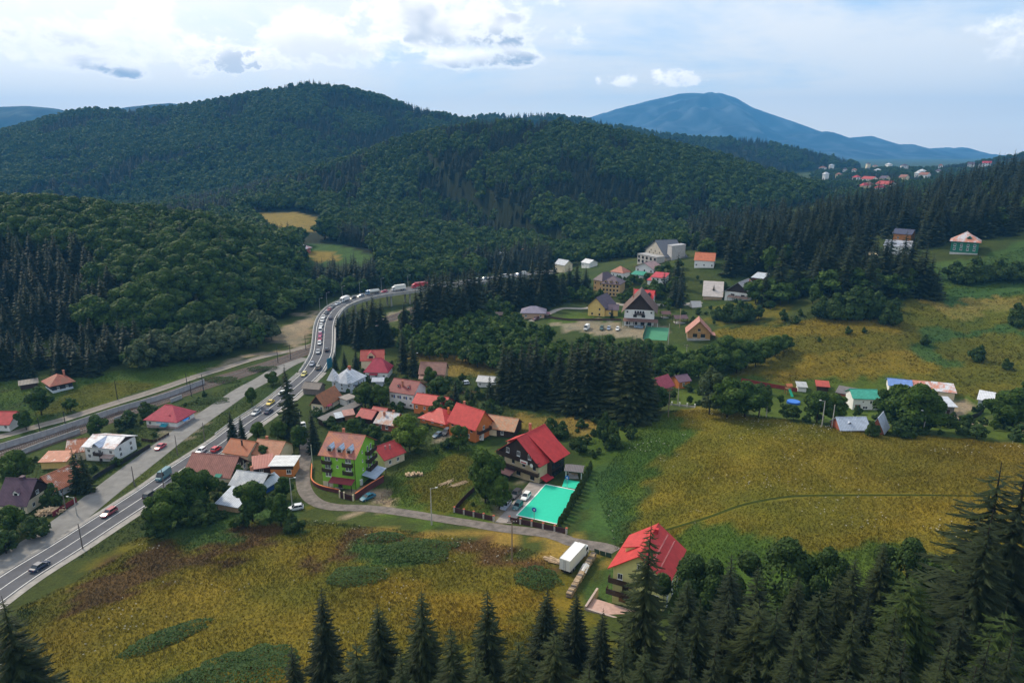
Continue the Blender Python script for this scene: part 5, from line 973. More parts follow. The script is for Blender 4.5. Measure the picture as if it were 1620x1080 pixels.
wall_line('fence', 'long red board fence behind playground lawn', 'fence', [(1172,604),(1215,612),(1261,620)], 1.6, .06, mat((.24, .035, .03), .8, .2), 2.4, .02)
wall_line('fence', 'grey fence with white posts at end of meadow lane', 'fence', [(1050,640),(1075,642),(1099,645)], .6, .12, CONC, 2.6, .1, post=(.15, .6, WHITE, WHITE))
wall_line('fence', 'low brown retaining fence above chalet car park', 'fence', [(861,502),(900,507),(940,507),(983,507)], 1.1, .15, mat((.07, .045, .035), .85, .25), 3, .02)
wall_line('fence', 'dark fence around dirt yard right of grey plastered house', 'fence', [(1516,668),(1545,660),(1556,652)], 1.5, .06, DARK, 2.5, .02)
wall_line('fence', 'green mesh fence at left side of tennis court', 'fence', [(1017,537),(1024,518)], 2.6, .04, mat((.03, .14, .09), .8, .1), 3, .02)
wall_line('fence', 'low dark gate fence between lane and yellow house lawn', 'fence', [(940,874),(955,879),(968,882)], 1.1, .05, mat((.03, .06, .04), .7, .1), 1.3, .08)
# guard rail along the main road
def guard(label, a, b, off):
    seg = ROAD[a:b]; nn = NRD[a:b]; t = thing('guard_rail', label, 'guard rail', seg[0]); o = seg[0]; rr = []
    for i in range(len(seg)):
        q = seg[i, :2]+nn[i]*off; z = float(gz(*q)); n2 = nn[i]*.05; rr.append([(q[0]-n2[0]-o[0], q[1]-n2[1]-o[1], z+.5-o[2]), (q[0]+n2[0]-o[0], q[1]+n2[1]-o[1], z+.5-o[2]), (q[0]+n2[0]-o[0], q[1]+n2[1]-o[1], z+.85-o[2]), (q[0]-n2[0]-o[0], q[1]-n2[1]-o[1], z+.85-o[2])])
    m = MB(); m.loft(rr); m.build('beam', mat((.5, .5, .5), .5, .15, metal=.3), t)
    for i in range(0, len(seg), 2):
        q = seg[i, :2]+nn[i]*(off-.12); z = float(gz(*q)); MB().box(q[0]-.06-o[0], q[0]+.06-o[0], q[1]-.06-o[1], q[1]+.06-o[1], z-.3-o[2], z+.8-o[2]).build('post', STEEL, t)
ia = int(np.argmin([abs(proj(p)[1]-690) for p in ROAD[:i0]])); guard('grey guard rail on far side of main road before the bridge', ia, i0, -5.6)
# ------------------------------------------------------------------ poles and lamps
def pole(label, u, v, vtop, kind='pole', arm=0.0, m=None, side=1, group=None):
    p = P(u, v); h = max(4.0, z_for_v(p[1], vtop)-p[2]); lampk = kind == 'lamp'
    t = thing('street_lamp' if lampk else 'utility_pole', label, 'street lamp' if lampk else 'pole', p, 0, group)
    MB().tube((0, 0, -.6), (0, 0, h), .17, .10, 8).build('shaft', m or mat((.40, .38, .35), .9, .2), t)
    if lampk:
        MB().tube((0, 0, h-.15), (side*1.3, -.2, h+.25), .05, n=5).build('arm', STEEL, t); hd = MB(); hd.loft([[(side*(1.2+x), -.2-y, h+.24+z) for y, z in ((-w_, 0), (w_, 0), (w_*.7, .14), (-w_*.7, .14))] for x, w_ in ((0, .1), (.25, .17), (.6, .08))]); hd.build('lamp_head', WHITE, t)
    if kind == 'cross':
        MB().box(-1.1, 1.1, -.07, .07, h-.55, h-.4).build('crossarm', DWOOD, t)
        for x in (-.95, -.4, .4, .95): MB().tube((x, 0, h-.4), (x, 0, h-.2), .05, n=6).build('insulator', WHITE, t)
    if kind == 'cat':
        MB().tube((0, 0, h-1.6), (1.9*side, -.8, h-1.2), .05, n=5).tube((0, 0, h-.4), (1.9*side, -.8, h-1.2), .04, n=5).build('bracket', DARK, t)
    t['h'] = h; return p+np.array([0, 0, h])
WOODP = mat((.20, .15, .11), .9, .25)
pole('slender concrete street lamp beside lane near log pile', 683, 830, 772, 'lamp', side=1); pole('wooden cross arm pole beside lane in front of court', 810, 889, 822, 'cross', m=WOODP)
pole('concrete lamp pole at the lane bend', 462, 797, 756, 'lamp'); pole('concrete pole at lane beside guest house wall', 495, 741, 703); pole('tall white pole in front of motor van', 477, 688, 651)
for u, v, vt, lab in ((324,698,668,'dark pole between the two roads near white hatchback'),(281,720,688,'pole between the two roads near red parked car'),(213,769,737,'pole on verge between roads opposite dark fence'),(104,806,772,'pole beside red fence at left'),(261,783,742,'pole on near verge of main road by teal van'),(131,868,828,'tall pole on near verge of main road by field')): pole(lab, u, v, vt, 'pole', m=mat((.14, .12, .11), .9, .2))
pole('street lamp beside red fence at left', 122, 815, 786, 'lamp', side=-1)
for u, v, vt, s in ((105,679,650,1),(186,632,602,1),(297,617,590,1),(322,618,592,-1),(303,627,602,1),(440,575,550,1),(460,569,545,1),(65,690,660,1),(484,553,530,1)): pole('slim dark railway mast standing along the tracks', u, v, vt, 'cat', m=DARK, side=s, group='railway masts along the tracks')
w1 = pole('wooden cross arm pole at left end of meadow crest', 1057, 660, 612, 'cross', m=WOODP); w2 = pole('plain wooden pole on meadow crest, left of a close pair', 1201, 659, 625, 'pole', m=PWOOD); pole('grey pole on meadow crest, right of a close pair', 1212, 660, 622); w0 = pole('slim grey pole behind white post fence', 1072, 641, 612)
pole('street lamp behind meadow crest left of silver blue barn', 1300, 675, 634, 'lamp', side=-1); pole('slim pole behind meadow crest beside left lamp', 1316, 676, 640); pole('white street lamp behind meadow crest among garden trees', 1460, 686, 650, 'lamp', side=-1); pole('tall pole at right edge behind meadow', 1617, 690, 628, 'pole', m=PWOOD)
pole('tall pale pole by log cabin', 1075, 518, 488, 'pole', m=PWOOD); pole('pole beside tennis court net', 1057, 545, 512); pole('pole in bushes below log cabin', 1085, 572, 545, 'cross'); pole('street lamp by barn behind dark red roofed house', 656, 587, 559, 'lamp')
for u, v, vt in ((497,500,484),(508,490,472),(528,480,462),(558,471,452),(596,463,447),(637,459,440)):
    p = at_z(u-6, v-2, 5.0); i = int(np.argmin(np.linalg.norm(RB[:, :2]-p[:2], axis=1))); q = RB[i, :2]-side_of(RB)[i]*5.9; t = thing('street_lamp', 'tall street lamp on outer edge of the curved bridge', 'street lamp', (q[0], q[1], RB[i, 2]-.4), 0, 'lamps along the bridge')
    MB().tube((0, 0, -.9), (0, 0, 8.5), .12, .07, 8).build('shaft', STEEL, t); MB().tube((0, 0, 8.4), (1.5, -.5, 8.8), .05, n=5).box(1.3, 2.0, -.75, -.4, 8.75, 8.87).build('lamp_head', STEEL, t)
def wire(label, a, b, sag=1.2):
    mb = MB(); pts = [a*(1-t)+b*t-np.array([0, 0, sag*4*t*(1-t)]) for t in np.linspace(0, 1, 11)]
    for i in range(10): mb.tube(pts[i], pts[i+1], .03, n=4, cap=False)
    tag(mb.build('power_line', DARK), label, 'wire')
wire('power line from cross arm pole to pole on meadow crest', w1-np.array([0, 0, .3]), w2-np.array([0, 0, .2])); wire('power line between cross arm pole and slim grey pole', w1-np.array([0, 0, .4]), w0-np.array([0, 0, .2]), .5)
# ------------------------------------------------------------------ yard things
def logs(name, label, cat, px, L, W, Hh, rz, n, r=(.09, .16), m=None, jitter=.15):
    p = P(*px); t = thing(name, label, cat, p, rz)
    for i in range(n):
        x = random.uniform(-L/2, L/2); k = random.random(); y = random.uniform(-W/2, W/2)*(1-k*.4); z = Hh*k*(1-abs(x)/L); l = W*random.uniform(.35, .6); a = random.uniform(-jitter, jitter); rr = random.uniform(*r)
        MB().tube((x-math.sin(a)*l, y-math.cos(a)*l, z+rr), (x+math.sin(a)*l, y+math.cos(a)*l, z+rr+.03), rr, n=7).build('log', m or random.choice((PWOOD, mat((.55, .42, .27), .9, .2, 2), mat((.36, .26, .17), .9, .3, 2))), t)
    return t
logs('woodpile', 'heap of split logs in grass right of lime green guest house', 'woodpile', (655,752), 5.0, 1.2, 1.0, R(8), 90); logs('woodpile', 'heap of pale firewood behind red fence at left', 'woodpile', (80,812), 5.0, 2.2, 1.6, R(20), 110, jitter=1.5, m=mat((.58, .42, .26), .9, .25, 2))
logs('lumber_stack', 'stack of pale boards lying in grass left of villa', 'lumber', (725,766), 1.6, 3.4, .35, R(-55), 22, (.06, .10), jitter=.12); logs('lumber_stack', 'scattered short boards in grass next to board stack', 'lumber', (706,764), 1.0, 3.6, .2, R(-50), 14, (.05, .1), jitter=.6)
logs('lumber_stack', 'pile of old planks left of white box truck', 'lumber', (877,888), 1.6, 3.2, .6, R(60), 26, (.07, .12), jitter=.2); logs('woodpile', 'loose boards behind villa roof', 'woodpile', (868,676), 4, 1.6, .5, R(10), 24, jitter=.6)
a = P(900, 945); b = P(940, 879); d = (b-a)[:2]; L = float(np.linalg.norm(d)); t = thing('woodpile', 'long narrow firewood stack along lawn of yellow house', 'woodpile', a, math.atan2(d[1], d[0])); nn = int(L/.42)
for i in range(nn):
    x = L*i/nn
    for lv in range(4):
        if random.random() < .9: MB().tube((x+random.uniform(-.1, .1), -.55, b[2]*0+(b[2]-a[2])*i/nn+.15+lv*.3), (x, .55, (b[2]-a[2])*i/nn+.15+lv*.3), random.uniform(.13, .19), n=7).build('log', random.choice((PWOOD, GREYW, mat((.48, .36, .25), .9, .3, 2))), t)
zt = (b[2]-a[2])*.55+1.35; TARP = mat((.66, .64, .62), .6, .1); mb = MB(); mb.slab([(L*.50, -.75, zt-.5), (L*.66, -.7, zt-.4), (L*.66, 0, zt+.05), (L*.50, 0, zt)], .04); mb.slab([(L*.50, 0, zt), (L*.66, 0, zt+.05), (L*.66, .7, zt-.35), (L*.50, .75, zt-.45)], .04); mb.build('tarpaulin', TARP, t)
p = P(757, 696); t = thing('mattress_stack', 'white panels leaning against end of terracotta house', 'panels', p, R(-15))
for i in range(3):
    mb = MB(); mb.box(-.6+i*.8, .1+i*.8, 0, .15, 0, 2.3); o = mb.build('panel', WHITE, t); o.rotation_euler = (R(-18), 0, 0)
p = P(522, 584); t = thing('billboard', 'tall blue green roadside hoarding at foot of bridge ramp', 'billboard', p, R(70)); MB().box(-1.8, 1.8, -.08, .08, .6, 5.2).build('board', mat((.02, .16, .24), .7, .15), t)
for x in (-1.4, 1.4): MB().tube((x, .15, -.5), (x, .15, 5.0), .09, n=6).build('post', STEEL, t)
p = P(1248, 624); t = thing('playground_slide', 'green slide on small wooden play tower', 'slide', p, R(5)); mb = MB(); mb.slab([(-.5, -2.8, .15), (.5, -2.8, .15), (.5, 0, 2.3), (-.5, 0, 2.3)], .1); mb.build('slide', mat((.01, .30, .17), .5, .1), t)
for x in (-.9, .9):
    for y in (.1, 1.6): MB().box(x-.07, x+.07, y-.07, y+.07, -.3, 3.4).build('post', WOOD, t)
MB().box(-1, 1, 0, 1.7, 2.2, 2.32).build('platform', WOOD, t); MB().slab([(-1.2, -.2, 3.3), (1.2, -.2, 3.3), (1.2, .85, 4.1), (-1.2, .85, 4.1)], .06).slab([(-1.2, .85, 4.1), (1.2, .85, 4.1), (1.2, 1.9, 3.3), (-1.2, 1.9, 3.3)], .06).build('roof', mat((.42, .14, .06), .8, .15), t)
p = P(1255, 638); t = thing('garden_pool', 'round blue garden pool near the playground', 'pool', p); mb = MB(); mb.tube((0, 0, -.3), (0, 0, .9), 2.3, n=24); mb.build('wall', mat((.02, .10, .42), .5, .1), t); MB().tube((0, 0, .905), (0, 0, .93), 2.1, n=24).build('cover', mat((.03, .16, .55), .4, .1), t)
p = P(1100, 485); t = thing('party_tent', 'small white tent beside upper lane near farmhouse', 'tent', p, R(15)); mb = MB(); mb.add([(-3, -2, 0), (3, -2, 0), (3, 2, 0), (-3, 2, 0), (-3, 0, 3.4), (3, 0, 3.0)], [(0, 1, 5, 4), (2, 3, 4, 5), (1, 2, 5), (3, 0, 4)]); mb.build('canvas', mat((.55, .52, .50), .8, .1), t); MB().tube((-3.4, 0, 3.4), (3.4, 0, 3.0), .06, n=5).build('ridge_pole', PWOOD, t)
# ------------------------------------------------------------------ trees
SPR = leafm('spruce_needles', (.012, .023, .008), (.026, .036, .010), .12, 9)
SPRD = leafm('dark_spruce_needles', (.010, .018, .008), (.019, .028, .010), .10, 9)
BRD = leafm('broad_leaves', (.013, .040, .006), (.045, .080, .008), .22, 4)
WIL = leafm('willow_leaves', (.038, .062, .024), (.058, .080, .030), .25, 4)
LIMEL = leafm('bright_leaves', (.075, .13, .012), (.10, .15, .015), .3, 4)
BUSH = leafm('bush_leaves', (.020, .046, .010), (.036, .064, .012), .2, 5)
FEA = leafm('feathery_leaves', (.018, .036, .008), (.036, .056, .010), .2, 4)
THU = leafm('thuja_leaves', (.026, .050, .012), (.040, .062, .012), .15, 8)
NET = leafm('nettle_leaves', (.026, .060, .014), (.046, .078, .016), .2, 1.2)
def leafset(pts, nrm, size, seed, fold=.25, asp=1.6):
    """bent diamond leaves at pts facing nrm, as vertex and face arrays"""
    g = np.random.default_rng(seed); n = len(pts); r = g.normal(size=(n, 3)); t = np.cross(nrm, r); t /= np.linalg.norm(t, axis=1)[:, None]+1e-9; b = np.cross(nrm, t)
    s = (size*g.uniform(.65, 1.35, n))[:, None]
    A = pts-t*s*asp/2; B = pts+b*s/2-nrm*s*fold*.5; C = pts+t*s*asp/2; D = pts-b*s/2-nrm*s*fold*.5
    V = np.stack([A, B, C, D], 1).reshape(-1, 3); i = np.arange(n)*4; F = np.stack([i, i+1, i+2, i, i+2, i+3], 1).reshape(-1, 3); return V, F
def np_mesh(name, V, F, m):
    me = bpy.data.meshes.new(name); me.vertices.add(len(V)); me.vertices.foreach_set('co', np.asarray(V, np.float32).ravel()); k = F.shape[1]
    me.loops.add(F.size); me.loops.foreach_set('vertex_index', F.ravel().astype(np.int32)); me.polygons.add(len(F)); me.polygons.foreach_set('loop_start', np.arange(0, F.size, k).astype(np.int32)); me.update(calc_edges=True); me.materials.append(m); return me
def decid(seed, nleaf, size, lobes=14, rad=.36, base=.18, shape=1.0, m=BRD, core=.56):
    g = np.random.default_rng(seed); c = []; 
    for i in range(lobes):
        z = g.uniform(0, 1); a = g.uniform(0, 2*math.pi); rr = rad*(math.sin(math.pi*min(.98, (z*.85+.12)))**.8)*g.uniform(.3, .95)
        c.append((rr*math.cos(a), rr*math.sin(a), base+.12+z*(.86-base-.10)*shape, g.uniform(.10, .19)*(1.15-.4*z)))
    c.append((0, 0, base+(1-base)*.5, rad*core)); c.append((0, 0, .84, .13)); c = np.array(c)
    P_, N_ = [], []
    while sum(map(len, P_)) < nleaf:
        k = g.integers(0, len(c), 4000, ) ; d = g.normal(size=(4000, 3)); d /= np.linalg.norm(d, axis=1)[:, None]
        q = c[k, :3]+d*(c[k, 3]*g.uniform(.82, 1.06, 4000))[:, None]
        ins = np.zeros(4000, bool)
        for j in range(len(c)): ins |= (np.linalg.norm(q-c[j, :3], axis=1) < c[j, 3]*.80)
        keep = ~ins & (q[:, 2] > base*.75) & (g.uniform(size=4000) < .35+.65*(d[:, 2] > -.3)); P_.append(q[keep]); nn = d[keep]+g.normal(size=(keep.sum(), 3))*.42; nn[:, 2] += .25; N_.append(nn/np.linalg.norm(nn, axis=1)[:, None])
    P_ = np.concatenate(P_)[:nleaf]; N_ = np.concatenate(N_)[:nleaf]; V, F = leafset(P_, N_, size, seed)
    cr = np_mesh('crown', V, F, m); t = MB(); t.tube((0, 0, -.06), (0, 0, base+.1), .022, .016, 7, cap=False); t.tube((0, 0, base+.1), (.02, .01, .75), .016, .006, 6, cap=False)
    for i in range(6):
        e = c[i]; t.tube((0, 0, base+.05+i*.06), tuple(e[:3]*np.array([.8, .8, 1])), .009, .004, 5, cap=False)
    return t.mesh('trunk', BARK, True), cr
def spruce(seed, whorls, per, twigs, rad=.20, bare=.04, m=SPR, thin=0.0, power=.8, wide=.17):
    g = np.random.default_rng(seed); V = []; F = []
    def quad(a, b, c, d):
        i = len(V); V.extend((a, b, c, d)); F.append((i, i+1, i+2)); F.append((i, i+2, i+3))
    for w in range(whorls):
        f = w/(whorls-1); z = bare+(1-bare)*(f**.92)*.97; L0 = rad*(1-f)**power+.012; n = max(4, int(per*(1-.45*f)))
        for k in range(n):
            if g.random() < thin: continue
            a = 2*math.pi*(k+g.uniform(-.35, .35))/n+w*1.3; L = L0*g.uniform(.72, 1.15); dx, dy = math.cos(a), math.sin(a); z_ = z+g.uniform(-.5, .5)/whorls
            dr = .30+.25*(1-f); pts = []
            for s in (0, .35, .7, 1.0): pts.append(np.array([dx*L*s, dy*L*s, z_-dr*L*s+.22*L*s*s]))
            side = np.array([-dy, dx, 0]); wd = L*wide
            for j in range(3):
                w0 = wd*(.5, 1, .75)[j]; w1 = wd*(1, .75, .08)[j]; hang = np.array([0, 0, -.35*wd])
                quad(pts[j]-side*w0+hang, pts[j], pts[j+1], pts[j+1]-side*w1+hang); quad(pts[j], pts[j]+side*w0+hang, pts[j+1]+side*w1+hang, pts[j+1])
            for q in range(twigs):
                s = g.uniform(.25, .95); j = min(2, int(s*3)); u_ = s*3-j; p = pts[j]*(1-u_)+pts[min(3, j+1)]*u_; sg = 1 if q % 2 else -1; tl = L*.34*(1.15-s)*g.uniform(.7, 1.3)
                d = np.array([dx*.75, dy*.75, 0])+side*sg*.8+np.array([0, 0, -.35*g.uniform(.3, 1.6)]); e = p+d*tl; pw = np.array([dx, dy, -.2])*tl*.22
                quad(p-pw, p+pw*.4, e+pw*.15, e-pw*.3)
    cr = np_mesh('crown', np.array(V), np.array(F), m); t = MB(); t.tube((0, 0, -.05), (0, 0, 1.0), .014, .001, 7, cap=False); return t.mesh('trunk', BARK, True), cr
def thuja(seed):
    g = np.random.default_rng(seed); n = 700; z = g.uniform(.0, 1, n); r = .20*np.sin(np.pi*np.clip(z*.80+.17, 0, 1))**.7*g.uniform(.75, 1.08, n); a = g.uniform(0, 2*np.pi, n)
    p = np.stack([r*np.cos(a), r*np.sin(a), z], 1); nn = np.stack([np.cos(a), np.sin(a), .4+0*a], 1)+g.normal(size=(n, 3))*.3; nn /= np.linalg.norm(nn, axis=1)[:, None]
    V, F = leafset(p, nn, .085, seed); t = MB(); t.tube((0, 0, -.05), (0, 0, .8), .03, .01, 6); return t.mesh('trunk', BARK), np_mesh('crown', V, F, THU)
PROTO = {
 'spruce_near': [spruce(1, 42, 12, 16, .20, .05, SPR, .06, .8, .11), spruce(2, 44, 12, 16, .18, .06, SPRD, .08, .8, .11), spruce(3, 38, 12, 18, .21, .05, SPR, .10, .75, .11), spruce(4, 36, 10, 18, .22, .05, SPR, .30, .6, .10), spruce(5, 46, 11, 14, .16, .08, SPRD, .18, .95, .12)],
 'spruce_thin': [spruce(9, 44, 10, 14, .17, .04, SPR, .22, .7, .11)],
 'spruce': [spruce(11, 24, 13, 3, .18, .03, SPRD, 0, .8, .27), spruce(12, 26, 12, 3, .16, .04, SPRD, 0, .75, .28), spruce(13, 22, 13, 3, .19, .03, SPR, 0, .8, .26)],
 'broad_near': [spruce(6, 24, 13, 34, .40, .12, FEA, .18, .55, .10), spruce(7, 22, 12, 34, .44, .12, FEA, .2, .5, .10)],
 'broad': [decid(31, 3200, .050, 15), decid(32, 3200, .050, 17, .40), decid(33, 3200, .050, 14, .33, .15)],
 'willow': [decid(41, 2200, .058, 18, .46, .08, .9, WIL), decid(42, 2200, .058, 18, .44, .08, .95, WIL)],
 'bright': [decid(51, 2800, .052, 18, .40, .12, 1, LIMEL)],
 'bush_near': [decid(65, 9000, .030, 18, .52, .02, .85, BUSH)],
 'bush': [decid(61, 1500, .085, 14, .52, .02, .8, BUSH), decid(62, 1500, .085, 14, .58, .02, .75, BUSH)],
 'thuja': [thuja(71), thuja(72)]}
NAMES = {'spruce_near': ('spruce_tree', 'spruce tree'), 'spruce_thin': ('spruce_tree', 'spruce tree'), 'spruce': ('spruce_tree', 'spruce tree'), 'broad_near': ('leafy_tree', 'tree'), 'broad': ('leafy_tree', 'tree'), 'willow': ('willow_tree', 'tree'), 'bright': ('leafy_tree', 'tree'), 'bush': ('bush', 'bush'), 'bush_near': ('bush', 'bush'), 'thuja': ('thuja_tree', 'thuja')}
COUNT = {}
def tree(kind, x, y, h, label, group=None, wf=1.0, z=None):
    pr = PROTO[kind]; t_, c_ = random.choice(pr); nm, cat = NAMES[kind]; COUNT[nm] = COUNT.get(nm, 0)+1
    t = thing(nm, label, cat, (x, y, float(gz(x, y)) if z is None else z), random.uniform(0, 6.28), group); t.rotation_euler[0] = random.uniform(-.035, .035); t.rotation_euler[1] = random.uniform(-.035, .035); t.scale = (h*wf, h*wf, h)
    link('trunk', t_, t); link('crown', c_, t); return t
def tree_px(kind, u, v, vtop, label, group=None, wf=1.0):
    p = P(u, v); h = max(1.2, z_for_v(p[1], vtop)-p[2]); TREES_AT.append(p[:2]); return tree(kind, p[0], p[1], h, label, group, wf)
TREES_AT = []
def tree_d(kind, u, vtop, d, label, group=None, wf=1.0):
    p = at_d(u, vtop, d); g = float(gz(p[0], p[1])); return tree(kind, p[0], p[1], max(3, p[2]-g), label, group, wf)
# foreground
FG = 'foreground conifers along the bottom edge'
for k, u, vt, d, lab, wf in (
 ('spruce_thin',1026,820,86,'tall sparse spruce rising in front of the yellow house',.85),('spruce_near',4,942,80,'dark spruce filling the lower left corner',1.0),('spruce_near',505,925,92,'slim dark spruce standing alone at bottom left of centre',.85),('spruce_near',602,948,88,'drooping spruce left of the tallest bottom spruce',1.0),('spruce_near',664,924,84,'tallest narrow spruce at bottom centre left',.85),
 ('spruce_thin',776,930,86,'thin topped pale spruce at bottom centre',1.0),('spruce_near',862,928,98,'bushy dark spruce left of woodpile by the yellow house',1.05),('spruce_near',912,932,100,'bushy dark spruce at foot of firewood stack',1.0),('spruce_near',1166,876,92,'broad ragged spruce right of yellow house',1.25),('spruce_near',1094,915,98,'dark fir just right of yellow house corner',1.1),('spruce_near',1207,892,94,'spruce with forked top behind broad ragged spruce',.9),
 ('spruce_near',1330,898,100,'small dark spruce at meadow edge in centre right',.7),('spruce_near',1360,876,102,'pale green young spruce at meadow edge',.8),('spruce_near',1404,852,106,'dark spruce above meadow edge right of young spruce',.9),('spruce_near',1600,735,84,'huge dark spruce at right edge',1.15),('spruce_near',1570,800,80,'dark spruce left of huge right edge spruce',1.1),('spruce_near',1640,700,80,'dark spruce cut by the right edge',1.0)): tree_d(k, u, vt, d, lab, FG, wf*1.25)
for k, u, vt, d, lab, wf in (('broad_near',1450,905,82,'feathery light green tree at lower right',.75),('broad_near',1600,960,66,'leafy tree in lower right corner',.6),('bush_near',1252,850,112,'round dark bush at lower meadow edge',.95),('bush_near',1316,862,110,'round light bush beside young spruce',.7),('bush_near',1448,848,108,'bush at meadow edge behind feathery tree',.8),('bush_near',1100,872,116,'dark bush right of the yellow house roof',.8),('bush_near',1130,880,114,'small bush between yellow house and ragged spruce',.8)): tree_d(k, u, vt, d, lab, None, wf)
for i, (u, vt, d) in enumerate(((560,1010,72),(720,985,70),(815,1000,72),(880,990,78),(950,960,90),(985,1000,70),(1070,985,74),(1130,990,70),(1230,960,78),(1280,985,72),(1300,930,88),(1350,960,76),(1400,1000,66),(1500,1000,62),(1540,960,70),(640,1030,66),(460,1020,78),(1020,1020,64),(1180,1030,62),(1330,1030,60),(1260,905,98),(1480,1035,58),(760,1035,64),(930,1040,62),(1105,950,82),(1150,935,84),(1195,945,80),(1250,1010,66),(1380,930,84),(1420,960,76),(1560,1010,62),(1610,1000,60),(1290,1040,60),(1440,1020,62),(1090,1030,64),(1375,1050,58),(1530,1050,56))):
    tree_d('spruce_near', u, vt, d, 'dark low conifer in the thicket along the bottom edge', FG, random.uniform(.9, 1.6))
# village spruces
for u, v, vt, lab in ((462,688,574,'tall dark spruce beside main road and cottage'),(498,716,645,'spruce behind lime green guest house roof'),(452,606,580,'small spruce on verge left of tall spruce'),(369,699,646,'left spruce of the pair behind orange roof'),(384,700,655,'right spruce of the pair behind orange roof'),(126,778,706,'left spruce before two storey white house'),(140,778,712,'right spruce before two storey white house'),
  (531,585,556,'left of three spruces by bridge hoarding'),(546,585,552,'middle of three spruces by bridge hoarding'),(563,584,549,'right of three spruces by bridge hoarding'),(640,588,516,'dark spruce behind crimson roofed house'),(655,594,528,'dark spruce next to barn street lamp'),(746,640,612,'small spruce right of orange tree garden'),(775,640,590,'spruce at left corner of the grove'),(722,640,600,'spruce in garden below old barn'),
  (1128,470,448,'conical evergreen in front of pale barn'),(1203,480,455,'conical evergreen right of farmhouse'),(968,503,484,'small conifer beside yellow wing')): tree_px('spruce', u, v, vt, lab)
for u, v, vt in ((545,542,490),(560,542,480),(575,546,475),(590,547,464),(604,547,470),(535,532,496),(614,547,492),(585,552,490),(568,552,492)): tree_px('spruce', u, v, vt, 'dark spruce in the clump inside the bridge curve', 'spruces inside the bridge curve', 1.35)
for u, v, vt in ((640,524,478),(668,522,440),(680,526,430),(690,522,425),(700,522,432),(712,522,425),(726,518,430),(740,514,425),(753,512,420),(662,530,455),(705,530,450),(733,525,445),(775,482,425),(785,484,412),(797,482,428),(813,484,424),(840,482,405),(852,484,402),(865,484,400),(876,482,410),(830,485,425),(900,470,418),(912,470,411),(926,468,420),(890,478,425),(858,490,430),(700,502,425),(716,506,420),(735,502,422),(746,498,418),(762,500,425),(792,486,415),(805,490,420),(821,490,415),(690,506,428),(674,506,436)): tree_px('spruce', u, v, vt, 'tall dark spruce in the row between bridge and tan hotel', 'spruces between bridge and tan hotel', 1.35)
for u, v, vt in ((796,634,540),(812,638,545),(828,640,540),(846,642,527),(859,638,545),(838,630,530),(805,628,550),(888,648,545),(902,652,540),(915,655,535),(930,658,532),(945,655,530),(958,658,535),(970,662,540),(985,666,533),(1000,668,530),(1013,667,540),(1023,660,552),(905,642,538),(950,642,528),(990,650,530),(880,643,560),(922,645,530),(968,648,532),(1006,655,535)): tree_px('spruce', u, v, vt, 'tall spruce in the dense dark grove at picture centre', 'dense spruce grove at centre', 1.15)
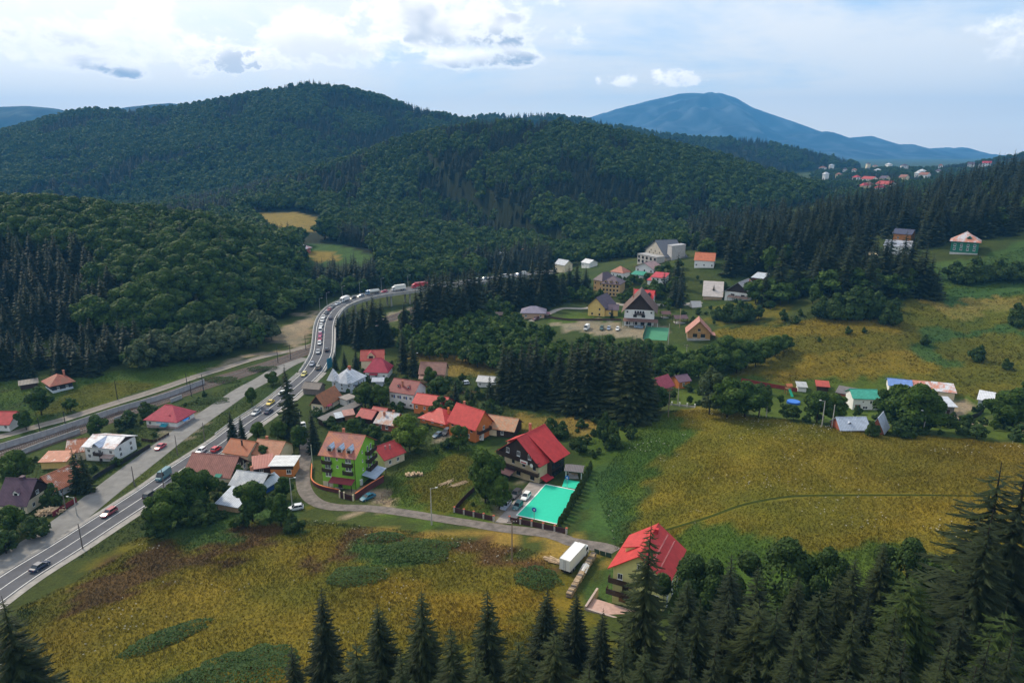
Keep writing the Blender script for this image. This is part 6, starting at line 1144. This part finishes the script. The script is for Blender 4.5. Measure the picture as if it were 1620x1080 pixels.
# broadleaved trees of the village and slopes
for k, u, v, vt, lab, wf in (('bright',648,712,654,'bright green round tree in front of terracotta house',1.1),('broad',725,712,672,'leafy tree beside terracotta gable house',1.0),('broad',578,645,603,'left of two leafy trees by silver roofed house',1.1),('broad',601,646,608,'right of two leafy trees by silver roofed house',1.0),('broad',768,795,712,'tall leafy tree at left corner of villa',.9),('broad',790,805,752,'round leafy tree at villa driveway',1.1),('broad',778,770,722,'leafy tree behind tall villa corner tree',.9),
  ('broad',400,824,762,'round tree before grey roofed sheds',1.1),('broad',445,832,780,'tree on grass corner above lane bend',.9),('broad',450,790,752,'tree beside boxy white roofed house',1.0),('bush',462,840,810,'bush at lane bend below parked silver car',1.0),('broad',300,815,742,'largest tree of thicket between main road and field',1.05),('broad',330,800,745,'tree of roadside thicket nearest brown roof',1.0),('broad',262,840,775,'left tree of roadside thicket',1.1),('broad',282,830,770,'middle tree of roadside thicket',1.0),('bush',245,848,815,'low bush at left end of roadside thicket',1.2),('bush',318,828,790,'low bush at right end of roadside thicket',1.2),
  ('broad',418,728,704,'small tree before salmon tile roof',1.1),('broad',410,700,668,'tree on road side of tall spruce, lower',1.0),('broad',440,700,665,'tree at foot of tall spruce, right',1.1),('broad',474,712,672,'tree behind motor van',1.0),('broad',695,632,594,'large tree between dark red roof and old barn',1.2),('broad',680,610,580,'tree in front of old barn',1.0),('bush',700,660,625,'bush behind terracotta roofs',1.1),('broad',560,690,662,'garden tree behind lime green guest house',1.2),('broad',590,700,670,'garden tree beside patchy grey roof',1.2),
  ('broad',433,609,587,'small round tree between service road and ramp',1.2),('broad',399,642,613,'slim tree between service road and main road',.8),('broad',30,775,715,'large tree left of rusty roofed cottage',1.1),('broad',20,845,798,'tree before purple roofed house',1.0),('bush',55,850,815,'bush behind wood pile at left',1.2),('bush',10,875,838,'bush at left edge beside service road',1.2),('bush',85,800,763,'small tree before patched cottage',.8),('broad',66,656,610,'tree below old timber house, left',1.0),('broad',112,650,628,'pale shrub right of timber house tree',1.2),('broad',42,680,648,'tree beside red roof at left edge',1.0),('broad',158,695,656,'tree on railway bank',1.1),('bush',205,676,648,'bush left of roadside shop',1.2),('bush',230,660,635,'bush behind roadside shop',1.2),('bush',185,738,722,'round shrub before white gable wall',1.0),
  ('bush',955,700,650,'pale shrub before the spruce grove, left',.6),('bush',968,704,664,'round shrub before spruce grove, middle',.8),('bush',998,692,670,'small shrub before spruce grove, right',.9),('bush',890,690,665,'bush behind villa roof',1.1),('bush',915,715,690,'bush right of villa roof',1.1),('bush',870,690,660,'bush left behind villa roof',1.2),('bush',770,664,634,'bush behind terracotta barn',1.4),('broad',1038,652,610,'dark tree at right end of spruce grove',1.2),
  ('willow',1122,655,580,'rounded willow behind meadow crest',.8),('broad',1150,660,598,'large dark tree behind meadow crest, left',1.2),('broad',1178,660,600,'large dark tree behind meadow crest, right',1.2),('broad',1200,660,615,'dark tree beside paired poles',1.1),('bush',1255,664,640,'shrub below garden pool',1.1),('broad',1292,668,620,'dark tree left of silver blue barn',1.2),('broad',1318,668,622,'dark tree behind silver blue barn',1.2),('broad',1412,676,610,'large garden tree before blue roofed shed',1.2),('broad',1442,682,606,'tallest garden tree before shed row',1.2),('broad',1465,682,618,'garden tree beside white street lamp',1.1),('bush',1425,690,660,'bush at end of silver barn',1.2),('bush',1378,690,665,'bush before silver barn gable',.9),('bush',1545,694,670,'low hedge bush behind right meadow',1.5),('broad',1575,678,628,'tree right of white garage',1.2),('broad',1600,680,612,'large tree near right edge behind meadow',1.2),('bush',1612,696,670,'bush at right edge behind meadow',1.3),('broad',1632,670,595,'tree cut by right edge above meadow',1.2),('bush',1500,676,655,'bush below grey plastered house',1.2)): tree_px(k, u, v, vt, lab, None, wf)
for u, v, vt in ((1150,508,478),(1168,509,474),(1185,507,480),(1135,506,484),(1200,505,482)): tree_px('bush', u, v, vt, 'round bush in the row below white farmhouse', 'bushes below white farmhouse', 1.0)
for u, v, vt in ((1300,502,468),(1320,504,462),(1345,505,454),(1366,506,458),(1386,502,460),(1406,514,477),(1416,492,470),(1290,498,478)): tree_px('bush', u, v, vt, 'big bush in the cluster on middle of right slope', 'bush cluster on right slope', 1.0)
for u, v, vt in ((1238,508,488),(1340,528,515),(1366,526,517),(1484,468,447),(1605,516,478),(1548,572,545),(1590,584,566),(1462,545,528),(1295,540,532),(1265,500,488),(1258,512,498)): tree_px('bush', u, v, vt, 'single shrub dotted on right hillside meadow', 'single shrubs on right hillside meadow', .9)
for u, v, vt in ((1510,444,412),(1540,446,405),(1575,444,408),(1602,444,412),(1625,440,405),(1525,450,425)): tree_px('bush', u, v, vt, 'dark bush in the hedge below green walled villa', 'hedge bushes below green villa', 1.1)
for u, v, vt in ((1150,580,530),(1120,585,545),(1180,582,540),(1210,574,536),(1240,556,528),(1226,564,530),(1092,575,552),(1070,594,556),(1052,604,560),(1036,600,565),(1136,590,548),(1165,590,552),(1105,598,560),(1195,580,548),(1085,605,570),(1022,565,535),(1040,570,540),(1060,565,545),(1008,560,535)): tree_px('broad', u, v, vt, 'leafy tree in the hedge line below log cabin', 'hedge line below log cabin', 1.25)
def scatter(x0, x1, y0, y1, s):
    xs = np.arange(x0, x1, s); ys = np.arange(y0, y1, s); X, Y = np.meshgrid(xs, ys); X = X+RNG.uniform(-.48, .48, X.shape)*s; Y = Y+RNG.uniform(-.48, .48, Y.shape)*s; return X.ravel(), Y.ravel()
def off_houses(X, Y, mg, front):
    m = np.ones(X.shape, bool)
    for a, ex, ey, w_, d_ in HF:
        dx = X-a[0]; dy = Y-a[1]; lx = dx*ex[0]+dy*ex[1]; ly = dx*ey[0]+dy*ey[1]; m &= ~((lx > -mg) & (lx < w_+mg) & (ly > -front) & (ly < d_+mg))
    return m
# garden bushes
CARS_AT = [tuple(o.location[:2]) for o in COL.objects if o.parent is None and o.get('category') in ('car', 'van', 'truck', 'woodpile', 'lumber', 'gazebo', 'gate', 'slide', 'pool', 'tent')]
YARD = [wpoly([(778,830),(900,850),(920,770),(862,755),(830,755)]), wpoly([(874,528),(874,508),(1062,512),(1060,545)])]
def gardens(px, s, hr, keep, label, group, kinds=('bush',), wf=(.9, 1.4)):
    w_ = wpoly(px); a = np.array(w_); X, Y = scatter(a[:, 0].min(), a[:, 0].max(), a[:, 1].min(), a[:, 1].max(), s)
    m = inpoly(X, Y, w_) & off_houses(X, Y, 1.0, 1.6) & (RNG.uniform(size=len(X)) < keep) & (seg_dist(LANE[::4], X, Y) > 3.6) & (seg_dist(OLD[::6], X, Y) > 6.2) & (seg_dist(ROAD[::6], X, Y) > 8.6) & (seg_dist(RAIL[::8], X, Y) > 6.5) & (seg_dist(FARR[::8], X, Y) > 5) & (seg_dist(LANE2[::4], X, Y) > 4)
    for q in YARD: m &= ~inpoly(X, Y, q)
    for cx, cy in CARS_AT: m &= np.hypot(X-cx, Y-cy+1.5) > 4.2
    for x, y in zip(X[m], Y[m]): tree(random.choice(kinds), x, y, random.uniform(*hr), label, group, random.uniform(*wf))
gardens([(500,690),(500,640),(560,606),(640,598),(760,598),(800,640),(770,672),(700,720),(640,728),(560,690)], 5.0, (1.6, 4.2), .75, 'low green bush in the gardens between village houses', 'garden bushes of the village', ('bush', 'bush', 'broad'))
gardens([(0,760),(60,725),(127,694),(285,640),(440,583),(470,575),(330,650),(230,722),(130,772),(60,800),(0,870)], 5.0, (.9, 2.6), .7, 'low bush on the bank between railway and service road', 'bushes between railway and service road')
gardens([(0,905),(0,880),(90,812),(110,800),(60,850)], 4.0, (1.5, 3.0), .7, 'bush along service road at left edge', 'bushes along service road')
gardens([(280,800),(350,760),(420,750),(470,770),(470,830),(400,835),(280,850)], 5.0, (1.8, 4.5), .8, 'bush around the grey roofed sheds', 'bushes around grey roofed sheds', ('bush', 'broad'))
gardens([(1040,632),(1100,600),(1300,612),(1620,632),(1620,690),(1480,688),(1300,672),(1120,650)], 6.0, (1.6, 4.0), .5, 'bush in the gardens behind the meadow crest', 'garden bushes behind meadow crest', ('bush', 'bush', 'broad'))
gardens([(930,475),(990,430),(1080,430),(1210,455),(1230,500),(1130,520),(1060,500),(1000,482)], 7.0, (1.6, 4.5), .5, 'bush on the slope around the upper houses', 'bushes around upper houses', ('bush', 'broad'))
gardens([(870,700),(930,665),(1010,672),(980,710),(945,745),(930,720)], 5.0, (1.2, 3.2), .45, 'bush in rough grass behind the villa', 'bushes behind villa')
gardens([(520,600),(560,570),(640,575),(700,590),(660,600),(560,602)], 5.0, (1.6, 4.0), .6, 'bush beside foot of bridge ramp', 'bushes by bridge ramp')
gardens([(745,800),(755,772),(800,750),(790,800),(775,815)], 3.5, (1.0, 2.4), .5, 'shrub in front garden of villa', 'shrubs in villa garden')
# thuja hedge of the court
a = P(886, 833); b = P(934, 745)
for i in range(17):
    q = a*(1-i/16)+b*i/16; tree('thuja', q[0]+random.uniform(-.15, .15), q[1], random.uniform(2.6, 3.5), 'clipped thuja in the dense hedge right of turquoise court', 'thuja hedge beside court', .95)
# ------------------------------------------------------------------ woods
ROADALL = [p for p in ROAD[::6]]+[]
CLEAR = [wpoly(p) for p in ([(388,338),(470,332),(520,346),(512,386),(430,386)],[(464,410),(480,380),(530,382),(600,402),(602,442),(490,446)],[(436,532),(466,496),(500,488),(505,530),(470,552)],
   [(1440,455),(1440,420),(1460,392),(1500,385),(1640,370),(1640,470),(1500,470)],[(1130,480),(1080,470),(1080,410),(1135,408),(1180,400),(1200,405),(1140,425),(1220,470)],[(600,512),(640,488),(664,478),(664,500),(620,515)],[(1372,432),(1445,425),(1446,384),(1372,392)])]
HOUSE_AT = [tuple(o.matrix_world.translation[:2]) if False else tuple(o.location[:2]) for o in COL.objects if o.parent is None and o.get('category') in ('house', 'hotel', 'building', 'barn', 'shed', 'cabin', 'kiosk')]
def wood(stand, X, Y, keep, kinds, hr, label, individuals):
    X, Y = X[keep], Y[keep]
    for c in CLEAR: m = ~inpoly(X, Y, c); X, Y = X[m], Y[m]
    if len(X) == 0: return
    m = (seg_dist(ROADALL, X, Y) > 11) & (seg_dist(RAIL[::8], X, Y) > 10) & (seg_dist(FARR[::8], X, Y) > 6)
    m &= off_houses(X, Y, 2.5, 32 if stand == 'town' else 9)
    X, Y = X[m], Y[m]; Z = gz(X, Y)
    for x, y, z in zip(X, Y, Z):
        k = kinds(x, y); h = random.uniform(*hr[k]); u, v, f = proj((x, y, z+h)); 
        if f < 20 or u < -120 or u > 1740: continue
        lb = label[k] if isinstance(label, dict) else label
        if stand in ('left', 'right'): lb += (', low on the slope', ', half way up', ', near the top')[0 if v > (430 if stand == 'left' else 400) else 1 if v > 360 else 2] + ((' at left edge', ' left of middle', ' towards the bridge')[0 if u < 130 else 1 if u < 300 else 2] if stand == 'left' else (' at left end', ' in middle', ' at right edge')[0 if u < 1260 else 1 if u < 1440 else 2])
        WOODS.append((h/f, k, x, y, z, h, stand, lb, individuals and -30 < u < 1650))
WOODS = []
n_sp = lambda x, y: float(fbm(np.array([x]), np.array([y]), 70, 91, 3)[0])
X, Y = scatter(-520, -60, 280, 640, 8.2); oh = hill_h('left', X, Y)-base_h(X, Y)
wood('left', X, Y, (oh > .8) & (Y > 295), lambda x, y: 'spruce' if (n_sp(x, y) > .58 and y < 390) or random.random() < .10 else 'broad', {'spruce': (16, 24), 'broad': (15, 22)}, {'spruce': 'dark spruce in left hillside wood', 'broad': 'leafy tree in left hillside wood'}, True)
FOOT = wpoly([(-60,606),(0,602),(60,596),(150,597),(300,577),(430,548),(432,520),(300,545),(150,565),(0,575),(-60,580)])
X, Y = scatter(-400, -60, 260, 460, 7.0); wood('foot', X, Y, inpoly(X, Y, FOOT), lambda x, y: 'spruce' if x < -165+random.uniform(-15, 15) else 'willow' if random.random() < .75 else 'broad', {'spruce': (13, 20), 'willow': (9, 14), 'broad': (9, 13)}, {'spruce': 'dark spruce along the foot of the left wood', 'willow': 'pale green willow along the foot of the left wood', 'broad': 'leafy tree along the foot of the left wood'}, True)
V1 = wpoly([(430,548),(470,510),(500,488),(520,478),(560,466),(640,452),(760,436),(900,422),(1000,408),(1080,400),(1090,372),(900,385),(700,398),(560,372),(430,372),(380,420),(400,500)])
X, Y = scatter(-420, 260, 380, 1100, 8.0); wood('valley', X, Y, inpoly(X, Y, V1), lambda x, y: 'spruce' if n_sp(x, y) > .57 else 'broad', {'spruce': (14, 24), 'broad': (9, 16)}, {'spruce': 'spruce in the valley wood beyond the bridge', 'broad': 'leafy tree in the valley wood beyond the bridge'}, True)
V3 = wpoly([(625,560),(690,512),(780,518),(862,532),(880,558),(1000,566),(1020,576),(900,592),(790,586),(700,575)])
X, Y = scatter(-160, 120, 260, 420, 6.5); wood('belt', X, Y, inpoly(X, Y, V3), lambda x, y: 'broad', {'broad': (7, 11)}, 'leafy tree in the belt below the chalet car park', True)
V4 = wpoly([(880,480),(935,470),(1000,440),(1010,425),(1085,425),(1095,470),(1110,470),(1060,492),(1000,480),(930,478)])
X, Y = scatter(20, 200, 330, 520, 6.0); wood('upper', X, Y, inpoly(X, Y, V4), lambda x, y: 'spruce' if x > 85 and random.random() < .6 else 'broad', {'spruce': (10, 17), 'broad': (4.5, 8)}, {'spruce': 'spruce between the upper houses', 'broad': 'leafy tree between the upper houses'}, True)
V5 = wpoly([(618,548),(640,520),(690,528),(740,512),(800,515),(815,490),(880,480),(935,474),(930,450),(870,448),(760,460),(680,480),(640,498)])
X, Y = scatter(-130, 80, 300, 480, 6.5); wood('spur', X, Y, inpoly(X, Y, V5), lambda x, y: 'broad', {'broad': (5, 9)}, 'leafy tree between the bridge and lilac roofed bungalow', True)
X, Y = scatter(90, 620, 300, 900, 8.0); oh = hill_h('right', X, Y)-base_h(X, Y); EDGE = wpoly([(1190,485),(1300,478),(1480,474),(1480,440),(1450,400),(1300,425),(1200,440),(1090,430),(1090,370),(1250,360),(1640,330),(1640,380),(1470,390)])
wood('right', X, Y, ((oh > 1.5) | inpoly(X, Y, EDGE)) & (fbm(X, Y, 28, 17, 2) > .36), lambda x, y: 'broad' if random.random() < .10 else 'spruce', {'spruce': (14, 31), 'broad': (10, 16)}, {'spruce': 'dark spruce in right hillside wood', 'broad': 'leafy tree in right hillside wood'}, True)
LOWR = wpoly([(1190,487),(1300,480),(1480,476),(1480,462),(1300,464),(1195,470)])
X, Y = scatter(90, 320, 280, 440, 7.5); wood('rightedge', X, Y, inpoly(X, Y, LOWR), lambda x, y: 'broad', {'broad': (9, 14)}, 'leafy tree fringing the right conifer wood', True)
TOWNP = wpoly([(1270,330),(1285,275),(1400,262),(1640,250),(1640,300),(1400,318)])
for k, s, rng, hr, mixp in (('mid', 8.6, (-450, 620, 520, 1150), (10, 18), .12), ('big', 10.2, (-1500, 450, 800, 1750), (11, 19), .36), ('back', 14.0, (-500, 1200, 1300, 2200), (13, 20), .6), ('town', 13.0, (300, 1700, 700, 1750), (6, 11), .5)):
    X, Y = scatter(*rng, s if k != 'town' else 9.5); oh = hill_h(k, X, Y)-base_h(X, Y); keep = oh > 1.0
    if k == 'town': keep |= inpoly(X, Y, TOWNP); keep &= RNG.uniform(size=len(X)) < .8
    wood(k, X, Y, keep, lambda x, y, mixp=mixp: 'spruce' if n_sp(x, y)+random.uniform(-.12, .12) > .62-.25*mixp else 'broad', {'spruce': (hr[0]*.95, hr[1]*1.1), 'broad': hr}, '', False)
WOODS.sort(key=lambda w: -w[0]); used = {'spruce': COUNT.get('spruce_tree', 0), 'broad': COUNT.get('leafy_tree', 0), 'willow': 0}; REST = {'spruce': [], 'broad': []}
GRP = {'left': 'trees of the left hillside wood', 'foot': 'willows at the foot of the left wood', 'valley': 'trees of the valley wood', 'belt': 'trees below the chalet car park', 'upper': 'trees between the upper houses', 'right': 'spruces of the right hillside', 'spur': 'trees between bridge and bungalow', 'rightedge': 'leafy fringe of the right wood'}
for r, k, x, y, z, h, st, lab, ind in WOODS:
    if ind and used[k] < 300: used[k] += 1; tree(k, x, y, h, lab, GRP[st]+' ('+NAMES[k][0].replace('_', ' ')+'s)', random.uniform(1.1, 1.5) if k == 'spruce' else random.uniform(1.05, 1.35), z)
    else: REST['spruce' if k == 'spruce' else 'broad'].append((x, y, z, h))
print('trees', COUNT, {k: len(v) for k, v in REST.items()})
# ------------------------------------------------------------------ uncountable growth, as instances on one object
def join_meshes(name, parts):
    mb_v, mb_f, mi, mats = [], [], [], []
    for me in parts:
        o = len(mb_v); mats.append(me.materials[0]); mb_v += [tuple(v.co) for v in me.vertices]
        for p in me.polygons: mb_f.append(tuple(i+o for i in p.vertices)); mi.append(len(mats)-1)
    m = bpy.data.meshes.new(name); m.from_pydata(mb_v, [], mb_f); [m.materials.append(x) for x in mats]; m.polygons.foreach_set('material_index', mi); m.update(); return m
def instanced(name, pts, scale, meshes, label, cat, tint=None):
    me = bpy.data.meshes.new(name); me.vertices.add(len(pts)); me.vertices.foreach_set('co', np.asarray(pts, np.float32).ravel())
    a = me.attributes.new('size', 'FLOAT_VECTOR', 'POINT'); a.data.foreach_set('vector', np.asarray(scale, np.float32).ravel())
    if tint is not None: a = me.color_attributes.new('tint', 'FLOAT_COLOR', 'POINT'); a.data.foreach_set('color', np.concatenate([tint, np.ones((len(tint), 1))], 1).astype(np.float32).ravel())
    me.update(); o = link(name, me); o['kind'] = 'stuff'; o['label'] = label; o['category'] = cat
    col = bpy.data.collections.new(name+'_kinds')
    for i, m in enumerate(meshes): col.objects.link(bpy.data.objects.new(name+'_kind', m))
    g = bpy.data.node_groups.new(name, 'GeometryNodeTree'); g.interface.new_socket('Geometry', in_out='INPUT', socket_type='NodeSocketGeometry'); g.interface.new_socket('Geometry', in_out='OUTPUT', socket_type='NodeSocketGeometry')
    N = g.nodes; L = g.links; gi = N.new('NodeGroupInput'); go = N.new('NodeGroupOutput'); ip = N.new('GeometryNodeInstanceOnPoints'); ci = N.new('GeometryNodeCollectionInfo'); ci.inputs['Collection'].default_value = col; ci.inputs['Separate Children'].default_value = True
    na = N.new('GeometryNodeInputNamedAttribute'); na.data_type = 'FLOAT_VECTOR'; na.inputs[0].default_value = 'size'
    rv = N.new('FunctionNodeRandomValue'); rv.data_type = 'FLOAT_VECTOR'; rv.inputs[0].default_value = (0, 0, 0); rv.inputs[1].default_value = (0, 0, 6.283)
    ip.inputs['Pick Instance'].default_value = True; L.new(gi.outputs[0], ip.inputs['Points']); L.new(ci.outputs[0], ip.inputs['Instance']); L.new(rv.outputs[0], ip.inputs['Rotation']); L.new(na.outputs[0], ip.inputs['Scale']); L.new(ip.outputs[0], go.inputs[0])
    md = o.modifiers.new('growth', 'NODES'); md.node_group = g; return o
far_sp = [join_meshes('far_spruce', spruce(80+i, 14, 9, 0, .19, .02, SPRD, 0, .8, .42)) for i in range(3)]
far_br = [join_meshes('far_broad', decid(90+i, 420, .12, 11, .38, .12)) for i in range(4)]
for nm, k, ms, wf, lab in (('conifer_forest', 'spruce', far_sp, (1.1, 1.5), 'mass of dark conifers covering the far hills'), ('broadleaf_forest', 'broad', far_br, (.85, 1.35), 'mass of leafy forest covering the far hills')):
    A_ = np.array(REST[k]); w_ = RNG.uniform(*wf, len(A_)); instanced(nm, A_[:, :3], np.stack([A_[:, 3]*w_, A_[:, 3]*w_, A_[:, 3]], 1), ms, lab, 'forest')
# nettle and bramble patches in the near meadow
def mound(label, px, ru, rv, h, rz=0):
    p = P(*px); n = int(ru*rv*70); a = RNG.uniform(0, 2*np.pi, n); r = RNG.uniform(0, 1, n)**.62; kk = .65+.7*fbm(np.cos(a)*3+px[0], np.sin(a)*3, 1.3, 7, 3); x = r*np.cos(a)*ru*kk; y = r*np.sin(a)*rv*kk; c, s = math.cos(rz), math.sin(rz); wx = p[0]+x*c-y*s; wy = p[1]+x*s+y*c
    z = gz(wx, wy)-p[2]+h*np.sqrt(np.clip(1-r*r, 0, 1))*(.55+.75*fbm(wx, wy, 2.5, 5, 3)); pts = np.stack([wx-p[0], wy-p[1], z], 1); nn = RNG.normal(size=(n, 3))*.45+np.array([0, 0, 1]); nn /= np.linalg.norm(nn, axis=1)[:, None]
    V, F = leafset(pts, nn, .26, 3); o = link('nettle_patch', np_mesh('nettle_patch', V, F, NET), None, p); tag(o, label, 'nettle patch')
mound('dense green nettle patch below lane, nearest the lamp', (660,872), 8.5, 6.5, 1.3); mound('dark green nettle patch left of lane patch in golden meadow', (565,912), 6.5, 4.5, 1.2); mound('long green nettle patch at lower left', (265,1010), 3.6, 7.5, 1.0, R(-38)); mound('large nettle patch cut by the bottom edge', (390,1055), 9, 7.5, 1.6); mound('small nettle patch beside brown weeds', (610,850), 5, 3, .9); mound('green weeds patch beside white box truck', (850,915), 5, 5, 1.1)
mound('green weed patch left of parallel road and ramp', (350,602), 8, 4, 1.2); mound('weed patch on railway verge behind shop', (330,635), 8, 4, 1.2); mound('low weed bank beside railway near bridge', (415,585), 7, 3.5, 1.6)
# meadow grass
def tuft(seed, n, spread, h, wd, m):
    g = np.random.default_rng(seed); V = []; F = []
    for i in range(n):
        a = g.uniform(0, 6.283); r = spread*math.sqrt(g.random()); b = np.array([r*math.cos(a), r*math.sin(a), -.05]); t = np.array([g.normal()*.35, g.normal()*.35, 1])*h*g.uniform(.6, 1.2); s = np.array([math.cos(a+1.5), math.sin(a+1.5), 0])*wd; k = len(V); V += [b-s, b+s, b+t]; F.append((k, k+1, k+2))
    return np_mesh('tuft', np.array(V), np.array(F), m)
def tintm(name, trans=.2):
    m, nt, b = nodes(name); b.inputs['Roughness'].default_value = .85; b.inputs['Specular IOR Level'].default_value = .1; a = nt.nodes.new('ShaderNodeAttribute'); a.attribute_type = 'INSTANCER'; a.attribute_name = 'tint'; nt.links.new(a.outputs[0], b.inputs['Base Color']); return m
GT = tintm('grass_blades'); MEADOW = [wpoly(p) for p in ([(975,868),(940,760),(1000,690),(1060,650),(1130,648),(1300,672),(1480,690),(1640,704),(1700,730),(1700,960),(1500,930),(1100,900)],[(30,962),(240,852),(480,822),(700,845),(870,875),(880,960),(1000,1110),(-50,1110)],[(595,796),(640,716),(740,690),(790,745),(775,818),(640,802)])]
X, Y = scatter(-130, 215, 70, 275, .62); m = np.zeros(X.shape, bool)
for p in MEADOW: m |= inpoly(X, Y, p)
m &= (seg_dist(LANE[::4], X, Y) > 2.6) & (seg_dist(ROADALL, X, Y) > 8) & (seg_dist(PATHT[::6], X, Y) > .9); X, Y = X[m], Y[m]
C_ = zone_colour(X, Y)*RNG.uniform(.78, 1.3, (len(X), 1))*(.8+.4*fbm(X, Y, 3, 77, 3)[:, None]); s_ = RNG.uniform(.55, 1.25, len(X))*(.6+.8*fbm(X, Y, 9, 66, 3))
instanced('meadow_grass', np.stack([X, Y, gz(X, Y)], 1), np.stack([s_, s_, s_*.8], 1), [tuft(i, 9, .42, .55, .055, GT) for i in range(3)], 'tall dry golden and green grass covering the meadows', 'grass', C_)
X2, Y2 = scatter(60, 330, 225, 400, 1.5); mm = np.zeros(X2.shape, bool)
for p in (wpoly([(1100,608),(1140,520),(1250,500),(1480,472),(1700,445),(1700,640),(1400,600),(1200,602)]), wpoly([(1440,445),(1640,385),(1640,445),(1480,470)])): mm |= inpoly(X2, Y2, p)
X3, Y3 = scatter(-230, 60, 120, 330, .95); m3 = np.zeros(X3.shape, bool)
for p in (wpoly([(-40,700),(-40,600),(130,597),(330,572),(345,584),(230,618),(60,672)]), wpoly([(0,760),(60,725),(285,640),(440,583),(475,572),(330,655),(130,775),(0,880)]), wpoly([(0,930),(0,900),(166,785),(300,685),(430,603),(470,600),(353,690),(236,770)]), wpoly([(100,890),(236,800),(330,740),(470,690),(470,830),(240,855)]), wpoly([(500,690),(500,640),(560,606),(640,560),(790,560),(800,640),(960,660),(950,700),(800,690),(700,720),(640,728),(560,690)])): m3 |= inpoly(X3, Y3, p)
m3 &= off_houses(X3, Y3, .4, .4) & (seg_dist(LANE[::4], X3, Y3) > 2.3) & (seg_dist(OLD[::5], X3, Y3) > 4.6) & (seg_dist(ROAD[::5], X3, Y3) > 7.0) & (seg_dist(RAIL[::8], X3, Y3) > 5.6) & (seg_dist(FARR[::8], X3, Y3) > 3.4)
X3, Y3 = X3[m3], Y3[m3]; C3 = zone_colour(X3, Y3)*RNG.uniform(.6, 1.6, (len(X3), 1)); s3 = RNG.uniform(.4, 1.0, len(X3))*(.4+1.2*fbm(X3, Y3, 7, 62, 3))
instanced('verge_grass', np.stack([X3, Y3, gz(X3, Y3)], 1), np.stack([s3*1.3, s3*1.3, s3*.6], 1), [tuft(30+i, 10, .5, .6, .07, GT) for i in range(3)], 'rough green grass on verges and gardens of the village', 'grass', C3)
X2, Y2 = X2[mm], Y2[mm]; C2 = zone_colour(X2, Y2)*RNG.uniform(.7, 1.4, (len(X2), 1)); s2 = RNG.uniform(1.0, 1.9, len(X2))*(.5+1.0*fbm(X2, Y2, 8, 66, 3))
instanced('hillside_grass', np.stack([X2, Y2, gz(X2, Y2)], 1), np.stack([s2*1.3, s2*1.3, s2*.5], 1), [tuft(20+i, 10, .5, .6, .07, GT) for i in range(3)], 'rough olive grass covering the right hillside meadow', 'grass', C2)
k = RNG.uniform(size=len(X)) < np.clip((fbm(X, Y, 11, 123, 3)-.60)*1.2, 0, .06); fm = tuft(8, 5, .25, .12, .10, mat((.62, .60, .52), .9, .15))
instanced('meadow_flowers', np.stack([X[k], Y[k], gz(X[k], Y[k])+.5], 1), np.ones((k.sum(), 3)), [fm], 'small white flower heads scattered over the meadows', 'flowers')
# ------------------------------------------------------------------ haze in the valley air
hz = MB(); hz.box(-9500, 10500, -600, 9700, -60, 790); m, nt, b = nodes('haze_air'); nt.nodes.remove(b); pv = nt.nodes.new('ShaderNodeVolumePrincipled'); pv.inputs['Color'].default_value = (.13, .49, 1.0, 1); pv.inputs['Density'].default_value = 1.15e-4; pv.inputs['Anisotropy'].default_value = 0
nt.links.new(pv.outputs[0], nt.nodes['Material Output'].inputs['Volume']); tag(hz.build('haze', m), 'thin blue haze filling the valley air', 'haze', kind='stuff')
